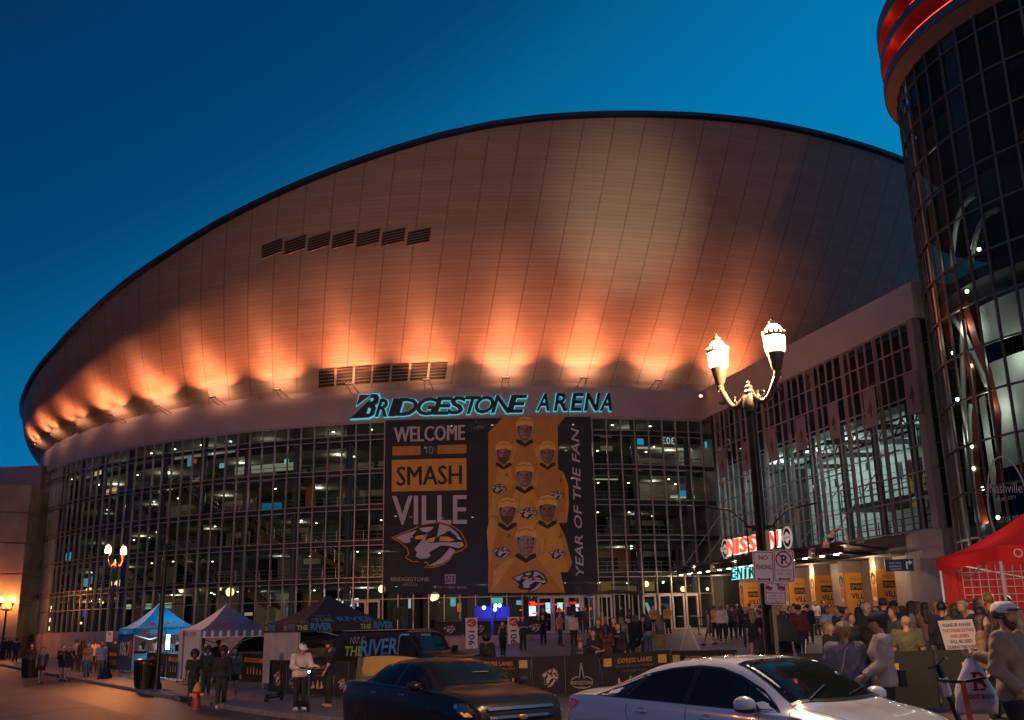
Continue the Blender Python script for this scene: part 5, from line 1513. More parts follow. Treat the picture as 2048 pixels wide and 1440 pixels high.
# unseen floodlight added across the street to brighten the banner and fascia
ft = thing('fill_flood_pole', 'added unseen fill floodlight on a tall pole across the street', 'floodlight', (-24, -16, base(-24, -16)))
MB().lathe([(.2, 0), (.12, .5), (.09, 6.0)], n=12).build('pole', M_iron, ft)
MB().box((0, 0, 6.2), (.7, .5, .5)).build('housing', M_iron, ft)
L = lamp('fill_flood', 'SPOT', (-24, -15.6, 5.7), 36000, (1.0, .50, .29), None, .35, (0, 72, 8), R_(44), .7); L.parent = ft; L.location = (0, .4, 6.1 - .0)
# plain dark banner pole on the left pavement
a = gpt(313, 41.4)
bp_ = thing('banner_pole', 'tall unlit black pole with empty banner arms beside the ribbed bin', 'pole', (a[0], a[1], a[2] - .02))
MB().lathe([(.2, 0), (.2, .12), (.13, .3), (.10, .7), (.085, 5.2), (.05, 5.6), (.0, 5.75)], n=16).build('post', M_iron, bp_, smooth=True, angle=.5)
q = MB()
for z in (4.05, 3.25): q.tube([(.08, 0, z), (.5, .1, z + .03), (1.0, .2, z - .01)], .02, 6)
q.build('banner_arm', M_iron, bp_)
# ---- parking and towing signs on the slim post by the near lamp
M_sgn = mat('sign_face', (.85, .68, .66), .35); M_sred = mat('sign_red', (.36, .015, .03), .4); M_sblk = mat('sign_ink', (.02, .02, .02), .4); M_gal = mat('galvanised', (.30, .27, .23), .35, .7)
a = gpt(1572, 14.35)
sp_ = thing('sign_post', 'slim metal sign post just in front of the near lamp pole', 'post', (a[0], a[1], a[2] - .02))
MB().box((0, 0, 1.5), (.05, .04, 3.0)).build('post', M_gal, sp_)
def sgnF(px, py, Y, rz=0.0):
    p_ = at_y(px, py, Y)
    return p_
def rrect(w, h, r=.03, n=4):
    pts = []
    for cx, cy_, a0 in ((w / 2 - r, h / 2 - r, 0), (-w / 2 + r, h / 2 - r, 90), (-w / 2 + r, -h / 2 + r, 180), (w / 2 - r, -h / 2 + r, 270)):
        for i in range(n + 1):
            t_ = R_(a0 + 90 * i / n); pts.append((cx + r * math.cos(t_), cy_ + r * math.sin(t_)))
    return pts
def sign(label, px, py, w, h, Y, draw, tilt=R_(-2.5)):
    p_ = at_y(px, py, Y)
    o = thing('street_sign', label, 'sign', tuple(p_), 0, 'signs on the near post')
    ct, st = math.cos(tilt), math.sin(tilt)
    # face towards the street (-y)
    F = lambda u, v, w_=0.0: Vector((u * ct - v * st, -w_, u * st + v * ct))
    q = MB().use(M_sgn).prism(rrect(w, h), F, -.004, .004)
    q.use(M_sred); R1, R2 = rrect(w - .025, h - .025, .025), rrect(w - .045, h - .045, .02)
    n = len(R1); q.add([F(*p, .0055) for p in R1] + [F(*p, .0055) for p in R2], [(i, (i + 1) % n, n + (i + 1) % n, n + i) for i in range(n)])
    draw(q, F)
    q.build('plate', None, o)
def arrow(q, F, y, L_, m):
    q.use(m).poly([(-L_, y), (-L_ + .035, y + .03), (-L_ + .035, y + .011), (L_ - .035, y + .011), (L_ - .035, y + .03), (L_, y), (L_ - .035, y - .03), (L_ - .035, y - .011), (-L_ + .035, y - .011), (-L_ + .035, y - .03)], F, .006)
def d1(q, F):
    q.use(M_sred); q.text('NO', lambda u, v, w=0: F(u, v + .10, w), .085, .006, bold=.002); q.text('VENDING', lambda u, v, w=0: F(u, v - .03, w), .085, .006, fit=.23, bold=.002); arrow(q, F, -.17, .10, M_sred)
def d2(q, F):
    q.use(M_sblk).text('P', lambda u, v, w=0: F(u, v + .03, w), .17, .006, bold=.006)
    q.use(M_sred); n = 28
    for r0, r1 in ((.115, .095),):
        q.add([F(r * math.cos(2 * math.pi * i / n), .09 + r * math.sin(2 * math.pi * i / n), .007) for r in (r0, r1) for i in range(n)], [(i, (i + 1) % n, n + (i + 1) % n, n + i) for i in range(n)])
    q.poly([(-.08, .156), (-.066, .17), (.08, .024), (.066, .01)], F, .008)
    q.text('OR STANDING', lambda u, v, w=0: F(u, v - .075, w), .045, .006, fit=.23); q.text('ANY TIME', lambda u, v, w=0: F(u, v - .125, w), .045, .006); arrow(q, F, -.18, .09, M_sred)
def d3(q, F):
    q.use(M_sred).poly([(-.13, .012), (.13, .012), (.13, .002), (-.13, .002)], F, .006)
    q.poly([(-.13, .05), (-.13, .09), (-.10, .115), (-.075, .09), (-.04, .085), (-.04, .055), (-.06, .055)], F, .006)
    q.poly([(.13, .04), (.13, .10), (.07, .105), (.045, .125), (-.0, .13), (.02, .12), (.045, .095), (.03, .09), (.025, .055)], F, .006)
    for cx in (-.075, .075): q.ellipse(cx, .05, .02, .02, F, .008)
    q.use(M_sblk); q.use(M_sgn)
    for cx in (-.075, .075): q.ellipse(cx, .05, .009, .009, F, .010)
    q.use(M_sred); q.text('CLAIM CAR', lambda u, v, w=0: F(u, v - .045, w), .042, .006, fit=.18); q.text('ON THOMPSON LANE', lambda u, v, w=0: F(u, v - .08, w), .03, .006, fit=.21); q.text('862-7800', lambda u, v, w=0: F(u, v - .125, w), .042, .006, fit=.14)
sign('white and red NO VENDING sign with a double arrow', 1527, 1134, .295, .445, 14.3, d1)
sign('white no parking or standing sign with crossed P', 1567.5, 1132, .295, .45, 14.28, d2)
sign('white and red CLAIM CAR towing sign below the other two', 1551, 1187, .30, .30, 14.26, d3)
# small parking sign on the left pavement
a = gpt(213, 50.2)
s2 = thing('parking_sign', 'small no parking sign on a short post on the left pavement', 'sign', (a[0], a[1], a[2] - .02))
MB().cyl((0, 0, 0), (0, 0, 2.4), .035, n=8).build('post', M_iron, s2)
MB().lathe([(.28, 0), (.2, .25), (.1, .5), (.04, .6)], n=12).build('foot', M_iron, s2)
F = lambda u, v, w=0.0: Vector((u, -.05 - w, 1.98 + v))
q = MB().use(M_sgn).prism(rrect(.32, .5), F, -.005, .005); q.use(M_sblk).text('P', lambda u, v, w=0: F(u, v + .03, w), .2, .008, bold=.006); q.use(M_sred).poly([(-.1, .2), (-.08, .22), (.1, .02), (.08, 0)], F, .012); q.poly([(-.13, -.06), (.13, -.06), (.13, -.09), (-.13, -.09)], F, .01); q.poly([(-.11, -.16), (.11, -.16), (.11, -.18), (-.11, -.18)], F, .01); q.build('plate', None, s2)
# ---- ribbed litter bins, hydrant
M_bin = mat('bin_black', (.014, .014, .014), .45, .3)
def bin_(label, px, Y, R=.52, H=1.15):
    a = gpt(px, Y)
    o = thing('litter_bin', label, 'litter bin', tuple(a), 0, 'black ribbed litter bins')
    MB().lathe([(R * .80, .02), (R * .80, .1), (R * .86, .55 * H), (R * .97, H * .80), (R * .80, H * .80)], n=24).build('liner', M_bin, o, smooth=True, angle=.5)
    q = MB()
    for i in range(30):
        t_ = 2 * math.pi * i / 30
        q.bar((R * .86 * math.cos(t_), R * .86 * math.sin(t_), .06), (R * 1.0 * math.cos(t_), R * 1.0 * math.sin(t_), H * .84), .035, .02, up=(math.cos(t_), math.sin(t_), 0))
    q.build('rib_cage', M_bin, o)
    MB().lathe([(R * 1.04, H * .84), (R * 1.04, H * .9), (R * .9, H * .97), (R * .55, H), (R * .5, H * .95)], n=24).build('lid', mat('bin_lid', (.03, .028, .026), .25, .5), o, smooth=True, angle=.5)
bin_('ribbed black litter bin beside the dark banner pole', 291, 42.0, .50, 1.15)
bin_('ribbed black litter bin far left behind the walker in shorts', 62, 57.0, .55, 1.15)
a = gpt(392, 32.9)
hy_ = thing('fire_hydrant', 'red fire hydrant with yellow top in front of the walking group', 'hydrant', tuple(a))
M_hr = mat('hydrant_red', (.36, .03, .015), .45); M_hy = mat('hydrant_yellow', (.55, .26, .03), .45)
MB().lathe([(.16, 0), (.16, .05), (.115, .07), (.11, .5), (.125, .52), (.125, .55)], n=16).build('barrel', M_hr, hy_, smooth=True, angle=.5)
MB().lathe([(.145, .55), (.145, .59), (.12, .62), (.10, .70), (.05, .76), (.03, .76), (.03, .81), (0, .81)], n=16).build('bonnet', M_hy, hy_, smooth=True, angle=.5)
MB().cyl((-.19, 0, .44), (.19, 0, .44), .05).cyl((-.22, 0, .44), (-.18, 0, .44), .06).cyl((.18, 0, .44), (.22, 0, .44), .06).build('side_outlet', M_hy, hy_)
MB().cyl((0, 0, .42), (0, -.19, .42), .065).cyl((0, -.18, .42), (0, -.22, .42), .078).build('front_outlet', M_hr, hy_)
# ---- crowd barriers with printed black covers
M_cov = mat('cover_black', (.013, .012, .011), .75, noise=.2, nscale=4); M_pale = mat('print_pale', (.42, .36, .32), .7); M_ylw = mat('print_yellow', (.50, .30, .08), .7); M_org = mat('print_orange', (.42, .17, .04), .7); M_ltx = mat('print_grey', (.20, .18, .17), .7)
M_bar = mat('barrier_steel', (.34, .30, .27), .35, .8)
GB = 'crowd barriers round the plaza'
def barrier(label, p0, p1, style, H=1.12, cover=None):
    p0, p1 = Vector(p0), Vector(p1)
    d = p1 - p0; Ln = d.length
    o = thing('crowd_barrier', label, 'barrier', tuple(p0), math.atan2(d.y, d.x), GB)
    sl = d.z / max(math.hypot(d.x, d.y), 1e-6); Ln = math.hypot(d.x, d.y)
    X = lambda u, v, w=0.0: Vector((u, -w, v + sl * u))
    q = MB()
    q.tube([X(.03, .12), X(.03, H - .1), X(.06, H - .03), X(.13, H), X(Ln - .13, H), X(Ln - .06, H - .03), X(Ln - .03, H - .1), X(Ln - .03, .12), X(.03, .12)], .019, 6)
    for i in range(1, int(Ln / .16)): q.tube([X(i * .16, .14), X(i * .16, H - .02)], .006, 4)
    q.build('frame', M_bar, o)
    for u in (.35, Ln - .35): MB().bar(X(u, .03, -.3), X(u, .03, .3), .05, .03).bar(X(u, .03), X(u, .14), .03, .03).build('foot', M_bar, o)
    if style == 'bare': return o
    q = MB(); n = 10; vs = []
    rs = random.Random(int(p0.x * 100))
    for i in range(n + 1):
        u = .01 + (Ln - .02) * i / n
        w = .03 + rs.uniform(0, .012)
        vs += [X(u, .10 + rs.uniform(-.015, .015), w), X(u, H * .5, w + rs.uniform(-.004, .012)), X(u, H + .022, .024), X(u, H + .022, -.024), X(u, .10, -.03)]
    fs = []
    for i in range(n):
        for j in range(4): fs.append((5 * i + j, 5 * i + 5 + j, 5 * i + 6 + j, 5 * i + 1 + j))
    q.add(vs, fs); q.build('cover', cover or M_cov, o)
    pr_ = MB(); W0 = .052
    T = lambda u, v, w=0.0: X(u, v, W0 + w)
    c = Ln / 2
    if style == 'logo':
        emblem(pr_, T, Ln * .13, .25, Ln * .32, (M_pale, M_cov, M_pale, M_ltx), .001, 0, tilt=.5) if False else emblem(pr_, lambda u, v, w: T(Ln * .12 + (u * .85 + v * .25), .30 + v * 1.25, w), 0, 0, Ln * .30, (M_pale, M_cov, M_pale, M_ylw), .002, 0)
        n2 = 26; cx, cv, ra, rb = Ln * .74, .42, Ln * .17, .17
        pr_.use(M_pale)
        for i in range(n2):
            t0, t1 = 2 * math.pi * i / n2, 2 * math.pi * (i + 1) / n2
            if -.35 < math.sin(t0) < .05 and False: continue
            pr_.add([T(cx + ra * math.cos(t), cv + rb * math.sin(t), 0) for t in (t0, t1)] + [T(cx + (ra - .02) * math.cos(t), cv + (rb - .02) * math.sin(t), 0) for t in (t1, t0)], [(0, 1, 2, 3)])
        pr_.use(M_cov).poly([(cx - .14, cv), (cx - .05, .95), (cx + .05, .95), (cx + .14, cv)], T, .001)
        pr_.use(M_ltx).poly([(cx - .10, cv + .1), (cx - .02, .95), (cx + .02, .95), (cx + .10, cv + .1), (cx + .06, cv + .1), (cx, .8), (cx - .06, cv + .1)], T, .002)
        pr_.use(M_cov).poly([(cx - ra - .02, cv + .06), (cx + ra + .02, cv + .06), (cx + ra + .02, cv - .10), (cx - ra - .02, cv - .10)], T, .003)
        pr_.use(M_pale).text('BRIDGESTONE', lambda u, v, w=0: T(cx + u, cv - .06 + v, w), .14, .005, fit=ra * 1.9); pr_.text('ARENA', lambda u, v, w=0: T(cx + u, cv - .17 + v, w), .08, .005)
        pr_.use(M_ltx).poly([(c + .0, .12), (c + .012, .12), (c + .012, H), (c, H)], T, .002)
        pr_.use(M_ltx).text('EXPRESS LANES', lambda u, v, w=0: T(c + u, H - .17 + v, w), .1, .002) if False else None
    elif style == 'express':
        pr_.use(M_org).text('EXPRESS LANES', lambda u, v, w=0: T(c + u, H - .23 + v, w), .17, .002, bold=.004, fit=Ln * .50)
        pr_.use(M_ltx).text('BAGS MUST MEET 12" x 12" x 6" REQUIREMENT', lambda u, v, w=0: T(c + u, H - .34 + v, w), .075, .002, fit=Ln * .56); pr_.text('ALL BAGS SUBJECT TO SEARCH', lambda u, v, w=0: T(c + u, H - .46 + v, w), .06, .002, fit=Ln * .34)
        for u in (Ln * .04, Ln * .84): pr_.use(M_ylw).poly([(u, H - .30), (u + Ln * .12, H - .30), (u + Ln * .12, H - .08), (u, H - .08)], T, .001)
        for k_ in range(4):
            u = Ln * (.26 + .16 * k_)
            pr_.use(M_ylw if k_ % 2 else M_pale)
            if k_ % 2: pr_.poly([(u - .05, .28), (u + .09, .28), (u + .09, .46), (u + .05, .46), (u + .05, .54), (u - .01, .54), (u - .01, .46), (u - .05, .46)], T, .001)
            else: pr_.poly([(u - .10, .27), (u + .10, .30), (u + .10, .38), (u + .03, .40), (u + .02, .50), (u - .03, .50), (u - .04, .36), (u - .10, .33)], T, .001)
    elif style == 'bags':
        pr_.use(M_org).poly([(Ln * .14, H - .12), (Ln * .86, H - .14), (Ln * .86, H - .30), (Ln * .14, H - .30)], T, 0); pr_.use(M_cov).text('EXPRESS LANES', lambda u, v, w=0: T(c + u, H - .25 + v, w), .13, .002, fit=Ln * .42)
        for u in (Ln * .10, Ln * .80): pr_.use(M_ylw).poly([(u, H - .30), (u + Ln * .09, H - .30), (u + Ln * .09, H - .10), (u, H - .10)], T, .001)
        for k_ in range(5):
            u = Ln * (.24 + .125 * k_); h = (.22, .25, .24, .2, .14)[k_]
            pr_.use(M_org if k_ % 2 else M_ylw).poly([(u - .055, .36), (u + .055, .36), (u + .05, .36 + h), (u + .02, .36 + h), (u + .01, .42 + h), (u - .02, .42 + h), (u - .03, .36 + h), (u - .055, .34 + h)], T, .001)
    elif style == 'patch':
        for u in (Ln * .30,):
            pr_.use(M_ylw).poly([(u, H - .46), (u + Ln * .30, H - .46), (u + Ln * .30, H - .20), (u, H - .20)], T, 0)
            pr_.use(M_cov); pr_.text('EXIT', lambda a_, b_, w=0: T(u + Ln * .15 + a_, H - .34 + b_, w), .05, .002, fit=Ln * .08); pr_.text('BAG CHECK', lambda a_, b_, w=0: T(u + Ln * .15 + a_, H - .39 + b_, w), .03, .002, fit=Ln * .14)
            pr_.use(M_ltx)
            for k_ in range(6): pr_.poly([(Ln * (.08 + .16 * k_), .12), (Ln * (.08 + .16 * k_) + .008, .12), (Ln * (.08 + .16 * k_) + .008, H), (Ln * (.08 + .16 * k_), H)], T, .001) if False else None
    if pr_.v: pr_.build('print', None, o)
    return o
def bar_px(label, x0, Y0, x1, Y1, style, **kw): return barrier(label, gpt(x0, Y0), gpt(x1, Y1), style, **kw)
bar_px('black covered barrier farthest left, near the small parking sign', 213, 58, 246, 55.5, 'bags')
bar_px('black covered barrier with cat emblem below the blue tent, left end', 247, 55, 290, 52, 'logo')
bar_px('black covered barrier in front of the blue tent behind the ribbed bin', 292, 50, 331, 47.5, 'logo')
bar_px('black EXPRESS LANES barrier just right of the banner pole', 333, 47.2, 372, 44.8, 'bags')
bar_px('orange printed EXPRESS LANES barrier in front of the silver vehicle', 484, 43, 536, 41, 'bags')
bar_px('black cat emblem barrier behind the standing scooter', 538, 36.0, 612, 34.4, 'logo')
bar_px('black barrier behind the man in the white hoodie', 614, 34.3, 668, 33.2, 'express')
bar_px('black cat emblem barrier beside the man in black T-shirt', 669, 33.1, 728, 32.2, 'logo')
bar_px('black EXPRESS LANES barrier behind the dark sedan bonnet', 930, 32, 1064, 30.6, 'express')
bar_px('black barrier with large grey cat emblem in the middle of the plaza edge', 1067, 30.4, 1203, 29.2, 'logo')
bar_px('black barrier half hidden behind the white car boot', 1207, 29.1, 1345, 27.9, 'express')
bar_px('black barrier hidden behind the white car roof', 1348, 27.6, 1480, 25.6, 'express')
bar_px('black barrier with yellow notice left of the woman in grey', 1612, 21.4, 1702, 20.6, 'patch')
bar_px('black barrier with yellow notice behind the leaning scooter', 1704, 20.5, 1884, 19.6, 'patch')
bar_px('black barrier with yellow notice behind the shopping bag', 1888, 19.5, 2062, 18.6, 'patch')
# yellow covered panel behind the dark sedan
p0, p1 = gpt(718, 31.8), gpt(840, 29.6)
d = Vector(p1) - Vector(p0)
yp = thing('yellow_panel', 'yellow fabric covered barrier panel behind the dark sedan', 'barrier', tuple(p0), math.atan2(d.y, d.x))
Ln = math.hypot(d.x, d.y)
q = MB(); vs = []
for i in range(9):
    u = Ln * i / 8; e_ = .06 * math.sin(math.pi * i / 8)
    vs += [(u, -.10, .10), (u, -.12 - .01 * (i % 2), .7), (u, -.07, 1.27 + e_), (u, .07, 1.27 + e_), (u, .10, .10)]
q.add(vs, [f for i in range(8) for f in [(5 * i + j, 5 * i + 5 + j, 5 * i + 6 + j, 5 * i + 1 + j) for j in range(4)]] + [(0, 1, 2, 3, 4), (44, 43, 42, 41, 40)])
q.build('cover', mat('yellow_fabric', (.52, .33, .09), .7, noise=.08, nscale=3), yp)
q = MB()
for u in (.3, Ln - .3): q.box((u, 0, .06), (.06, .7, .06)); q.bar((u, 0, .05), (u, 0, .3), .05, .05)
q.build('foot', M_bar, yp)
# ---- terrace railing with cat emblem panels and two tall banners
for i, (x0, x1, lab) in enumerate(((868, 925, 'terrace railing panel with pale cat emblem, leftmost'), (926, 984, 'terrace railing panel between the two tall banners'), (985, 1042, 'terrace railing panel just right of the second tall banner'), (1043, 1086, 'terrace railing panel at the end of the wall'))):
    a0, a1 = fac(x0, 1250, AR + 6.2)[0], fac(x1, 1250, AR + 6.2)[0]
    A_, B_ = arc(a0, AR + 6.2, FZ), arc(a1, AR + 6.2, FZ)
    o = thing('terrace_railing', lab, 'railing', tuple(A_), 0, 'railings on the terrace wall')
    X = lambda f, v, w=0.0: (A_.lerp(B_, f) - A_) + Vector((0, -w, v))
    q = MB()
    for v in (.05, 1.05): q.bar(X(0, v), X(1, v), .05, .05)
    for f_ in np.linspace(0.01, .99, 12): q.bar(X(f_, .05), X(f_, 1.05), .02, .02)
    q.build('rail', M_iron, o)
    q = MB().use(M_cov); q.prism([(.04, .08), (.96, .08), (.96, .95), (.04, .95)], lambda u, v, w: X(u, v, w), .03, .04)
    Ln = (B_ - A_).length
    emblem(q, lambda u, v, w: X(.3 + u / Ln, .2 + v, w), 0, 0, .85, (M_ltx, M_cov, M_pale, M_ltx), .004, .046); q.build('cover', None, o)
M_bw = mat('banner_cloth_white', (.60, .50, .50), .7)
M_bn = mat('banner_navy', (.02, .06, .12), .7); M_brd = mat('banner_red', (.45, .03, .04), .7)
for x, lab in ((943, 'tall white 106 banner left of the blue stage lights'), (1027, 'tall white 106 banner right of the blue stage lights')):
    a_, _ = fac(x, 1250, AR + 6.5)
    p_ = arc(a_, AR + 6.5, .62)
    o = thing('tall_banner', lab, 'banner', tuple(p_), R_(0), 'white 106 banners on the terrace')
    F = lambda u, v, w=0.0: Vector((u, -w, v))
    q = MB().use(M_bw).prism([(-.38, .1), (.38, .1), (.38, 1.98), (-.38, 1.98)], F, 0, .02)
    q.use(M_brd).ellipse(.02, 1.66, .30, .26, F, .024); q.use(M_bw).poly([(-.3, 1.60), (-.08, 1.72), (.1, 1.80), (.1, 1.52), (-.08, 1.60)], F, .028); q.use(M_brd).ellipse(.03, 1.66, .07, .07, F, .032)
    R2 = lambda u, v, w=0.0: F(-.19 + v * 1.0, 1.30 - u, w)
    q.use(M_bn).text('106', R2, .56, .026, align='LEFT', bold=.012, fit=.9); q.use(M_brd).text('.7', lambda u, v, w=0: F(-.19 + v, .34 - u, w), .4, .026, align='LEFT', fit=.2)
    q.build('cloth', None, o); MB().box((0, .03, 1.0), (.04, .03, 2.0)).box((0, .1, .03), (.7, .4, .05)).build('stand', M_iron, o)
# loudspeakers on the terrace
for x, y0, y1, lab, R__ in ((798, 1215, 1240, 'black loudspeaker box on a stand near the double doors', AR + 4), (1142, 1213, 1232, 'black loudspeaker box in front of the middle doors', AR + 4)):
    a_, z1 = fac(x, y0, R__); _, z0 = fac(x, y1, R__)
    p_ = arc(a_, R__, FZ)
    o = thing('loudspeaker', lab, 'loudspeaker', tuple(p_), 0, 'loudspeakers on the terrace')
    MB().box((0, 0, (z0 + z1) / 2 - FZ), (.62, .5, z1 - z0)).build('cabinet', M_bin, o); MB().box((0, -.26, (z0 + z1) / 2 - FZ), (.52, .02, z1 - z0 - .1)).build('grille', mat('speaker_grille', (.02, .02, .02), .8), o)
    MB().cyl((0, 0, 0), (0, 0, z0 - FZ), .04).box((0, 0, .03), (.7, .7, .04)).build('stand', M_iron, o)
# disc jockey's table with blue stage lights
a_, z_ = fac(990, 1220, AR + 2.6)
p_ = arc(a_, AR + 2.6, FZ)
o = thing('stage_lights', 'blue stage lights on a stand between the two tall banners', 'stage light', tuple(p_), R_(a_))
MB().cyl((0, 0, 0), (0, 0, 1.9), .04).bar((-1.0, 0, 1.9), (1.0, 0, 1.9), .06, .06).build('stand', M_iron, o)
for u, v in ((-.75, 1.82), (0, 1.7), (.32, 1.95), (.05, 1.95)):
    MB().ball((u, -.1, v), .13, n=10, m=6).build('lens', glow('stage_lens', (120, 160, 255), 9), o, smooth=True)
lamp('stage_lamp', 'POINT', (0, -.6, 1.7), 160, (.08, .12, 1.0), o, .2)
MB().box((-.2, .6, 1.0), (2.4, .06, 1.9)).build('backdrop', mat('stage_drape', (.04, .05, .2), .7), o)
# ---- tents
def tent(label, px, Y, W, rz, h_eave, h_peak, mats, legs=True, dep=None):
    a = gpt(px, Y); Dp = dep or W
    o = thing('canopy_tent', label, 'tent', tuple(a), rz, 'pop-up tents on the plaza')
    cn = [(-W / 2, -Dp / 2), (W / 2, -Dp / 2), (W / 2, Dp / 2), (-W / 2, Dp / 2)]
    q = MB(); n = 8
    for i in range(4):
        q.use(mats[i % len(mats)])
        A_, B_ = cn[i], cn[(i + 1) % 4]
        vs = []
        for j in range(n + 1):
            f_ = j / n; z = h_eave + (h_peak - h_eave) * (f_ ** 1.45)
            for k_ in range(n + 1):
                g_ = k_ / n
                x = (A_[0] + (B_[0] - A_[0]) * g_) * (1 - f_); y = (A_[1] + (B_[1] - A_[1]) * g_) * (1 - f_)
                vs.append((x, y, z - .05 * math.sin(math.pi * g_) * (1 - f_)))
        q.add(vs, [(j * (n + 1) + k_, j * (n + 1) + k_ + 1, (j + 1) * (n + 1) + k_ + 1, (j + 1) * (n + 1) + k_) for j in range(n) for k_ in range(n)])
        # valance
        q.add([(A_[0], A_[1], h_eave), (B_[0], B_[1], h_eave), (B_[0] * 1.01, B_[1] * 1.01, h_eave - .32), (A_[0] * 1.01, A_[1] * 1.01, h_eave - .32)], [(0, 1, 2, 3)])
    q.build('roof_cloth', None, o)
    for x, y in cn:
        MB().box((x * .98, y * .98, h_eave / 2), (.05, .05, h_eave)).build('leg', mat('tent_leg', (.45, .44, .42), .4, .6), o)
    fr_ = MB()
    for i in range(4):
        A_, B_ = cn[i], cn[(i + 1) % 4]; m_ = ((A_[0] + B_[0]) / 2, (A_[1] + B_[1]) / 2)
        fr_.bar((A_[0] * .97, A_[1] * .97, h_eave - .1), (m_[0] * .97, m_[1] * .97, h_eave - .55), .03, .03); fr_.bar((B_[0] * .97, B_[1] * .97, h_eave - .1), (m_[0] * .97, m_[1] * .97, h_eave - .55), .03, .03); fr_.bar((m_[0] * .97, m_[1] * .97, h_eave - .3), (0, 0, h_peak - .35), .03, .03)
    fr_.build('truss', mat('tent_leg', (.45, .44, .42), .4, .6), o)
    front = lambda u, v, w=0.0: Vector((u, -Dp / 2 * 1.012 - w, h_eave + v))          # valance
    lside = lambda u, v, w=0.0: Vector((-W / 2 * 1.012 - w, -u, h_eave + v))
    def slope(u, f_, w=0.0):
        z = h_eave + (h_peak - h_eave) * (max(f_, 0) ** 1.45)
        return Vector((u, -Dp / 2 * (1 - f_) - .03 - w, z + .03 - .05 * (1 - f_)))
    return o, front, lside, slope, (W, Dp)
def cloth_glow(m, f=.5):
    t = m.node_tree
    o_ = [n for n in t.nodes if n.type == 'OUTPUT_MATERIAL'][0]; b = t.nodes['Principled BSDF']
    tr = nd(t, 'ShaderNodeBsdfTranslucent'); tr.inputs['Color'].default_value = b.inputs['Base Color'].default_value
    mx = nd(t, 'ShaderNodeMixShader'); mx.inputs[0].default_value = f
    t.links.new(b.outputs[0], mx.inputs[1]); t.links.new(tr.outputs[0], mx.inputs[2]); t.links.new(mx.outputs[0], o_.inputs['Surface'])
    return m
M_tb = mat('tent_blue', (.015, .20, .42), .7); cloth_glow(M_tb); M_tw2 = mat('tent_white', (.62, .55, .50), .7); M_tred = mat('print_red', (.55, .04, .04), .7); M_tn = mat('tent_navy', (.11, .12, .17), .7)
o, fr1, ls1, sl1, _ = tent('blue pop-up tent printed 106.7 on the left', 311, 51.5, 3.1, R_(34), 2.25, 3.5, [M_tb])
q = MB().use(M_tw2); q.text('106.7', lambda u, v, w=0: sl1(.35 + u, .18 + v * .6, w), .5, .01, bold=.015, sx=1.1); q.text('106.7', lambda u, v, w=0: fr1(-.55 + u, -.25 + v, w), .26, .012, bold=.008); q.text('@i1067fm', lambda u, v, w=0: fr1(.9 + u, -.24 + v, w), .25, .012); q.text('106.7', lambda u, v, w=0: ls1(u, -.25 + v, w), .26, .012)
q.use(M_tred); q.ellipse(-.62, .36, .16, .13, lambda u, v, w=0: sl1(u, v * .6 + .05, w), .02); q.ellipse(-1.05, -.15, .11, .11, fr1, .02); q.build('print', None, o)
# side wall at the left, printed
q = MB().use(mat('tent_wall_navy', (.02, .05, .12), .7)); q.add([(-1.56, -1.5, .3), (-1.56, 1.5, .3), (-1.56, 1.5, 2.0), (-1.56, -1.5, 2.0)], [(0, 1, 2, 3)])
q.use(M_tw2).text('106.7', lambda u, v, w=0: Vector((-1.57 - w, -u, 1.0 + v)), .9, .01, bold=.02); q.use(M_tred).ellipse(1.2, 1.3, .3, .45, lambda u, v, w=0: Vector((-1.57 - w, -u, v)), .01); q.build('side_wall', None, o)
q = MB().box((0, .9, 1.0), (2.8, .7, .04)).box((0, .6, .6), (2.8, .04, .8)); q.build('table', mat('tent_table', (.05, .16, .3), .6), o)
MB().cyl((.55, .2, 1.2), (.55, .2, 1.95), .09).build('light_tube', glow('tent_tube', (170, 250, 255), 6), o)
lamp('tent_lamp', 'POINT', (.45, -.2, 1.7), 110, (.6, .9, 1.0), o, .2)
o, fr1, ls1, sl1, _ = tent('white and blue pop-up tent printed MIX', 446, 43.5, 3.0, R_(34), 2.15, 3.2, [M_tn, M_tn, M_tn, M_tw2])
q = MB().use(M_tred).text('MIX', lambda u, v, w=0: sl1(-.5 + u, .20 + v * .6, w), .55, .01, bold=.015); q.use(M_brd).text('92.9', lambda u, v, w=0: sl1(.75 + u, .20 + v * .6, w), .45, .01)
q.use(M_tw2)
for i in range(9): q.poly([(-1.42 + i * .33, -.30), (-1.32 + i * .33, -.30), (-1.30 + i * .33, -.10), (-1.36 + i * .33, -.03), (-1.42 + i * .33, -.1)], fr1, .012)
q.poly([(-1.5, -.32), (1.5, -.32), (1.5, -.29), (-1.5, -.29)], fr1, .01); q.use(M_tred).text('MIX 92.9', lambda u, v, w=0: ls1(u, -.25 + v, w), .26, .012, fit=1.8); q.build('print', None, o)
q = MB().use(M_tw2).add([(-1.5, -1.45, .2), (-1.5, 1.45, .2), (-1.5, 1.45, 1.95), (-1.5, -1.45, 1.95)], [(0, 1, 2, 3)]).add([(-1.5, 1.45, .2), (-.4, 1.45, .2), (-.4, 1.45, 1.95), (-1.5, 1.45, 1.95)], [(0, 1, 2, 3)]); q.build('side_wall', None, o)
M_tk = mat('tent_black', (.010, .010, .012), .7); M_tgn = mat('print_green', (.22, .30, .05), .7); M_tbl = mat('print_blue', (.03, .16, .36), .7)
o, fr1, ls1, sl1, _ = tent('black pop-up tent printed THE RIVER behind the black SUV', 652, 38.2, 3.6, R_(33), 2.3, 3.3, [M_tk])
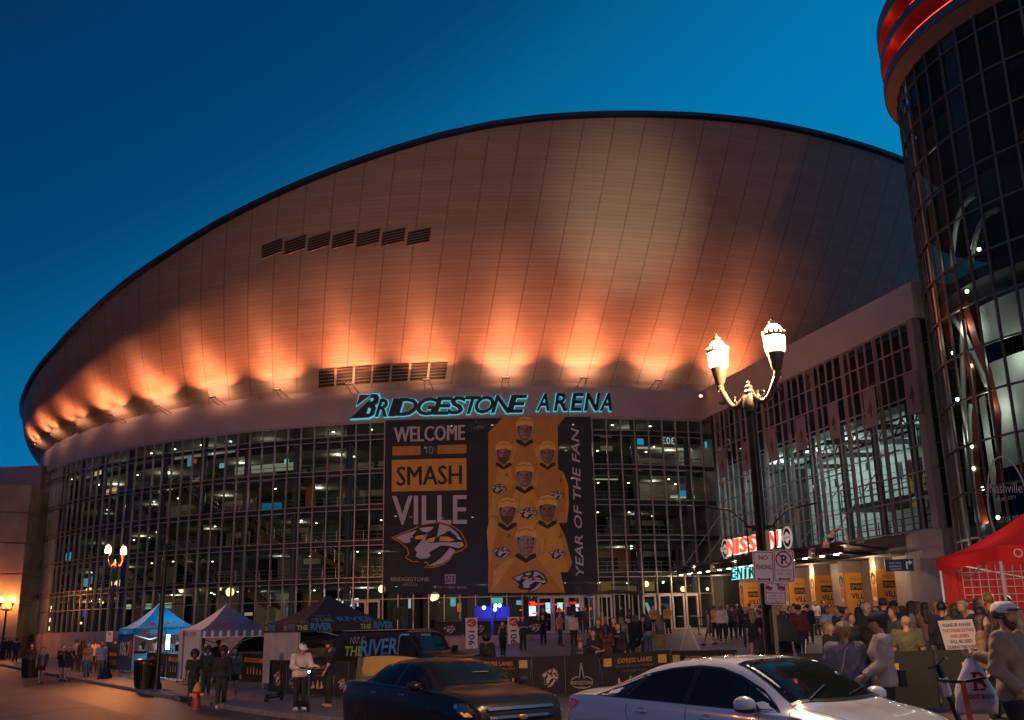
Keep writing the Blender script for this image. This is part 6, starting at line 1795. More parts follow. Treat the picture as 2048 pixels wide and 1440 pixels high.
def river(q, T, s, w0):
    q.use(M_tgn).text('THE', lambda u, v, w=0: T(-.9 * s + u, v, w), .40 * s, w0, align='CENTER', bold=.01); q.use(M_tbl).text('RIVER', lambda u, v, w=0: T(.35 * s + u, v, w), .56 * s, w0, bold=.012); q.use(M_ltx).text('107.5', lambda u, v, w=0: T(-.8 * s + u, v + .36 * s, w), .28 * s, w0); q.text('NASHVILLE', lambda u, v, w=0: T(.6 * s + u, v - .2 * s, w), .2 * s, w0)
q = MB(); river(q, lambda u, v, w=0: sl1(u + .1, .12 + v * .5, w), 1.0, .02); river(q, lambda u, v, w=0: fr1(-1.2 + u, -.24 + v, w), .55, .012); river(q, lambda u, v, w=0: fr1(1.2 + u, -.24 + v, w), .55, .012); river(q, lambda u, v, w=0: ls1(-1.0 + u, -.24 + v, w), .5, .012); river(q, lambda u, v, w=0: ls1(1.0 + u, -.24 + v, w), .5, .012); q.build('print', None, o)
q = MB().add([(-1.8, -1.75, .2), (-1.8, 1.75, .2), (-1.8, 1.75, 2.15), (-1.8, -1.75, 2.15)], [(0, 1, 2, 3)]); q.build('side_wall', mat('tent_wall_grey', (.40, .34, .31), .7, noise=.25, nscale=1.5, bump=.4), o)
q = MB().add([(-1.0, 1.75, .2), (1.8, 1.75, .2), (1.8, 1.75, 2.15), (-1.0, 1.75, 2.15)], [(0, 1, 2, 3)]); q.build('back_wall', mat('tent_wall_grey', (.40, .34, .31), .7), o)
M_mr = cloth_glow(mat('merch_red', (.62, .012, .012), .65), .4); M_mw = mat('merch_pale', (.55, .42, .36), .7)
o, fr1, ls1, sl1, _ = tent('red OFFICIAL MERCHANDISE tent at the right edge', 2160, 23, 4.2, R_(-6), 2.72, 4.0, [M_mr])
q = MB().use(M_mw).text('OFFICIAL MERCHANDISE', lambda u, v, w=0: fr1(-.35 + u, -.26 + v, w), .27, .012, bold=.006, fit=2.9); q.build('print', None, o)
q = MB().add([(-2.0, 2.05, .2), (2.0, 2.05, .2), (2.0, 2.05, 2.6), (-2.0, 2.05, 2.6)], [(0, 1, 2, 3)]); q.build('back_wall', M_mr, o)
q = MB()
for i in range(14): q.bar((-1.6 + i * .2, 1.9, .9), (-1.6 + i * .2, 1.9, 2.5), .015, .015)
for i in range(9): q.bar((-1.6, 1.9, .9 + i * .18), (1.0, 1.9, .9 + i * .18), .015, .015)
q.build('grid_rack', mat('grid_white', (.35, .25, .23), .5), o)
MB().box((-.2, 1.2, .5), (3.6, .8, 1.0)).build('counter', mat('counter_dark', (.03, .03, .035), .7), o)
lamp('tent_lamp', 'POINT', (-.8, .3, 2.1), 45, (1.0, .9, .8), o, .25); lamp('tent_lamp', 'POINT', (1.2, .3, 2.1), 40, (1.0, .9, .8), o, .25)
# ---- sandwich board on the plaza, notice on the right barrier
a = gpt(1382, 36.5)
o = thing('sandwich_board', 'white folding sandwich board on the plaza with orange notice', 'sign', tuple(a), R_(-12))
for s_ in (-1, 1):
    F = (lambda u, v, w=0.0: Vector((u, -.02 - (1.25 - v) * .28 - w, v))) if s_ < 0 else (lambda u, v, w=0.0: Vector((-u, .02 + (1.25 - v) * .28 + w, v)))
    F2 = (lambda u, v, w=0.0, s_=s_: Vector((s_ * (.02 + (1.3 - v) * .34 + w), u, v)))
    q = MB().use(M_bw).prism(rrect(.66, 1.3, .05), lambda u, v, w, F2=F2: F2(u, v + .65, w), 0, .03)
    q.use(M_org).poly([(-.24, .98), (.24, .98), (.24, 1.1), (-.24, 1.1)], F2, .034); q.poly([(-.12, .62), (.14, .62), (.14, .86), (-.12, .86)], F2, .034); q.use(M_ltx); q.text('NO BAGS', lambda u, v, w=0: F2(u if s_ > 0 else -u, v + 1.15, w), .09, .034)
    for v in (.28, .36, .44): q.poly([(-.2, v), (.2, v), (.2, v + .025), (-.2, v + .025)], F2, .034)
    q.build('panel', None, o)
a = gpt(1938, 20.1)
o = thing('notice_board', 'tilted white notice about strobe lighting behind the right barrier', 'sign', tuple(a), R_(-4))
ct, st = math.cos(R_(9)), math.sin(R_(9))
F = lambda u, v, w=0.0: Vector((u * ct - v * st * 1, -w, 1.33 + u * st * -1 + v * ct)) if False else Vector((u * ct + v * -.16, -w, 1.36 + v * ct + u * .03))
q = MB().use(M_bw).prism([(-.33, -.30), (.33, -.30), (.33, .30), (-.33, .30)], F, 0, .015)
for i, (w_, m_) in enumerate((('PLEASE BE AWARE', M_sblk), ('THAT STROBE LIGHTING', M_sred), ('AND LASERS', M_sred), ('WILL BE USED', M_sblk), ('DURING THIS EVENT', M_sblk))): q.use(m_).text(w_, lambda u, v, w=0, i=i: F(u, .18 - i * .105 + v, w), .085, .018, fit=min(.58, .036 * len(w_)), bold=.002)
q.build('board', None, o); MB().bar(F(0, -.3, -.03), Vector((0, .05, 0)), .04, .04).build('stand', M_iron, o)
# ================================================================== vehicles
def pch(xs, ys, x):
    """smooth monotone interpolation through stations"""
    xs, ys = np.asarray(xs, float), np.asarray(ys, float)
    h = np.diff(xs); dl = np.diff(ys) / h
    m = np.zeros(len(xs)); m[0], m[-1] = dl[0], dl[-1]
    for i in range(1, len(xs) - 1):
        if dl[i - 1] * dl[i] > 0:
            w1, w2 = 2 * h[i] + h[i - 1], h[i] + 2 * h[i - 1]
            m[i] = (w1 + w2) / (w1 / dl[i - 1] + w2 / dl[i])
    i = np.clip(np.searchsorted(xs, x) - 1, 0, len(xs) - 2)
    t = (x - xs[i]) / h[i]
    return ((1 + 2 * t) * (1 - t) ** 2) * ys[i] + t * (1 - t) ** 2 * h[i] * m[i] + t * t * (3 - 2 * t) * ys[i + 1] + t * t * (t - 1) * h[i] * m[i + 1]
class Car:
    """body lofted along x (forward); st rows: x, bottom, belt, top, half widths at sill, belt, roof edge"""
    def __init__(s, st, bulge=.03, crown=.03, drop=.07):
        s.st = np.array(st, float); s.bulge, s.crown, s.drop = bulge, crown, drop
    def half(s, x):
        S_ = s.st
        zb, zl, zt, ws, wb, wt = (float(pch(S_[:, 0], S_[:, k], x)) for k in range(1, 7))
        gh = max(zt - zl, .012)
        dr = min(s.drop, gh * .45)
        P_ = [(ws * .82, zb), (ws * .97, zb + .02), (ws, zb + .10), ((ws + wb) / 2 + s.bulge, zb + (zl - zb) * .55), (wb + s.bulge * .6, zl - .10 * (zl - zb)), (wb, zl),
              (wb - (wb - wt) * .12, zl + gh * .10), (wt + (wb - wt) * .22, zt - dr - gh * .14), (wt, zt - dr), (wt * .88, zt - dr * .45), (wt * .6, zt - dr * .14), (wt * .3, zt - .006), (0, zt)]
        for _ in range(2):
            Q = [P_[0]]
            for a, b_ in zip(P_[:-1], P_[1:]):
                Q += [(a[0] * .75 + b_[0] * .25, a[1] * .75 + b_[1] * .25), (a[0] * .25 + b_[0] * .75, a[1] * .25 + b_[1] * .75)]
            P_ = Q + [P_[-1]]
        return np.array(P_)
    def Y(s, x, z):
        h = s.half(x)
        k = int(np.argmax(h[:, 1] >= h[:, 1].max() - 1e-9))
        o = np.maximum.accumulate(h[:, 1])
        return float(np.interp(z, o, h[:, 0]))
    def Z(s, x, y):
        h = s.half(x)
        i = int(np.argmax(h[:, 0])); hh = h[i:][::-1]
        return float(np.interp(abs(y), hh[:, 0], hh[:, 1]))
    def X(s, y, z, sgn=1):
        xs = np.linspace(s.st[-1, 0] if sgn > 0 else s.st[0, 0], sgn * .8, 70)
        for x in xs:
            h = s.half(x)
            if h[0, 1] <= z <= h[:, 1].max() and s.Y(x, z) >= abs(y) and z <= s.Z(x, y) + 1e-6: return float(x)
        return float(xs[0])
    def body(s, n=110):
        q = MB()
        xs = np.concatenate([np.linspace(s.st[0, 0], s.st[0, 0] + .35, 16), np.linspace(s.st[0, 0] + .35, s.st[-1, 0] - .35, n)[1:-1], np.linspace(s.st[-1, 0] - .35, s.st[-1, 0], 16)])
        H = [s.half(x) for x in xs]; m = len(H[0]); w = 2 * m - 1
        vs, fs = [], []
        for x, h in zip(xs, H):
            for p_ in h: vs.append((x, p_[0], p_[1]))
            for p_ in h[:-1][::-1]: vs.append((x, -p_[0], p_[1]))
        for i in range(len(xs) - 1):
            for j in range(w - 1): fs.append((i * w + j, i * w + j + 1, (i + 1) * w + j + 1, (i + 1) * w + j))
            fs.append((i * w + w - 1, i * w, (i + 1) * w, (i + 1) * w + w - 1))
        fs.append(tuple(range(w))); fs.append(tuple((len(xs) - 1) * w + j for j in range(w)))
        q.add(vs, fs)
        return q
    def side(s, q, pts, sgn, off=.004, rings=7):
        """a panel: outline in (x, z) laid on the flank"""
        cx, cz = np.mean([p[0] for p in pts]), np.mean([p[1] for p in pts])
        P_ = []
        for a, b_ in zip(pts, pts[1:] + pts[:1]):
            k = max(1, int(math.hypot(a[0] - b_[0], a[1] - b_[1]) / .10))
            P_ += [(a[0] + (b_[0] - a[0]) * i / k, a[1] + (b_[1] - a[1]) * i / k) for i in range(k)]
        # horizontal strips are safer than rings for long outlines: triangulate then subdivide
        bm = bmesh.new()
        vv = [bm.verts.new((p[0], 0, p[1])) for p in P_]
        tri = tessellate_polygon([[Vector((p[0], p[1], 0)) for p in P_]])
        for t_ in tri:
            try: bm.faces.new([vv[i] for i in t_])
            except ValueError: pass
        for _ in range(3):
            long = [e for e in bm.edges if e.calc_length() > .16 and not e.is_boundary]
            if not long: break
            bmesh.ops.subdivide_edges(bm, edges=long, cuts=1, use_grid_fill=False)
            bmesh.ops.triangulate(bm, faces=[f for f in bm.faces if len(f.verts) > 3])
        bm.verts.index_update()
        vs = [(v.co.x, sgn * (s.Y(v.co.x, v.co.z) + off), v.co.z) for v in bm.verts]
        fs = [tuple(v.index for v in f.verts) for f in bm.faces]
        bm.free()
        return q.add(vs, fs)
    def line(s, q, pts, sgn, w=.008, off=.003):
        """a seam: thin strip along a line in (x, z)"""
        P_ = []
        for a, b_ in zip(pts[:-1], pts[1:]):
            k = max(1, int(math.hypot(a[0] - b_[0], a[1] - b_[1]) / .06))
            P_ += [(a[0] + (b_[0] - a[0]) * i / k, a[1] + (b_[1] - a[1]) * i / k) for i in range(k)]
        P_.append(pts[-1]); vs = []
        for i, p in enumerate(P_):
            a, b_ = P_[max(i - 1, 0)], P_[min(i + 1, len(P_) - 1)]
            dx, dz = b_[0] - a[0], b_[1] - a[1]; L_ = math.hypot(dx, dz) or 1
            for k in (-.5, .5):
                x, z = p[0] - dz / L_ * w * k, p[1] + dx / L_ * w * k
                vs.append((x, sgn * (s.Y(x, z) + off), z))
        return q.add(vs, [(2 * i, 2 * i + 2, 2 * i + 3, 2 * i + 1) for i in range(len(P_) - 1)])
    def screen(s, q, xa, xb, wa, wb, ca=0, cb=0, off=.006, n=14, m=10):
        """windscreen / rear window between x = xa (foot) and xb (head)"""
        vs = []
        for i in range(m + 1):
            f_ = i / m
            for j in range(n + 1):
                r = -1 + 2 * j / n
                x = (xa + ca * r * r) * (1 - f_) + (xb + cb * r * r) * f_; y = r * (wa * (1 - f_) + wb * f_)
                vs.append((x, y, s.Z(x, y) + off))
        return q.add(vs, [(i * (n + 1) + j, i * (n + 1) + j + 1, (i + 1) * (n + 1) + j + 1, (i + 1) * (n + 1) + j) for i in range(m) for j in range(n)])
    def nose(s, q, pts, sgn=1, off=.006):
        """a panel on the front (or rear) end: outline in (y, z)"""
        P_ = []
        for a, b_ in zip(pts, pts[1:] + pts[:1]):
            k = max(1, int(math.hypot(a[0] - b_[0], a[1] - b_[1]) / .12))
            P_ += [(a[0] + (b_[0] - a[0]) * i / k, a[1] + (b_[1] - a[1]) * i / k) for i in range(k)]
        tri = tessellate_polygon([[Vector((p[0], p[1], 0)) for p in P_]])
        return q.add([(s.X(p[0], p[1], sgn) + sgn * off, p[0], p[1]) for p in P_], [tuple(t_) for t_ in tri])
M_tyre = mat('tyre', (.012, .012, .012), .8); M_rimm = mat('alloy_rim', (.42, .42, .42), .25, .9); M_well = mat('wheel_well', (.006, .006, .006), .9)
M_chrome = mat('chrome', (.62, .62, .62), .08, 1.0); M_dglass = mat('tinted_glass', (.006, .008, .010), .05, spec=.3); M_trim = mat('black_trim', (.012, .012, .013), .3)
M_seam = mat('seam', (.01, .01, .01), .8); M_tail = mat('tail_light', (.28, .006, .010), .08, coat=1.0, emit=(150, 10, 12), es=.25); M_head = mat('head_light', (.30, .30, .31), .06, .4, coat=1.0); M_amber = mat('amber_lens', (.5, .2, .04), .1, coat=1.0, emit=(255, 150, 60), es=.6)
def wheel(par, x, y, r, w, sgn, spokes=5):
    n = 30
    prof = [(r * .62, -w / 2), (r * .9, -w / 2), (r * .985, -w * .36), (r, 0), (r * .985, w * .36), (r * .9, w / 2), (r * .62, w / 2)]
    vs = []
    for a, b_ in prof:
        for i in range(n):
            t_ = 2 * math.pi * i / n; vs.append((x + a * math.cos(t_), y + b_, r + a * math.sin(t_)))
    fs = [(j * n + i, j * n + (i + 1) % n, (j + 1) * n + (i + 1) % n, (j + 1) * n + i) for j in range(len(prof) - 1) for i in range(n)]
    t0 = bpy.data.objects.new('wheel', None); COL.objects.link(t0); t0.parent = par
    MB().add(vs, fs).build('tyre', M_tyre, t0, smooth=True, angle=.7)
    q = MB(); f_ = sgn * (w / 2 - .015)
    for i in range(spokes):
        for da in (-.13, .13):
            t_ = 2 * math.pi * i / spokes + da
            q.bar((x + .05 * math.cos(t_), y + f_ - sgn * .01, r + .05 * math.sin(t_)), (x + r * .62 * math.cos(t_), y + f_ - sgn * .02, r + r * .62 * math.sin(t_)), .035, .03, up=(0, 1, 0))
    vs = []
    for a, b_ in ((r * .60, f_), (r * .66, f_), (r * .66, f_ - sgn * .12), (r * .60, f_ - sgn * .1)):
        for i in range(n):
            t_ = 2 * math.pi * i / n; vs.append((x + a * math.cos(t_), y + b_, r + a * math.sin(t_)))
    q.add(vs, [(j * n + i, j * n + (i + 1) % n, (j + 1) * n + (i + 1) % n, (j + 1) * n + i) for j in range(3) for i in range(n)])
    q.cyl((x, y + f_ - .02, r), (x, y + f_ + .012 * 1, r), .06, n=14)
    q.build('rim', M_rimm, t0)
    q = MB(); vs = [(x + r * .64 * math.cos(2 * math.pi * i / n), y + f_ - sgn * .09, r + r * .64 * math.sin(2 * math.pi * i / n)) for i in range(n)]
    q.add(vs, [tuple(range(n))]); q.build('brake_disc', M_well, t0)
def arch_pts(x, r, R0, n=20, lo=-.12):
    return [(x + R0 * math.cos(math.pi * i / n), r + R0 * math.sin(math.pi * i / n)) for i in range(n + 1)] + [(x - R0, r + lo), (x + R0, r + lo)][0:2]
def paint(name, col, rough=.25, metal=0.0, coat=1.0): return mat(name, col, rough, metal, coat=coat)
KA = math.atan2(KD[1], KD[0])
def dress(c, t_, wx0, wx1, r, W, sides=(-1, 1), spokes=5):
    for sg in sides:
        for x in (wx0, wx1):
            q = MB(); P_ = [(x + (r + .045) * math.cos(math.pi * i / 20 * 1.16 - .25), r + (r + .045) * math.sin(math.pi * i / 20 * 1.16 - .25)) for i in range(21)]
            c.side(q, P_, sg, .003); q.build('wheel_arch', M_well, t_)  # flat black patch: wheel-well shade put into colour, no opening cut
        for x in (wx0, wx1): wheel(t_, x, sg * (c.Y(x, r * 1.3) - .095), r, .21, sg, spokes)
# ---- white sedan
WS = Car([(-2.43, .36, .78, .83, .66, .64, .50), (-2.36, .27, .90, .975, .78, .77, .60), (-2.2, .24, .99, 1.055, .865, .845, .66), (-1.8, .20, 1.01, 1.10, .905, .885, .665), (-1.3, .18, 1.00, 1.255, .915, .895, .63), (-.8, .17, .985, 1.40, .92, .90, .61), (-.3, .17, .97, 1.462, .92, .90, .60),
          (.15, .17, .96, 1.475, .92, .90, .60), (.55, .17, .95, 1.44, .92, .90, .61), (.95, .17, .94, 1.30, .92, .895, .64), (1.3, .18, .93, 1.10, .92, .885, .70), (1.5, .18, .92, 1.02, .915, .875, .74), (1.8, .19, .88, .965, .905, .855, .75), (2.1, .20, .79, .87, .865, .80, .72), (2.3, .21, .68, .745, .78, .71, .62), (2.4, .23, .57, .62, .64, .58, .48), (2.43, .28, .50, .53, .50, .46, .38)])
def place(c, nm, label, cat, x, y, rz, z=None):
    return thing(nm, label, cat, (x, y, base(x, y) if z is None else z), rz)
wc_ = place(WS, 'white_sedan', 'glossy white sedan in the foreground, cut off by the bottom edge', 'car', 2.60, 12.05, KA)
M_wp = paint('white_paint', (.60, .62, .67), .2)
WS.body().build('body', M_wp, wc_, smooth=True, angle=.9)
DLO = [(-1.62, 1.035), (-1.30, 1.135), (-.95, 1.235), (-.5, 1.325), (-.05, 1.362), (.3, 1.345), (.62, 1.272), (.92, 1.145), (1.24, .985), (.9, .985), (.3, .995), (-.6, 1.012), (-1.3, 1.025)]
for sg in (-1, 1):
    q = MB(); WS.side(q, [(x * 1.0 + (.03 if x > 0 else -.04) * (abs(x) > .8), z + (.022 if z > 1.04 else -.022)) for x, z in DLO], sg, .004); q.build('window_trim', M_trim, wc_)
    q = MB(); WS.side(q, [p for p in DLO if True], sg, .008); q.build('side_window', M_dglass, wc_)
    q = MB()
    for pts in ([(-.06, 1.0), (-.04, 1.355)],): WS.line(q, pts, sg, .09, .010)
    WS.line(q, [(-1.08, 1.03), (-.90, 1.24)], sg, .05, .010); WS.line(q, [(.80, .99), (.72, 1.2)], sg, .035, .010); q.build('window_pillar', M_trim, wc_)
    q = MB()
    WS.line(q, [(-.04, .995), (-.05, .6), (-.02, .3)], sg); WS.line(q, [(-1.02, 1.02), (-1.06, .85), (-.95, .62), (-.90, .55)], sg); WS.line(q, [(1.02, .975), (1.04, .7), (.98, .3)], sg); WS.line(q, [(-1.0, .30), (1.0, .29)], sg); WS.line(q, [(1.36, .965), (1.40, .93), (2.05, .80)], sg, .006); q.build('door_seam', M_seam, wc_)
    for hx in (-.78, .28):
        z = .855 + (.02 if hx < 0 else 0); y = WS.Y(hx, z)
        MB().ball((hx, sg * (y + .028), z), 1, (.115, .018, .017), 16, 8).box((hx - .09, sg * (y + .012), z), (.025, .03, .02)).box((hx + .09, sg * (y + .012), z), (.025, .03, .02)).build('door_handle', M_wp, wc_, smooth=True)
        q = MB(); WS.side(q, [(hx + .055 * math.cos(2 * math.pi * i / 14), z + .005 + .038 * math.sin(2 * math.pi * i / 14)) for i in range(14)], sg, .003); q.build('handle_shade', mat('recess_shade', (.32, .32, .34), .4), wc_)  # flat grey patch: shade of the handle hollow put into colour
    # mirror
    mo = MB().ball((.98, sg * 1.045, 1.035), 1, (.125, .105, .085), 18, 12).build('mirror', M_wp, wc_, smooth=True)
    MB().box((.99, sg * .965, .985), (.10, .14, .03)).ball((.985, sg * 1.04, .985), 1, (.13, .10, .035), 14, 8).build('mirror_base', M_trim, mo)
    q = MB(); WS.side(q, [(-2.33, .90), (-2.20, .955), (-2.02, .935), (-1.98, .92), (-2.06, .865), (-2.22, .81), (-2.36, .78)], sg, .008); q.build('tail_light', M_tail, wc_)
    q = MB(); WS.side(q, [(1.72, .80), (1.95, .80), (2.2, .72), (2.30, .64), (2.26, .60), (2.05, .64), (1.85, .71)], sg, .006); q.build('headlight', M_head, wc_)
    q = MB(); WS.side(q, [(1.82, .76), (1.95, .76), (2.02, .70), (1.9, .715)], sg, .010); q.build('turn_signal', M_amber, wc_)
    q = MB(); WS.line(q, [(-2.1, .70), (-1.5, .74), (.2, .735), (1.2, .70)], sg, .004, .002); q.build('crease_shade', mat('recess_shade', (.32, .32, .34), .4), wc_)  # shade along the body crease drawn as a thin grey line
q = MB(); WS.screen(q, 1.40, .52, .70, .575, -.10, -.05); q.build('windscreen', mat('screen_glass', (.010, .013, .013), .05, spec=.22), wc_)
q = MB(); WS.screen(q, -1.70, -.92, .60, .55, .10, .03); q.build('rear_window', M_dglass, wc_)
q = MB()
for y0, y1 in ((-.5, -.05), (.1, .6)):
    q.tube([(1.36, y0, WS.Z(1.36, y0) + .02), (1.18, y1, WS.Z(1.18, y1) + .02)], .009, 6)
q.build('wiper', M_trim, wc_)
q = MB(); WS.screen(q, 1.44, 1.38, .72, .70, -.12, -.10, .008); q.build('cowl', M_trim, wc_)
q = MB().add([(-.95, -.006, WS.Z(-.95, 0)), (-.80, -.02, WS.Z(-.8, 0) - .005), (-.80, .02, WS.Z(-.8, 0) - .005), (-1.0, 0, WS.Z(-.98, 0) + .055), (-.93, 0, WS.Z(-.93, 0) + .055)], [(0, 1, 4, 3), (0, 3, 4, 2), (1, 2, 4)]); q.build('fin_antenna', M_wp, wc_)
q = MB().box((-2.30, 0, .98), (.16, 1.1, .014)); q.build('boot_lip', M_wp, wc_)
q = MB()
for sg in (-1, 1):
    vs = []
    for i in range(21):
        x = 1.42 + .85 * i / 20; y = sg * (.70 - .05 * i / 20 - .10 * (i / 20) ** 3)
        vs += [(x, y - .004, WS.Z(x, y - .004) + .003), (x, y + .004, WS.Z(x, y + .004) + .003)]
    q.add(vs, [(2 * i, 2 * i + 2, 2 * i + 3, 2 * i + 1) for i in range(20)])
q.build('bonnet_seam', M_seam, wc_)
q = MB(); WS.nose(q, [(-.42, .36), (.42, .36), (.46, .56), (.3, .62), (-.3, .62), (-.46, .56)]); q.build('grille', M_trim, wc_)
dress(WS, wc_, -1.42, 1.40, .325, .92)
# ---- dark sedan
BS = Car([(-2.42, .36, .82, .88, .68, .66, .50), (-2.35, .27, .95, 1.02, .80, .79, .62), (-2.15, .24, 1.02, 1.085, .875, .855, .66), (-1.75, .20, 1.03, 1.115, .905, .885, .665), (-1.55, .19, 1.025, 1.15, .91, .89, .65), (-1.1, .18, 1.015, 1.335, .915, .895, .60), (-.65, .17, 1.00, 1.42, .917, .90, .58), (-.2, .17, .985, 1.445, .917, .90, .58),
          (.2, .17, .975, 1.445, .917, .90, .59), (.55, .17, .965, 1.39, .917, .895, .61), (.9, .17, .955, 1.24, .917, .89, .65), (1.2, .18, .945, 1.08, .917, .885, .70), (1.38, .18, .94, 1.03, .915, .88, .75), (1.8, .19, .91, .985, .905, .865, .77), (2.15, .20, .86, .92, .875, .835, .76), (2.32, .21, .78, .83, .82, .78, .70), (2.39, .22, .68, .72, .74, .70, .62), (2.42, .26, .60, .63, .64, .60, .52)])
bc_ = place(BS, 'dark_sedan', 'dark sedan with chrome grille parked at the kerb behind the white car', 'car', -1.38, 19.05, KA)
M_bp = mat('dark_paint', (.016, .0145, .014), .26, coat=.16, spec=.2)
bc_.scale = (1.05, 1.05, 1.05)
BS.body().build('body', M_bp, bc_, smooth=True, angle=.9)
DL2 = [(-1.52, 1.065), (-1.25, 1.20), (-.95, 1.305), (-.5, 1.35), (0, 1.36), (.3, 1.34), (.6, 1.25), (.9, 1.10), (1.08, .99), (.8, .99), (.2, 1.01), (-.6, 1.035), (-1.2, 1.055)]
for sg in (-1, 1):
    q = MB(); BS.side(q, DL2, sg, .006); q.build('side_window', M_dglass, bc_)
    q = MB(); BS.line(q, [(-1.50, 1.05), (-.6, 1.02), (.2, .998), (1.0, .978)], sg, .018, .010); q.build('chrome_strip', M_chrome, bc_)
    q = MB(); BS.line(q, [(-.10, 1.02), (-.08, 1.355)], sg, .10, .010); BS.line(q, [(-1.1, 1.06), (-1.02, 1.28)], sg, .05, .010); q.build('window_pillar', M_trim, bc_)
    q = MB(); BS.line(q, [(-.06, 1.0), (-.08, .6), (-.04, .3)], sg); BS.line(q, [(-1.08, 1.03), (-1.12, .85), (-1.0, .6)], sg); BS.line(q, [(.98, .97), (1.0, .7), (.95, .3)], sg); q.build('door_seam', M_seam, bc_)
    for hx in (-.82, .24):
        z = .88; y = BS.Y(hx, z); MB().ball((hx, sg * (y + .025), z), 1, (.11, .018, .018), 14, 8).box((hx, sg * (y + .012), z), (.14, .03, .02)).build('door_handle', M_chrome, bc_, smooth=True)
    mo = MB().ball((.86, sg * 1.03, 1.04), 1, (.10, .115, .075), 16, 10).box((.88, sg * .95, 1.0), (.08, .12, .04)).build('mirror', M_bp, bc_, smooth=True)
    q = MB().bar((.95, sg * .95, 1.085), (.95, sg * 1.12, 1.075), .02, .012).build('mirror_edge', M_chrome, mo)
    q = MB(); BS.side(q, [(-2.34, .94), (-2.18, .97), (-2.05, .93), (-2.1, .85), (-2.32, .78)], sg, .008); q.build('tail_light', M_tail, bc_)
    q = MB(); BS.side(q, [(1.86, .82), (2.10, .83), (2.33, .74), (2.36, .64), (2.2, .63), (2.0, .68)], sg, .006); q.build('headlight', mat('headlight_dark', (.10, .10, .10), .05, .3, coat=1.0), bc_)
    q = MB(); BS.side(q, [(2.05, .70), (2.24, .70), (2.32, .645), (2.18, .635)], sg, .010); q.build('turn_signal', M_amber, bc_)
    q = MB(); BS.side(q, [(1.93 + .05 * math.cos(t), .775 + .035 * math.sin(t)) for t in np.linspace(0, 2 * math.pi, 12, endpoint=False)], sg, .010); q.build('headlight_lens', M_chrome, bc_)
q = MB(); BS.screen(q, 1.28, .46, .70, .575, -.10, -.05); q.build('windscreen', mat('screen_glass', (.010, .013, .013), .05, spec=.22), bc_)
q = MB(); BS.screen(q, -1.66, -1.02, .60, .55, .10, .03); q.build('rear_window', M_dglass, bc_)
q = MB(); BS.nose(q, [(-.60, .40), (.60, .40), (.60, .76), (-.60, .76)], 1, .004); q.build('grille', M_trim, bc_)
for z0, z1, w in ((.70, .765, .60), (.585, .64, .58), (.47, .52, .54)):
    q = MB(); n = 12
    vs = [(BS.X(y * w, (z0 + z1) / 2) + .012 + dx, y * w, z) for y in np.linspace(-1, 1, n + 1) for z, dx in ((z0, .012), ((z0 + z1) / 2 - .01, .035), (z1, .0))]
    q.add(vs, [(3 * i + k, 3 * i + 3 + k, 3 * i + 4 + k, 3 * i + 1 + k) for i in range(n) for k in range(2)]); q.build('grille_bar', mat('grille_chrome', (.30, .30, .31), .2, 1.0), bc_)
MB().ball((BS.X(0, .605) + .045, 0, .605), 1, (.012, .085, .04), 16, 8).build('badge', mat('badge_gold', (.5, .35, .12), .3, .8), bc_, smooth=True)
q = MB().tube([(.02, 0, 1.44), (-.02, 0, 1.60)], .004, 5)
q.build('aerial', M_trim, bc_)
q = MB().box((.95, .15, BS.Z(.95, .15) + .012), (.10, .30, .004)); q.build('dash_paper', mat('paper', (.5, .5, .48), .6), bc_)
dress(BS, bc_, -1.38, 1.36, .33, .92)
# ---- tall black SUV with radio lettering
HV = Car([(-2.5, .55, 1.15, 1.80, .98, .97, .80), (-2.45, .48, 1.18, 1.95, 1.0, .99, .84), (-1.8, .46, 1.20, 2.0, 1.02, 1.0, .86), (.2, .46, 1.20, 2.0, 1.02, 1.0, .86), (.55, .46, 1.20, 1.96, 1.02, 1.0, .85), (.95, .46, 1.20, 1.50, 1.02, 1.0, .90), (1.12, .46, 1.19, 1.31, 1.02, .99, .93), (1.5, .46, 1.16, 1.28, 1.02, .98, .93), (2.2, .47, 1.12, 1.22, 1.01, .97, .92), (2.42, .5, 1.02, 1.10, .98, .94, .88), (2.5, .56, .92, .98, .92, .90, .84)], .01, .02, .08)
hv = thing('black_suv', 'tall black SUV lettered THE RIVER behind the barriers', 'car', (-3.5, 33.9, gz(-3.5, 33.9)), R_(-32))
M_hp = mat('suv_paint', (.010, .009, .009), .25, coat=.3, spec=.25)
HV.body().build('body', M_hp, hv, smooth=True, angle=.8)
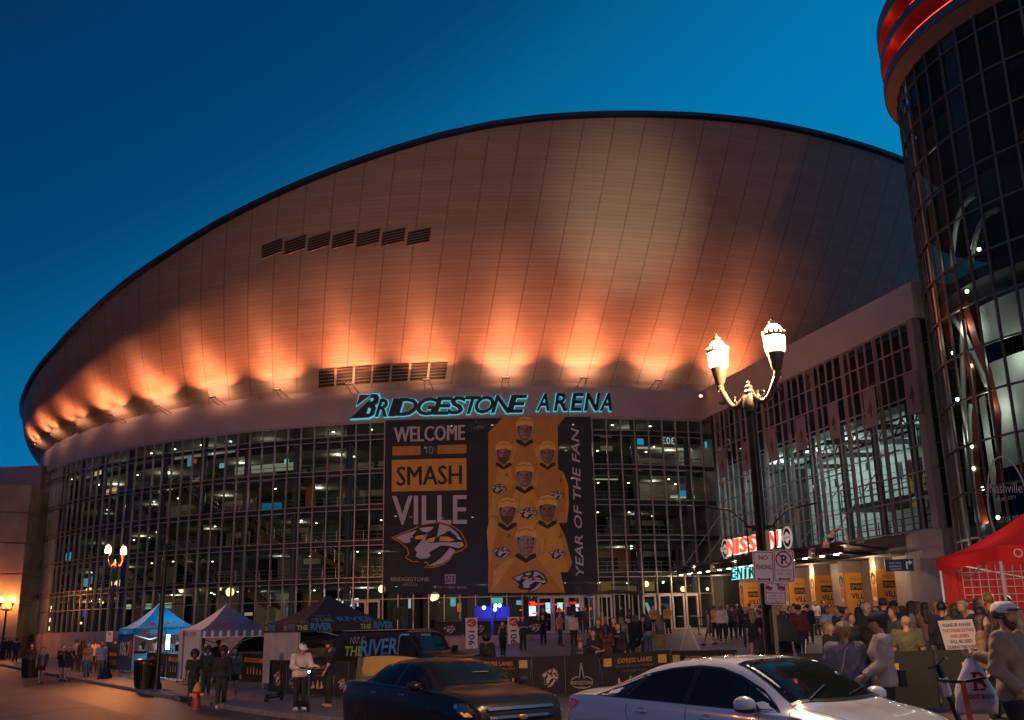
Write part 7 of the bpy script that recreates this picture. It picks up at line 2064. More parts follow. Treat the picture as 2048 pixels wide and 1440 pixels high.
for sg in (-1, 1):
    q = MB(); HV.side(q, [(.30, 1.25), (.95, 1.25), (.82, 1.5), (.62, 1.80), (.30, 1.82)], sg, .006); q.build('side_window', M_dglass, hv)
    q = MB(); HV.line(q, [(.22, 1.22), (.22, 1.80), (.28, 1.86), (.62, 1.85)], sg, .05, .010); q.build('window_chrome', M_chrome, hv)
    T = (lambda u, v, w=0.0: Vector((u, -(HV.Y(u, v) + .012 + w), v))) if sg < 0 else (lambda u, v, w=0.0: Vector((-u, HV.Y(-u, v) + .012 + w, v)))
    q = MB(); s0 = -.85 if sg < 0 else .85
    q.use(mat('wrap_green', (.16, .24, .04), .5)).text('THE', lambda u, v, w=0: T(s0 - .78 + u, 1.22 + v, w), .42, 0, bold=.012); q.use(mat('wrap_blue', (.03, .15, .36), .5)).text('RIVER', lambda u, v, w=0: T(s0 + .25 + u, 1.24 + v + u * .05, w), .70, 0, bold=.014, fit=1.55); q.use(M_ltx).text('107.5', lambda u, v, w=0: T(s0 - .7 + u, 1.60 + v, w), .3, 0); q.text('NASHVILLE', lambda u, v, w=0: T(s0 + .55 + u, 1.02 + v, w), .22, 0)
    q.use(mat('wrap_band', (.02, .05, .12), .5)); HV.side(q, [(-2.2, .7), (.1, .78), (.1, .95), (-2.2, 1.0)], sg, .006); q.build('lettering', None, hv)
    q = MB(); HV.line(q, [(.2, 1.2), (.2, .6)], sg); HV.line(q, [(1.0, 1.19), (1.0, .6)], sg); q.build('door_seam', M_seam, hv)
    MB().box((.95, sg * 1.12, 1.35), (.12, .18, .24)).build('mirror', M_trim, hv)
    MB().box((.1, sg * (HV.Y(.1, 1.05) + .02), 1.08), (.2, .03, .03)).build('door_handle', M_chrome, hv)
    MB().cyl((2.50, sg * .62, .98), (2.53, sg * .62, .98), .12, n=16).build('headlight', M_head, hv)
q = MB(); HV.screen(q, 1.02, .60, .86, .78, -.02, 0); q.build('windscreen', mat('suv_screen', (.014, .014, .013), .06, spec=.2), hv)
q = MB().box((.72, -.18, 1.80), (.02, .5, .14)); q.build('sun_visor', mat('visor_tan', (.30, .22, .15), .7), hv)
MB().box((-1.0, 0, 2.01), (2.6, 1.5, .02)).build('roof_panel', mat('roof_reflection', (.30, .22, .22), .5), hv)  # pale pinkish reflection on the black roof, put in as colour
q = MB()
for i in range(7): q.box((2.5, -.42 + i * .14, .80), (.06, .05, .26))
q.box((2.5, 0, .80), (.03, 1.5, .3)); q.box((2.56, 0, .55), (.14, 1.9, .16)); q.build('grille', M_trim, hv)
dress(HV, hv, -1.5, 1.55, .43, 1.02)
# ---- silver wrapped vehicle and pale wrapped car behind the tents
SV = Car([(-2.3, .5, 1.05, 1.55, .9, .88, .72), (-2.2, .42, 1.1, 1.75, .93, .92, .76), (-1.2, .4, 1.1, 1.82, .95, .93, .78), (.2, .4, 1.1, 1.80, .95, .93, .78), (.9, .4, 1.08, 1.40, .95, .92, .82), (1.15, .4, 1.06, 1.2, .95, .92, .85), (1.9, .42, .98, 1.08, .93, .9, .82), (2.25, .46, .85, .92, .86, .83, .75), (2.3, .5, .8, .84, .8, .78, .7)])
a = gpt(520, 45.0)
sv = thing('silver_vehicle', 'shiny silver wrapped vehicle between the MIX tent and black tent', 'car', tuple(a), R_(150))
SV.body().build('body', mat('silver_wrap', (.40, .36, .36), .16, .75, noise=.35, nscale=5, bump=.25), sv, smooth=True, angle=.8)
for sg in (-1, 1):
    q = MB(); SV.side(q, [(-1.9, 1.18), (.7, 1.16), (.45, 1.45), (.15, 1.66), (-1.7, 1.68)], sg, .006); q.build('side_window', M_dglass, sv)
    q = MB(); SV.side(q, [(-1.8, .9), (-.6, .95), (-.6, 1.1), (-1.8, 1.1)], sg, .006); q.build('blue_panel', mat('wrap_cyan', (.03, .18, .35), .4), sv)
q = MB(); SV.screen(q, 1.05, .35, .75, .68, -.05, 0); q.build('windscreen', M_dglass, sv)
dress(SV, sv, -1.35, 1.4, .37, .95)
a = gpt(362, 56)
pv_ = thing('wrapped_car', 'blue and white wrapped car behind the counter of the blue tent', 'car', tuple(a), R_(-150))
WS.body().build('body', mat('pale_wrap', (.25, .42, .58), .25, noise=.5, nscale=3), pv_, smooth=True, angle=.9)
for sg in (-1, 1):
    q = MB(); WS.side(q, DLO, sg, .008); q.build('side_window', M_dglass, pv_)
q = MB(); WS.screen(q, 1.40, .52, .70, .575, -.10, -.05); q.build('windscreen', M_dglass, pv_)
dress(WS, pv_, -1.42, 1.40, .325, .92)
# ---- open party cart with a black arched roof
a = gpt(1231, 50.5)
pc = thing('party_cart', 'open party cart with arched black roof and white posts near the doors', 'cart', tuple(a), R_(4))
q = MB(); vs = []
for i in range(13):
    x = -1.35 + 2.7 * i / 12; z = 2.42 + .22 * (1 - (x / 1.35) ** 2)
    vs += [(x, -.9, z), (x, .9, z), (x, .9, z + .09), (x, -.9, z + .09)]
q.add(vs, [(4 * i + j, 4 * i + 4 + j, 4 * i + 4 + (j + 1) % 4, 4 * i + (j + 1) % 4) for i in range(12) for j in range(4)] + [(0, 1, 2, 3), (51, 50, 49, 48)]); q.build('roof', mat('cart_roof', (.012, .012, .014), .3), pc, smooth=True, angle=.6)
for x in (-1.1, -.45, .45, 1.1):
    for y in (-.8, .8): MB().box((x, y, 1.25), (.05, .05, 2.5)).build('post', mat('cart_white', (.6, .55, .5), .5), pc)
MB().box((0, 0, .5), (2.5, 1.5, .35)).box((0, -.55, .95), (2.4, .35, .08)).box((0, .55, .95), (2.4, .35, .08)).build('counter', mat('cart_body', (.16, .10, .07), .5), pc)
q = MB()
for x in (-.8, 0, .8): q.box((x, -.95, .75), (.3, .3, .06)); q.bar((x, -.95, .5), (x, -.95, .75), .05, .05)
q.build('seat', M_trim, pc)
for x in (-.8, .8):
    for sg in (-1, 1): wheel(pc, x, sg * .7, .26, .16, sg, 6)
# ---- pedicab with a round black hood behind the lamp pole
a = gpt(1563, 26.2)
pd = thing('pedicab', 'pedicab with big rounded black hood behind the near lamp pole', 'pedicab', tuple(a), R_(10))
q = MB(); vs = []
n, m_ = 16, 10
for j in range(m_ + 1):
    for i in range(n + 1):
        th, ph_ = math.pi * i / n, (math.pi * .62) * j / m_
        vs.append((.52 * math.cos(th), -.50 * math.cos(ph_ - .3) * 1.0 * math.sin(th) ** .5 * (1 if True else 0), .75 + .95 * math.sin(th) * math.sin(.35 + ph_ * .8)))
q.add(vs, [(j * (n + 1) + i, j * (n + 1) + i + 1, (j + 1) * (n + 1) + i + 1, (j + 1) * (n + 1) + i) for j in range(m_) for i in range(n)])
q.build('hood', mat('hood_black', (.012, .012, .013), .75), pd, smooth=True)
MB().box((0, .05, .58), (1.0, .6, .14)).box((0, .32, .85), (1.0, .12, .5)).box((0, -.05, .38), (1.1, .9, .06)).build('seat', mat('pedicab_seat', (.03, .03, .032), .6), pd)
for sg in (-1, 1): wheel(pd, 0, sg * .0, .3, .05, sg, 8) if False else MB().lathe([(.30, -.025), (.33, 0), (.30, .025)], (0, 0, 0), 24).build('wheel', M_tyre, pd)
_w = [o_ for o_ in COL.objects if o_.parent == pd and o_.name.startswith('wheel')]
for o_, sg in zip(_w, (-1, 1)): o_.rotation_euler = (0, R_(90), 0); o_.location = (sg * .58, .1, .33)
MB().tube([(.48, -.4, .4), (.55, -.45, 1.1)], .018).build('pole', mat('pole_white', (.6, .52, .46), .5), pd)
# ---- kick scooters
M_sc = mat('scooter_black', (.012, .012, .013), .4, .3)
def scooter(label, px, Y, rz, lean=0.0, stem_mat=None, light=False, tag_w=False):
    a = gpt(px, Y)
    o = thing('kick_scooter', label, 'scooter', tuple(a), rz)
    o.rotation_euler = (lean, 0, rz)
    sm = stem_mat or M_sc
    MB().box((-.10, 0, .14), (.72, .17, .05)).bar((.24, 0, .15), (.42, 0, .30), .06, .05).build('deck', M_sc, o)
    MB().bar((.47, 0, .20), (.36, 0, 1.12), .055, .055, up=(0, 1, 0)).build('stem', sm, o)
    MB().tube([(.36, -.24, 1.15), (.36, 0, 1.12), (.36, .24, 1.15)], .017).tube([(.37, -.24, 1.15), (.44, -.17, 1.12)], .008, 5).tube([(.37, .24, 1.15), (.44, .17, 1.12)], .008, 5).build('handlebar', M_sc, o)
    for x in (.49, -.50):
        w_ = MB().lathe([(.075, -.028), (.105, -.02), (.11, 0), (.105, .02), (.075, .028)], (0, 0, 0), 18).build('wheel', M_tyre, o, smooth=True); w_.rotation_euler = (R_(90), 0, 0); w_.location = (x, 0, .11)
    MB().bar((.49, -.05, .11), (.47, 0, .24), .02, .02).bar((.49, .05, .11), (.47, 0, .24), .02, .02).bar((-.5, 0, .24), (-.35, 0, .2), .12, .02).build('fork', M_sc, o)
    if tag_w: MB().bar((.40, -.031, .72), (.385, -.031, .92), .05, .004, up=(0, 1, 0)).box((.395, 0, .82), (.085, .075, .24)).build('white_tag', mat('tag_white', (.55, .5, .5), .5), o)
    if light:
        MB().ball((.42, 0, 1.04), .035, n=10, m=6).build('front_light', glow('scooter_light', (190, 245, 255), 22), o); MB().ball((-.52, 0, .2), .022, n=8, m=5).build('rear_light', glow('scooter_light', (190, 245, 255), 22), o)
    return o
# ================================================================== people: one smooth body each, clothes and hair as children
def surf(f, lo, hi, h):
    """smooth skin round a distance field (surface nets)"""
    n = [int(math.ceil((hi[i] - lo[i]) / h)) + 1 for i in range(3)]
    ax = [lo[i] + h * np.arange(n[i]) for i in range(3)]
    G = np.stack(np.meshgrid(*ax, indexing='ij'), -1).reshape(-1, 3)
    v = f(G).reshape(n); s = v < 0
    cn = np.array(n) - 1
    acc = np.zeros((*cn, 3)); cnt = np.zeros(cn)
    fc = []
    I = np.indices(n).transpose(1, 2, 3, 0).astype(float)
    idx = -np.ones(cn, int)
    ed = []
    for a in range(3):
        sl0 = [slice(None)] * 3; sl1 = [slice(None)] * 3; sl0[a] = slice(0, -1); sl1[a] = slice(1, None)
        A_, B_ = v[tuple(sl0)], v[tuple(sl1)]
        c = (A_ < 0) != (B_ < 0)
        w = np.argwhere(c)
        if not len(w): continue
        va, vb = A_[c], B_[c]
        p = w.astype(float); p[:, a] += va / (va - vb)
        b, d = (a + 1) % 3, (a + 2) % 3
        for db in (0, 1):
            for dd in (0, 1):
                q = w.copy(); q[:, b] -= db; q[:, d] -= dd
                ok = (q >= 0).all(1) & (q < cn).all(1)
                np.add.at(acc, tuple(q[ok].T), p[ok]); np.add.at(cnt, tuple(q[ok].T), 1)
        ed.append((a, w, va < 0))
    m = cnt > 0
    idx[m] = np.arange(m.sum())
    V = acc[m] / cnt[m][:, None] * h + np.array(lo)
    for a, w, ins in ed:
        b, d = (a + 1) % 3, (a + 2) % 3
        ok = (w[:, b] > 0) & (w[:, d] > 0) & (w[:, b] < cn[b]) & (w[:, d] < cn[d]) & (w[:, a] < cn[a])
        w, ins = w[ok], ins[ok]
        def cell(db, dd):
            q = w.copy(); q[:, b] -= db; q[:, d] -= dd
            return idx[tuple(q.T)]
        Q = np.stack([cell(1, 1), cell(0, 1), cell(0, 0), cell(1, 0)], 1)
        Q[~ins] = Q[~ins][:, ::-1]
        fc.append(Q)
    return V, (np.concatenate(fc) if fc else np.zeros((0, 4), int))
def cone(p, a, ra, b, rb, sy=1.0):
    a, b = np.array(a, float), np.array(b, float)
    if sy != 1.0:
        k = np.array([1, 1 / sy, 1]); p, a, b = (p - a) * k, a * 0, (b - a) * k
    ba = b - a; L = max(ba @ ba, 1e-9)
    t = np.clip((p - a) @ ba / L, 0, 1)
    return np.linalg.norm(p - a - t[:, None] * ba, axis=1) - (ra + (rb - ra) * t)
def blend(ds, k):
    d = ds[0]
    for e in ds[1:]:
        h = np.clip(.5 + .5 * (e - d) / k, 0, 1)
        d = e * (1 - h) + d * h - k * h * (1 - h)
    return d
def net(f, lo, hi, h, name, m, par):
    V, F_ = surf(f, lo, hi, h)
    if not len(F_): return None
    me = bpy.data.meshes.new(name)
    me.from_pydata(V.tolist(), [], F_.tolist())
    me.materials.append(m)
    me.polygons.foreach_set('use_smooth', [True] * len(me.polygons))
    o = bpy.data.objects.new(name, me); COL.objects.link(o); o.parent = par
    return o
SKINS = [(.46, .25, .17), (.38, .20, .13), (.10, .05, .032), (.22, .11, .07)]
HAIRC = dict(black=(.010, .008, .007), brown=(.045, .022, .012), blond=(.27, .155, .06), red=(.11, .035, .014), grey=(.3, .28, .26), light=(.13, .075, .036))
ARMS = dict(down=((.16, .02, -1), (.06, -.14, -1)), front=((.12, -.30, -1), (-.35, -1, .35)), phone=((.15, -.25, -1), (-.28, -.9, .75)), pocket=((.30, .22, -1), (-.30, -.45, -1)), cross=((.15, -.25, -1), (-1, -.55, .15)),
            up=((.35, -.3, .9), (-.1, -.1, 1)), face=((.2, -.55, -.8), (-.15, -.45, 1)), back=((.12, .28, -1), (.02, .0, -1)), swing=((.10, -.32, -1), (.0, -.55, -1)), hold=((.10, -.05, -1), (-.05, -1, .05)), out=((.9, -.3, -.5), (.6, -.7, .1)))
def unit(v): v = np.array(v, float); return v / np.linalg.norm(v)
def person(label, px, Y, h=1.72, face=0, top=(.02, .02, .02), ts='short', bot=(.02, .02, .022), bs='trousers', hair='short', hc='brown', skin=0, fem=False, arms=('down', 'down'), walk=0.0, lean=0.0, head=0.0, nod=0.0, shoe=(.03, .03, .03), heavy=1.0, xy=None, z=None, res=None, pr=None, cap=None, hem=None, beard=False, group=None):
    """face: 0 looks at the camera, 90 looks to the picture's right; built 1.75 m tall and scaled"""
    a = gpt(px, Y) if xy is None else np.array([xy[0], xy[1], gz(*xy)])
    if z is not None: a[2] = z
    o = thing('person', label, 'person', tuple(a), R_(face) + math.atan2(-a[0], a[1]), group or 'people on the plaza and pavement')
    sc = h / 1.75; o.scale = (sc, sc, sc)
    hh = res or max(.012, min(.030, .011 * Y / 12))
    hv_ = heavy; sh = (.165 if fem else .195) * hv_; hip = (.092 if fem else .088)
    ln = math.tan(lean)
    def L_(x, y, z_): return np.array([x, y - ln * max(z_ - .93, 0), z_])
    sk = []; J = {}
    pel = L_(0, 0, .95); J['hips'] = [L_(s * hip, 0, .92) for s in (-1, 1)]
    legs = []
    for i, s in enumerate((-1, 1)):
        st = walk * (1 if i == 0 else -1)
        foot = np.array([s * (.085 + .035 * (walk == 0)), -.30 * st, .075 + (.05 * abs(st) if st < 0 else 0)])
        knee = (J['hips'][i] + foot) / 2 + np.array([0, -.045 - .09 * (st < 0) * abs(st), .02])
        legs.append((J['hips'][i], knee, foot))
    shl = [L_(s * sh, 0, 1.415) for s in (-1, 1)]
    arm = []
    for i, s in enumerate((-1, 1)):
        u, f_ = ARMS[arms[i]] if isinstance(arms[i], str) else arms[i]
        u, f_ = unit((u[0] * s, u[1], u[2])), unit((f_[0] * s, f_[1], f_[2]))
        e = shl[i] + u * .285; w = e + f_ * .25
        arm.append((shl[i], e, w, f_))
    nk = L_(0, .015, 1.46); hd = L_(0, -.015 - .03 * nod, 1.625 - .02 * abs(nod))
    ch, sh_ = math.cos(R_(head)), math.sin(R_(head)); cn, sn = math.cos(nod), math.sin(nod)
    def H(x, y, z_):       # point of the head, turned and nodded
        y, z_ = y * cn + z_ * sn * -1, z_ * cn + y * sn
        return hd + np.array([x * ch - y * sh_, x * sh_ + y * ch, z_])
    def torso(p, g):
        w = (.90 if fem else 1.0)
        return blend([cone(p, L_(-.075 * hv_, .01, .95), (.118 if fem else .105) * hv_ + g, L_(.075 * hv_, .01, .95), (.118 if fem else .105) * hv_ + g, .85), cone(p, L_(0, 0, 1.0), .12 * hv_ * w + g, L_(0, 0, 1.16), .118 * hv_ * w + g, .85),
                      cone(p, L_(-.09 * w, .005, 1.27), .108 * hv_ * w + g, L_(.09 * w, .005, 1.27), .108 * hv_ * w + g, .88), cone(p, L_(-sh + .055, .01, 1.40), .066 + g, L_(sh - .055, .01, 1.40), .066 + g, .95)]
                     + ([cone(p, L_(-.075, -.085, 1.26), .058 + g, L_(-.07, -.08, 1.25), .058 + g), cone(p, L_(.075, -.085, 1.26), .058 + g, L_(.07, -.08, 1.25), .058 + g)] if fem else []), .09)
    def limbs(p, g, lo=True):
        r = []
        for A_, E_, W_, f_ in arm:
            r.append(cone(p, A_, .056 * hv_ + g, E_, .043 * hv_ + g))
            if lo: r.append(cone(p, E_, .042 * hv_ + g, W_, .029 + g))
        return r
    def legf(p, g, gk=None):
        r = []
        for A_, K_, F_ in legs:
            r += [cone(p, A_, .088 * hv_ + g, K_, .056 + (g if gk is None else gk)), cone(p, K_, .055 + (g if gk is None else gk), F_, .036 + (g if gk is None else gk))]
        return r
    hand_r = Y < 24
    def body(p):
        d = blend([torso(p, -.012)] + legf(p, -.008) + limbs(p, 0), .035)
        d = blend([d, cone(p, nk - [0, 0, .03], .058, hd - [0, 0, .07], .052)], .05)
        hd_ = blend([cone(p, H(0, .02, .025), .088, H(0, -.005, .035), .086), cone(p, H(0, -.03, -.055), .058, H(0, -.035, -.075), .045), cone(p, H(-.035, -.05, -.02), .034, H(.035, -.05, -.02), .034)], .05)
        hd_ = blend([hd_, cone(p, H(0, -.088, .005), .010, H(0, -.106, -.028), .016), cone(p, H(-.085, .01, -.01), .016, H(-.09, .02, .015), .018), cone(p, H(.085, .01, -.01), .016, H(.09, .02, .015), .018)], .015)
        if hand_r:
            for s in (-1, 1):
                e = cone(p, H(s * .034, -.098, .012), .014, H(s * .034, -.098, .012), .014)
                hd_ = np.maximum(hd_, -e + .0)
            hd_ = blend([hd_, cone(p, H(-.022, -.088, -.062), .008, H(.022, -.088, -.062), .008)], .012)
        d = blend([d, hd_], .03)
        for i, (A_, E_, W_, f_) in enumerate(arm):
            s = -1 if i == 0 else 1
            side = unit(np.cross(f_, [s, .2, .1])) if abs(f_[0]) < .9 else unit(np.cross(f_, [0, 0, 1.0]))
            pal = W_ + f_ * .055
            hs = [cone(p, W_, .026, pal, .034)]
            if hand_r:
                nrm = np.cross(side, f_)
                for k_, (o_, l_) in enumerate(((-.030, .062), (-.010, .076), (.010, .072), (.029, .055))):
                    b_ = pal + side * o_ + f_ * .022; m_ = b_ + f_ * l_ * .5; t_ = m_ + unit(f_ * .7 - nrm * .5 * s) * l_ * .5
                    hs += [cone(p, b_, .0105, m_, .010), cone(p, m_, .010, t_, .0085)]
                hs.append(cone(p, W_ + f_ * .02 + side * -.02, .013, W_ + f_ * .06 + side * -.062, .010))
            else:
                hs += [cone(p, pal, .032, pal + f_ * .07, .018), cone(p, W_ + f_ * .02, .014, W_ + f_ * .06 - side * .05, .010)]
            d = blend([d] + hs, .012)
        for A_, K_, F_ in legs: d = blend([d, cone(p, F_ - [0, -.03, .03], .038, F_ + [0, -.13, -.045], .030)], .03)
        return d
    lo, hi = np.array([-.75, -.75, -.03]), np.array([.75, .75, 1.86])
    pts = np.array([q for A_ in arm for q in A_[:3]] + [f for l_ in legs for f in l_] + [hd])
    lo = np.minimum(pts.min(0) - .2, [-.3, -.3, -.03]); hi = np.maximum(pts.max(0) + .2, [.3, .25, 1.82]); lo[2] = -.02
    sm = mat('skin_%d' % skin, SKINS[skin], .55)
    bo = net(body, lo, hi, hh, 'body', sm, o)
    cm = lambda nm, c, bump=.0: mat('%s_%.3f_%.3f_%.3f' % (nm, *c), c, .85, noise=.25, nscale=6, bump=bump)
    # top
    if ts:
        hz = hem if hem is not None else (.86 if ts in ('short', 'long', 'hood', 'coat') else .98)
        gg = .020 if ts in ('short', 'tank') else .030
        if ts == 'coat': gg = .028
        def topf(p):
            ds = [torso(p, gg)]
            if hz < .90: ds.append(cone(p, L_(-.06, .0, .93), .13 * hv_ + gg, L_(.06, .0, .93), .13 * hv_ + gg, .85))
            if ts == 'hood': ds.append(cone(p, L_(-.06, .09, 1.44), .055, L_(.06, .09, 1.44), .055))
            if ts != 'tank':
                for A_, E_, W_, f_ in arm:
                    if ts == 'short': ds.append(cone(p, A_, .064 * hv_ + gg * .8, A_ + (E_ - A_) * .75, .058 * hv_ + gg * .8))
                    else: ds += [cone(p, A_, .058 * hv_ + gg, E_, .047 * hv_ + gg), cone(p, E_, .046 * hv_ + gg, W_ - f_ * .01, .034 + gg * .7)]
            d = blend(ds, .022)
            d = d + (.0035 * np.sin(p[:, 2] * 46 + p[:, 0] * 34 + 2.5 * np.sin(p[:, 1] * 15 + p[:, 2] * 9)) + .003 * np.sin(p[:, 0] * 60 - p[:, 2] * 25)) * (hh < .02)
            d = np.maximum(d, hz - p[:, 2])
            ngap = cone(p, nk, .072, hd, .075)
            return np.maximum(d, -ngap)
        net(topf, lo, hi, hh, {'short': 'shirt', 'tank': 'vest', 'long': 'jumper', 'hood': 'hoodie', 'coat': 'jacket'}[ts], cm('cloth', top, .45), o)
    # lower garment
    g2 = .022
    def botf(p):
        if bs in ('skirt', 'dress'):
            hz = .50 if bs == 'skirt' else .58
            d = blend([cone(p, L_(-.05, 0, .95), .125 + g2, L_(.05, 0, .95), .125 + g2, .85), cone(p, (-.05, 0, .80), .15 + g2, (.05, 0, hz - .02), .175 + g2, .85)], .06)
            if bs == 'dress': d = blend([d, torso(p, .018)], .05)
            return np.maximum(np.maximum(d, hz - p[:, 2]), p[:, 2] - (1.03 if bs == 'skirt' else 1.40))
        hz = .66 if bs == 'shorts' else .085
        slim = bs == 'leggings'
        ds = [cone(p, L_(-.06, .005, .93), .115 * hv_ + g2 * .6, L_(.06, .005, .93), .115 * hv_ + g2 * .6, .85)] + legf(p, .008 if slim else g2, .006 if slim else .024)
        d = blend(ds, .03)
        d = d + .005 * np.sin(p[:, 2] * 30 + p[:, 0] * 9) * (hh < .02)
        return np.maximum(np.maximum(d, hz - p[:, 2]), p[:, 2] - 1.04)
    net(botf, lo, hi, hh, {'skirt': 'skirt', 'dress': 'dress', 'shorts': 'shorts'}.get(bs, 'trousers'), cm('cloth', bot), o)
    # shoes
    for A_, K_, F_ in legs:
        q = MB().ball((F_[0], F_[1] - .055, F_[2] - .030), 1, (.048, .135, .045), 12, 8).box((F_[0], F_[1] - .05, F_[2] - .065), (.088, .25, .022))
        q.build('shoe', cm('shoe', shoe), o, smooth=True, angle=.9)
    # hair
    hm = mat('hair_' + hc, HAIRC[hc], .5, noise=.45, nscale=38, bump=.8)
    if hair:
        def hairf(p):
            g = .012
            cap_ = cone(p, H(0, .022, .035), .098 + g, H(0, .0, .042), .093 + g)
            fr = (p - H(0, -.030, .045)) @ (H(0, -1, -.35) - H(0, 0, 0))
            d = np.maximum(cap_, fr) if hair != 'afro' else cap_
            d = np.maximum(cap_, np.minimum(fr, 9))
            d = np.maximum(d, (H(0, .02, -.085) - p) @ np.array([0, 0, 1.0]))
            if hair == 'short': d = np.maximum(d, ((p - H(0, .01, -.03)) @ np.array([0, 0, -1.0])) + .0)
            if hair == 'afro':
                d = np.maximum(cone(p, H(0, .04, .06), .155, H(0, .03, .08), .150), np.minimum((p - H(0, -.06, .02)) @ (H(0, -1, -.6) - H(0, 0, 0)), 9))
                d = d + .008 * np.sin(p[:, 0] * 90) * np.sin(p[:, 1] * 90) * np.sin(p[:, 2] * 90)
            if hair in ('long', 'wavy'):
                ln_ = -.30 if hair == 'long' else -.26
                fr2 = (p - H(0, -.012, 0)) @ (H(0, -1, 0) - H(0, 0, 0))
                fall = blend([cone(p, H(0, .045, .0), .095, np.array([0, hd[1] + .085, hd[2] + ln_]), .085, .8)] + [cone(p, H(s * .075, .02, .0), .042, np.array([s * .10, hd[1] + .05, hd[2] + ln_ + .03]), .045) for s in (-1, 1)], .03)
                fall = fall + (.010 if hair == 'wavy' else .005) * np.sin(p[:, 0] * 120 + (6 * np.sin(p[:, 2] * 30) if hair == 'wavy' else 0))
                d = np.minimum(d, np.maximum(fall, fr2))
            if hair == 'bun': d = blend([d, cone(p, H(0, .10, .10), .045, H(0, .11, .115), .045)], .02)
            if hair == 'tail': d = blend([d, cone(p, H(0, .11, .05), .035, H(0, .15, -.14), .02)], .02)
            return d
        net(hairf, np.minimum(lo, hd - .35), np.maximum(hi, hd + .3), max(hh * .8, .01), 'hair', hm, o)
    if beard: net(lambda p: np.maximum(blend([cone(p, H(0, -.03, -.062), .070, H(0, -.035, -.09), .052), cone(p, H(-.07, -.01, -.02), .028, H(-.05, -.03, -.07), .03), cone(p, H(.07, -.01, -.02), .028, H(.05, -.03, -.07), .03)], .02), np.maximum(-cone(p, H(0, -.12, .02), .062, H(0, -.10, .05), .06), -cone(p, H(-.02, -.105, -.055), .012, H(.02, -.105, -.055), .012))), hd - .2, hd + .2, max(hh * .8, .009), 'beard', mat('beard', (.07, .035, .02), .8, noise=.4, nscale=40), o)
    if cap:
        c1, c2 = cap
        R3 = R_(head)
        q = MB().use(cm('cap', c1)); vs = []
        q.lathe([(.112, .03), (.113, .06), (.10, .105), (.06, .135), (0, .142)], (0, 0, 0), 20, sy=1.12)
        q.v = [tuple(H(v[0], v[1] + .008, v[2])) for v in q.v]
        n0 = len(q.v); q.use(cm('cap', c2)); q.lathe([(.10, .062), (.165, .055), (.165, .062), (.10, .072)], (0, 0, 0), 12, math.pi * 1.15, math.pi * 1.85)
        q.v[n0:] = [tuple(H(v[0] * .92, v[1] * 1.12, v[2])) for v in q.v[n0:]]
        q.build('cap', None, o, smooth=True)
    if hand_r:
        for s in (-1, 1):
            q = MB().use(mat('eye_white', (.5, .48, .45), .3)).ball(tuple(H(s * .034, -.085, .012)), .011, n=10, m=6).use(mat('eye_dark', (.02, .012, .01), .3)).ball(tuple(H(s * .034, -.0925, .012)), .006, n=8, m=5)
            q.build('eye', None, o, smooth=True)
        MB().bar(tuple(H(-.02, -.098, -.052)), tuple(H(.02, -.098, -.052)), .006, .008).build('lips', mat('lips', (.25, .09, .07), .5), o)
    if pr: pr(o, L_, H, arm)
    return o
def at_person(o, p):     # world point of a person's own point
    c, s = math.cos(o.rotation_euler.z), math.sin(o.rotation_euler.z); k = o.scale[0]
    return (o.location.x + k * (p[0] * c - p[1] * s), o.location.y + k * (p[0] * s + p[1] * c), o.location.z + k * p[2])
def chest_print(txt, m, z=1.27, w=.22, back=False, lines=1, size=.07):
    def f(o, L_, H, arm):
        sg = 1 if back else -1
        q = MB()
        for i, t in enumerate(txt if isinstance(txt, (list, tuple)) else [txt]):
            q.text(t, lambda u, v, w_=0, i=i: Vector((-sg * u * -1 if False else (u if not back else -u), 0, 0)) + Vector((0, (L_(0, 0, z)[1] + sg * .150), z - i * size * 1.15 + v)), size, 0, fit=w)
        q.build('shirt_print', m, o)
    return f
K = (.014, .013, .014); NV = (.02, .03, .06); GY = (.20, .19, .21); WH = (.58, .52, .48); JN = (.07, .09, .14); DJ = (.03, .04, .07); OL = (.11, .11, .06)
# ---- left pavement
person('person in dark clothes farthest left by the stone wing wall', 5, 84, top=K, ts='coat', face=150)
person('person in black with white trainers beside the far left person', 16, 83, top=K, ts='coat', face=20, shoe=WH, fem=True, hair='long', hc='black')
person('person in dark jacket walking away along the stone plinth', 29, 77, top=NV, ts='coat', face=170, walk=.6)
person('person in dark jacket just behind the far left bin', 58, 60, top=K, ts='coat', face=10)
person('person in open navy jacket, grey shirt and dark shorts walking forward', 80, 50, top=(.17, .13, .11), bs='shorts', bot=K, face=5, walk=.5, hc='black', pr=lambda o, L_, H, arm: [MB().prism([(s * .20, .84), (s * .08, .84), (s * .10, 1.40), (s * .19, 1.42)], lambda u, v, w: Vector((u, -.16 + w, v)), -.02, .02).build('jacket_flap', mat('flap', NV, .8), o) for s in (-1, 1)])
person('person in dark jacket and shorts, left of the two looking at phones', 121, 52.5, top=K, ts='coat', bs='shorts', arms=('phone', 'down'), face=20, walk=.4)
person('person in black T-shirt and shorts looking at a lit phone', 134, 52, top=K, bs='shorts', arms=('phone', 'phone'), face=-10, walk=.6, skin=0)
person('person in grey shirt standing behind the phone walkers', 149, 60, top=(.15, .12, .12), face=190)
person('person in dark clothes behind the walker in the orange top', 161, 58, top=K, ts='long', face=160, fem=True, hair='long', hc='black')
person('person in orange top, dark jacket and jeans walking forward', 172, 52.5, top=(.42, .12, .05), bot=JN, face=0, walk=.6, fem=True, hair='long', hc='brown', h=1.66)
person('person in pale peach shirt behind the man in the blue shirt', 186, 57, top=(.5, .32, .22), face=170)
person('person in light blue shirt and grey trousers by the parking sign', 199, 50.5, top=(.24, .26, .34), bot=(.11, .10, .10), face=10, walk=.5, beard=True)
person('person in black beside the plinth left of the blue tent', 226, 60, top=K, ts='long', face=200)
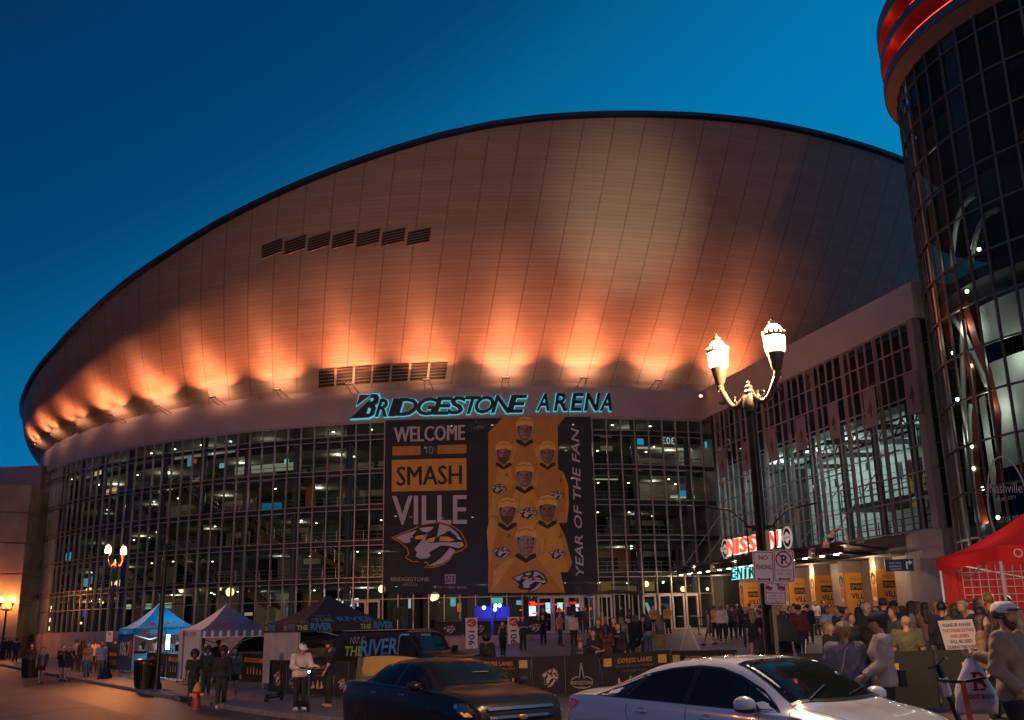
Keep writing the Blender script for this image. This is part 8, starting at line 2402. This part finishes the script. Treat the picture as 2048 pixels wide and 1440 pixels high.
# ---- tents
person('woman in white top under the blue tent, seen from behind', 283, 54, top=(.6, .42, .32), face=180, fem=True, hair='long', hc='black', h=1.62)
person('person in orange shirt bending at the blue tent counter', 303, 53, top=(.42, .2, .08), face=120, lean=.25)
person('person in white cap beside the bright tube in the blue tent', 315, 53, top=(.3, .28, .3), face=200, cap=(WH, WH))
person('person in teal light under the right side of the blue tent', 336, 53.4, top=(.10, .25, .3), face=170)
person('person in dark clothes standing under the MIX tent', 433, 43.2, top=K, ts='long', face=30, hc='black', skin=3)
# ---- group of four with the hydrant
person('person with round afro and black T-shirt behind the hydrant', 384, 34.8, top=K, face=0, hair='afro', hc='black', skin=2, walk=.4, h=1.70)
person('person with curly hair, black jacket and red shoes in the group', 411, 36.5, top=K, ts='coat', face=-5, hair='afro', hc='black', skin=2, walk=.4, h=1.62, shoe=(.35, .03, .03))
person('tall person in black hoodie and white trainers leading the group', 441, 33.4, top=K, ts='hood', face=-5, hair='afro', hc='black', skin=2, walk=.55, h=1.80, shoe=WH)
person('woman with long black hair, grey jumper and bare legs in the group', 465, 34.2, top=(.08, .075, .085), ts='long', bs='shorts', bot=K, face=-8, fem=True, hair='long', hc='black', skin=1, walk=.5, h=1.63, shoe=WH)
# ---- scooter rider and friend
hm = person('man in cream hoodie and white cap looking down at his scooter', 598, 29.4, h=1.78, top=(.60, .44, .36), ts='hood', bot=K, face=25, heavy=1.12, cap=(WH, WH), nod=.5, arms=(((.25, -.25, -1), (-.15, -.9, -.15)), ((.20, -.3, -1), (.25, -.95, -.1))), shoe=WH, lean=.10, beard=True, skin=0)
scooter('kick scooter with lit lamps held by the man in the cream hoodie', 607, 28.9, R_(-62), light=True)
person('man in black T-shirt and cap beside the scooter rider', 657, 30.2, h=1.82, top=K, bot=K, face=-75, heavy=1.12, cap=(K, K), arms=('down', 'swing'), shoe=(.36, .2, .13), beard=True, skin=0)
scooter('black kick scooter parked by the cat emblem barrier', 548, 33.0, R_(75))
# ---- terrace and stage
tz = FZ
person('dark figure with afro looking at a phone near the EXPRESS LANES barrier', 975, 34.0, h=1.74, top=K, ts='coat', face=150, hair='afro', hc='black', skin=3, arms=('down', 'phone'))
person('woman in black holding both hands to her face on the plaza', 1006, 50, h=1.66, top=K, bot=K, face=10, fem=True, hair='long', hc='brown', arms=('face', 'face'), walk=.3)
person('man in dark shirt leaning on the terrace wall', 1046, 54.5, h=1.74, top=NV, face=20, arms=('cross', 'cross'))
person('person in black seated low by the terrace railing end', 1087, 58, h=1.6, top=K, bot=K, face=10, arms=('front', 'front'))
person('person in pink shirt walking towards the middle doors', 1120, 55, h=1.72, top=(.42, .13, .10), bot=K, face=60, walk=.5)
person('person in white jumper near the middle doors', 1148, 52.5, h=1.74, top=(.46, .38, .36), ts='long', bot=K, face=150)
for px_, lab, c in ((1088, 'dark figure in front of the left middle door', K), (1120, 'dark figure at the second middle door', NV), (1160, 'dark figure just right of the loudspeaker', K), (1172, 'dark figure at the last middle door', (.05, .03, .03))): person(lab, px_, 70, h=1.72, top=c, ts='coat', face=10, z=FZ)
person('person in yellow steward shirt inside the party cart', 1207, 53, h=1.7, top=(.42, .22, .05), face=20)
person('person in dark clothes at the right side of the party cart', 1262, 56, h=1.7, top=K, face=200, ts='coat')
# ---- women and men behind the middle barriers
person('man in black patterned T-shirt leaning on the barrier, back turned', 1165, 29.9, h=1.66, top=K, bot=K, face=170, heavy=1.08, lean=-.05, arms=('out', 'down'), hc='light', skin=0, pr=chest_print(['TOUR', 'LIVE', '2019'], mat('print_dim', (.3, .26, .24), .7), 1.36, .2, True, size=.10))
person('smiling woman with long black hair looking left by the barrier', 1191, 31.5, h=1.62, top=K, face=-25, fem=True, hair='long', hc='black', arms=('front', 'front'), skin=1)
person('woman with dark hair looking over the smiling woman', 1200, 34.2, h=1.68, top=K, ts='coat', face=15, fem=True, hair='long', hc='brown')
person('woman in maroon spotted dress with long wavy hair, back turned', 1216, 31.6, h=1.70, top=(.12, .02, .012), ts='short', bs='dress', bot=(.13, .022, .014), face=170, fem=True, hair='wavy', hc='black', arms=('front', 'front'), skin=1)
person('woman in black T-shirt with white lettering facing the camera', 1241, 31.9, h=1.62, top=K, ts='long', face=-20, fem=True, hair='bun', hc='black', skin=0, pr=chest_print(['JERVIS', 'NASHVILLE'], mat('print_white', (.6, .55, .5), .7), 1.30, .2, size=.08))
person('woman with dark hair in the middle of the plaza group', 1232, 36, h=1.68, top=K, face=-5, fem=True, hair='long', hc='brown')
person('light haired woman behind the plaza group', 1247, 37.5, h=1.66, top=(.2, .15, .12), face=160, fem=True, hair='long', hc='light')
person('person in black raising one arm in the plaza group', 1262, 38.5, h=1.74, top=K, ts='long', face=180, arms=('down', 'up'), hc='black')
person('woman with very long blond hair, black dress and bare legs', 1274, 39.0, h=1.70, top=K, ts='long', bs='dress', bot=K, face=170, fem=True, hair='long', hc='light', skin=0)
person('woman in dark crop top and grey jeans, back turned', 1299, 40.0, h=1.66, top=K, ts='tank', hem=1.12, bot=(.16, .16, .19), bs='leggings', face=175, fem=True, hair='long', hc='brown', skin=0)
person('woman in grey top and yellow skirt, back turned', 1323, 39.6, h=1.66, top=(.09, .085, .08), ts='tank', bs='skirt', bot=(.5, .24, .06), face=178, fem=True, hair='wavy', hc='light', skin=0)
person('dark haired man beside the jeans woman in the group', 1290, 42, h=1.70, top=K, face=150, hc='black')
person('person in yellow shirt and black trousers at the right doors', 1337, 66, h=1.76, top=(.45, .24, .05), bot=K, face=20, hc='black', skin=1)
person('person in orange vest at the chevron door', 1309, 67, h=1.74, top=(.36, .16, .06), bot=K, face=20)
# ---- crowd at the entrance
person('woman in olive dress striding left near the entrance', 1421, 49, h=1.70, top=OL, bs='dress', bot=OL, ts='tank', face=-100, fem=True, hair='long', hc='black', walk=1.0, skin=1)
person('person in yellow shirt raising a hand behind the olive dress', 1432, 55, h=1.74, top=(.55, .30, .06), bot=K, face=190)
person('person in white jersey and red cap, back turned', 1447, 53, h=1.76, top=(.58, .48, .42), ts='long', bot=K, face=180, cap=((.45, .05, .04), (.45, .05, .04)), pr=chest_print('12', mat('print_rust', (.4, .10, .04), .7), 1.2, .18, True, size=.22))
person('person in dark grey T-shirt with wide stance, back turned', 1468, 54, h=1.78, top=(.06, .055, .05), bot=K, face=178, heavy=1.05)
person('person in dark jacket beside the wide stance person', 1485, 56, h=1.70, top=K, ts='coat', face=150, fem=True, hair='long')
person('person in black facing the camera left of the near lamp pole', 1496, 46.5, h=1.74, top=K, ts='coat', face=15, arms=('front', 'down'))
person('blond woman in black floral playsuit with bare legs', 1512, 35.8, h=1.74, top=K, bs='shorts', bot=(.03, .02, .02), face=180, fem=True, hair='wavy', hc='blond', skin=0)
person('man with brown hair leaning over a phone by the near pole', 1532, 37, h=1.72, top=K, ts='long', face=-90, lean=.2, arms=('phone', 'phone'))
person('person in grey T-shirt beyond the near lamp pole', 1526, 50, h=1.75, top=GY, face=170)
person('person with pale pink shawl beside the pedicab hood', 1573, 28.5, h=1.70, top=(.48, .30, .25), ts='long', face=140, fem=True, hair='bun', hc='brown', lean=.12)
person('dark haired person between the signs and the plaid jacket', 1587, 41, h=1.76, top=K, ts='coat', face=30)
person('man in red plaid jacket and jeans, back turned', 1605, 36.5, h=1.86, top=(.16, .018, .02), ts='coat', bot=DJ, face=172, heavy=1.12, hc='black', walk=.4, shoe=WH)
person('person in white shirt and jeans by the queue rail', 1636, 55, h=1.78, top=WH, bot=JN, face=30)
person('person in maroon jumper reading a phone by the queue rail', 1652, 56, h=1.78, top=(.07, .03, .03), ts='long', bot=K, face=60, arms=('phone', 'down'), walk=.5, fem=True, hair='bun', hc='brown')
# ---- right crowd behind the barriers
person('blond woman in black top leaning left behind the barrier', 1673, 23.0, h=1.70, top=K, ts='long', face=60, fem=True, hair='long', hc='blond', skin=0)
person('man with short reddish hair looking left in the right crowd', 1688, 29, h=1.80, top=(.05, .04, .05), face=-60, hc='red')
person('woman in pink top behind the short haired woman', 1704, 28, h=1.74, top=(.36, .15, .13), face=60, fem=True, hair='bun', hc='brown')
person('woman with short auburn hair and dark shirt facing right', 1716, 23.8, h=1.70, top=(.03, .028, .03), face=50, fem=True, hair='short', hc='red')
person('older man with glasses and black jacket in the right crowd', 1748, 24.6, h=1.78, top=K, ts='coat', face=40, hc='grey', heavy=1.1, pr=lambda o, L_, H, arm: MB().bar(tuple(H(-.06, -.096, .012)), tuple(H(.06, -.096, .012)), .008, .02).build('glasses', M_trim, o))
person('woman with fair hair beside the older man', 1764, 27.5, h=1.72, top=(.05, .03, .04), face=20, fem=True, hair='long', hc='light')
person('man in black seen from behind in the right crowd', 1783, 25.2, h=1.86, top=K, face=176, hc='black', heavy=1.08)
person('person in dark cap behind the man in green', 1802, 27.5, h=1.84, top=NV, face=150, cap=(K, K))
person('man with cropped red hair looking left beside green shirt', 1806, 22.6, h=1.82, top=(.05, .06, .05), face=-70, hc='red', heavy=1.05)
person('bald man in olive green T-shirt behind the barrier', 1832, 20.9, h=1.80, top=(.12, .115, .06), bot=K, face=168, hair=None, heavy=1.15, skin=0, head=55)
person('person with reddish face behind the dark haired woman', 1842, 29, h=1.84, top=(.1, .05, .04), face=10, hc='red')
person('woman with long dark hair and dark top near the stone pier', 1838, 26.0, h=1.78, top=K, face=150, fem=True, hair='long', hc='black')
person('woman with long black hair and jeans near the red tent', 1869, 23.5, h=1.70, top=(.16, .08, .07), bot=JN, face=175, fem=True, hair='long', hc='black', arms=('down', 'face'))
person('blond woman between the red tent leg and the crowd', 1888, 27, h=1.80, top=(.30, .22, .18), face=30, fem=True, hair='wavy', hc='blond')
person('man in pale blue shirt at the front of the red tent', 1907, 27.5, h=1.86, top=(.20, .21, .26), face=140, hc='light')
person('dark haired man in navy jumper, back turned by red tent', 1904, 22.3, h=1.76, top=(.02, .02, .03), ts='long', face=178, hc='black', heavy=1.08)
person('woman with long brown hair and olive jacket, back turned', 1931, 22.0, h=1.72, top=OL, ts='coat', face=172, fem=True, hair='wavy', hc='brown')
person('man in navy uniform bending over the merchandise counter', 1964, 21.6, h=1.78, top=NV, ts='short', face=-40, lean=.3, nod=.4, hc='grey')
person('woman with dark hair inside the red tent', 1985, 20.6, h=1.76, top=K, face=160, fem=True, hair='long', hc='black')
person('blond person browsing under the red tent', 2000, 22.4, h=1.80, top=(.2, .1, .08), face=150, fem=True, hair='bun', hc='blond')
person('woman in tan jumper with dark hair facing right', 1992, 17.4, h=1.72, top=(.20, .11, .08), ts='long', face=75, fem=True, hair='long', hc='brown', skin=0)
# ---- more of the entrance crowd
for px_, Y_, lab, c, kw in (
    (1459, 58, 'person in pale grey top between the jersey and the dark T-shirt', GY, {}), (1478, 60, 'person in maroon top farther back by the poster pillars', (.2, .03, .03), dict(fem=True, hair='long')),
    (1503, 58, 'person in tan coat just left of the signs, farther back', (.3, .2, .13), dict(ts='coat', face=170)), (1545, 44, 'woman in dark red dress left of the pedicab hood', (.2, .03, .03), dict(fem=True, hair='long', bs='dress', bot=(.2, .03, .03), face=160)),
    (1594, 52, 'person in pale jumper between the pedicab and plaid jacket', (.4, .34, .3), dict(ts='long', face=150)), (1621, 47, 'person in black behind the plaid jacket, facing away', K, dict(face=175, ts='long')),
    (1662, 38, 'woman in white blouse above the blond woman in black', WH, dict(fem=True, hair='long', hc='brown', face=40)), (1696, 33, 'man in black cap behind the reddish haired man', K, dict(cap=(K, K), face=170)),
    (1730, 29, 'woman with black hair between auburn hair and the older man', (.12, .03, .04), dict(fem=True, hair='long', hc='black', face=165)), (1738, 34, 'tall man in grey shirt behind the older man', GY, dict(face=10, h=1.88)),
    (1772, 31, 'woman in mustard top behind the man in black', (.4, .22, .05), dict(fem=True, hair='bun', face=150)), (1793, 32, 'man in checked shirt far behind the cropped red hair', (.2, .07, .06), dict(face=30)),
    (1818, 30, 'woman with red hair above the bald man', (.05, .05, .06), dict(fem=True, hair='wavy', hc='red', face=170)), (1853, 25, 'woman in grey top beside the long black hair', GY, dict(fem=True, hair='long', hc='brown', face=165)),
    (1878, 31, 'man in dark polo deep in the queue by the tower', NV, dict(face=20)), (1917, 30, 'woman with dark ponytail under the red tent edge', (.3, .08, .08), dict(fem=True, hair='tail', hc='black', face=170)),
    (1948, 25, 'man in black with beard waiting under the red tent', K, dict(face=-30, beard=True)), (1975, 24, 'woman in white top at the merchandise rack', WH, dict(fem=True, hair='long', hc='brown', face=180)),
    (2036, 23, 'person in grey hoodie at the right end of the tent counter', GY, dict(ts='hood', face=170)), (2012, 20, 'woman with brown hair right behind the bearded man', K, dict(fem=True, hair='long', hc='brown', face=120))):
    person(lab, px_, Y_, **dict(dict(top=c, h=1.74), **kw))
# ---- near figures on the kerb side of the barriers
def strap(o, L_, H, arm):
    MB().tube([(-.10, .02, 1.46), (-.02, .158, 1.40), (.03, .165, 1.2), (.09, .165, 1.0), (.14, .12, .84)], .009, 6).build('bag_strap', mat('strap_pale', (.5, .42, .38), .6), o)
gw_ = person('woman in grey jumper with blond ponytail and pale strap, back turned', 1712, 13.4, h=1.66, top=(.20, .165, .19), ts='long', bot=DJ, face=176, fem=True, hair='tail', hc='blond', skin=0, heavy=1.1, hem=.80, arms=('down', 'down'), pr=strap)
ww = person('woman in pale hoodie and beanie holding up a cup', 1789, 13.2, h=1.76, top=(.42, .33, .28), ts='hood', bot=K, face=-84, fem=True, hair='bun', hc='brown', skin=0, heavy=1.05, arms=(((.1, -.45, -.9), (-.1, -1, .62)), ((.1, -.15, -1), (.1, -.8, -.5))), nod=.1, pr=lambda o, L_, H, arm: [(lambda q: (setattr(q, 'v', [tuple(H(*v)) for v in q.v]), q.build('beanie', mat('beanie', (.05, .04, .04), .9), o, smooth=True)))(MB().lathe([(.118, .03), (.125, .06), (.118, .10), (.075, .145), (0, .155)], (0, .02, 0), 18, sy=1.1)), MB().box((-.02, .20, .95), (.26, .08, .20)).build('waist_pouch', mat('pouch', K, .6), o)])
wrist = at_person(ww, (-.13, -.47, 1.33))
c_ = thing('cup', 'clear drink cup held up by the woman in the pale hoodie', 'cup', wrist)
MB().lathe([(.030, -.06), (.042, .08), (.044, .085)], n=14).build('cup_body', mat('cup_clear', (.5, .42, .36), .2), c_)
mr_ = person('bearded man in tan jacket and white cap at the right edge', 2060, 11.0, h=1.92, top=(.24, .165, .115), ts='coat', bot=(.012, .012, .013), face=70, heavy=1.0, cap=(WH, (.05, .04, .04)), hc='brown', skin=0, beard=True, arms=(((.14, .20, -1), (.05, -.75, -.65)), ((.15, .55, -.8), (.0, .95, .25))), hem=.84, shoe=(.05, .04, .03))
wr = at_person(mr_, (.24, .47, 1.245))
bg_ = thing('shopping_bag', 'white plastic BOOT BARN shopping bag hanging beside the man', 'bag', (wr[0], wr[1], wr[2] - .02))
q = MB(); vs = []; n, m_ = 24, 12
for j in range(m_ + 1):
    f_ = j / m_; w_ = .03 + .20 * min(1, (f_ * 1.5) ** .8); d_ = .02 + .085 * math.sin(min(1, f_ * 1.1) * math.pi * .8)
    for i in range(n):
        t_ = 2 * math.pi * i / n
        vs.append((w_ * math.cos(t_) * (1 + .05 * math.sin(5 * t_ + j)), d_ * math.sin(t_) * (1 + .10 * math.sin(4 * t_ + 2 * j)), -.58 * f_ + .015 * math.sin(3 * t_)))
q.add(vs, [(j * n + i, j * n + (i + 1) % n, (j + 1) * n + (i + 1) % n, (j + 1) * n + i) for j in range(m_) for i in range(n)] + [tuple(m_ * n + i for i in range(n))]); q.build('sack', mat('plastic_white', (.62, .55, .55), .35), bg_, smooth=True)
F = lambda u, v, w=0.0: Vector((u, -.112 - w, v)); M_bb = mat('boot_red', (.25, .012, .02), .5)
q = MB().use(M_bb).text('BOOT BARN', lambda u, v, w=0: F(u, v - .43, w), .07, 0, bold=.002, fit=.29)
q.poly([(-.075, -.15), (.03, -.15), (.075, -.19), (.06, -.245), (.085, -.29), (.06, -.345), (-.075, -.345), (-.075, -.325), (-.055, -.325), (-.055, -.17), (-.075, -.17)], F)
q.use(mat('plastic_white', (.62, .55, .55), .35)).poly([(-.015, -.18), (.02, -.18), (.02, -.235), (-.015, -.235)], F, .003); q.poly([(-.015, -.26), (.03, -.28), (.06, -.32), (-.015, -.32)], F, .003); q.build('print', None, bg_)
scooter('black kick scooter with white tag leaning behind the white car bonnet', 1868, 14.6, R_(-50), lean=R_(16), tag_w=True)
M_so = mat('scooter_orange', (.50, .06, .025), .4)
scooter('red and black kick scooter below the shopping bag', 1972, 11.6, R_(-115), lean=R_(4), stem_mat=M_so)
# pale leaflet on the barrier by the hoodie woman, queue rail by the doors
o = thing('queue_rail', 'low black queue rail across the entrance doors', 'railing', tuple(gpt(1600, 57)))
a0, a1 = Vector(gpt(1398, 62)), Vector(gpt(1720, 52)); L0_ = Vector(o.location)
q = MB()
for z in (.5, .98): q.bar(a0 - L0_ + Vector((0, 0, z)), a1 - L0_ + Vector((0, 0, z)), .05, .05)
q.build('rail', M_iron, o)
for i in range(8):
    p_ = a0.lerp(a1, i / 7) - L0_; MB().bar(p_, p_ + Vector((0, 0, 1.0)), .05, .05).box(tuple(p_ + Vector((0, 0, .02))), (.25, .25, .03)).build('post', M_iron, o)
bpy.context.view_layer.update()
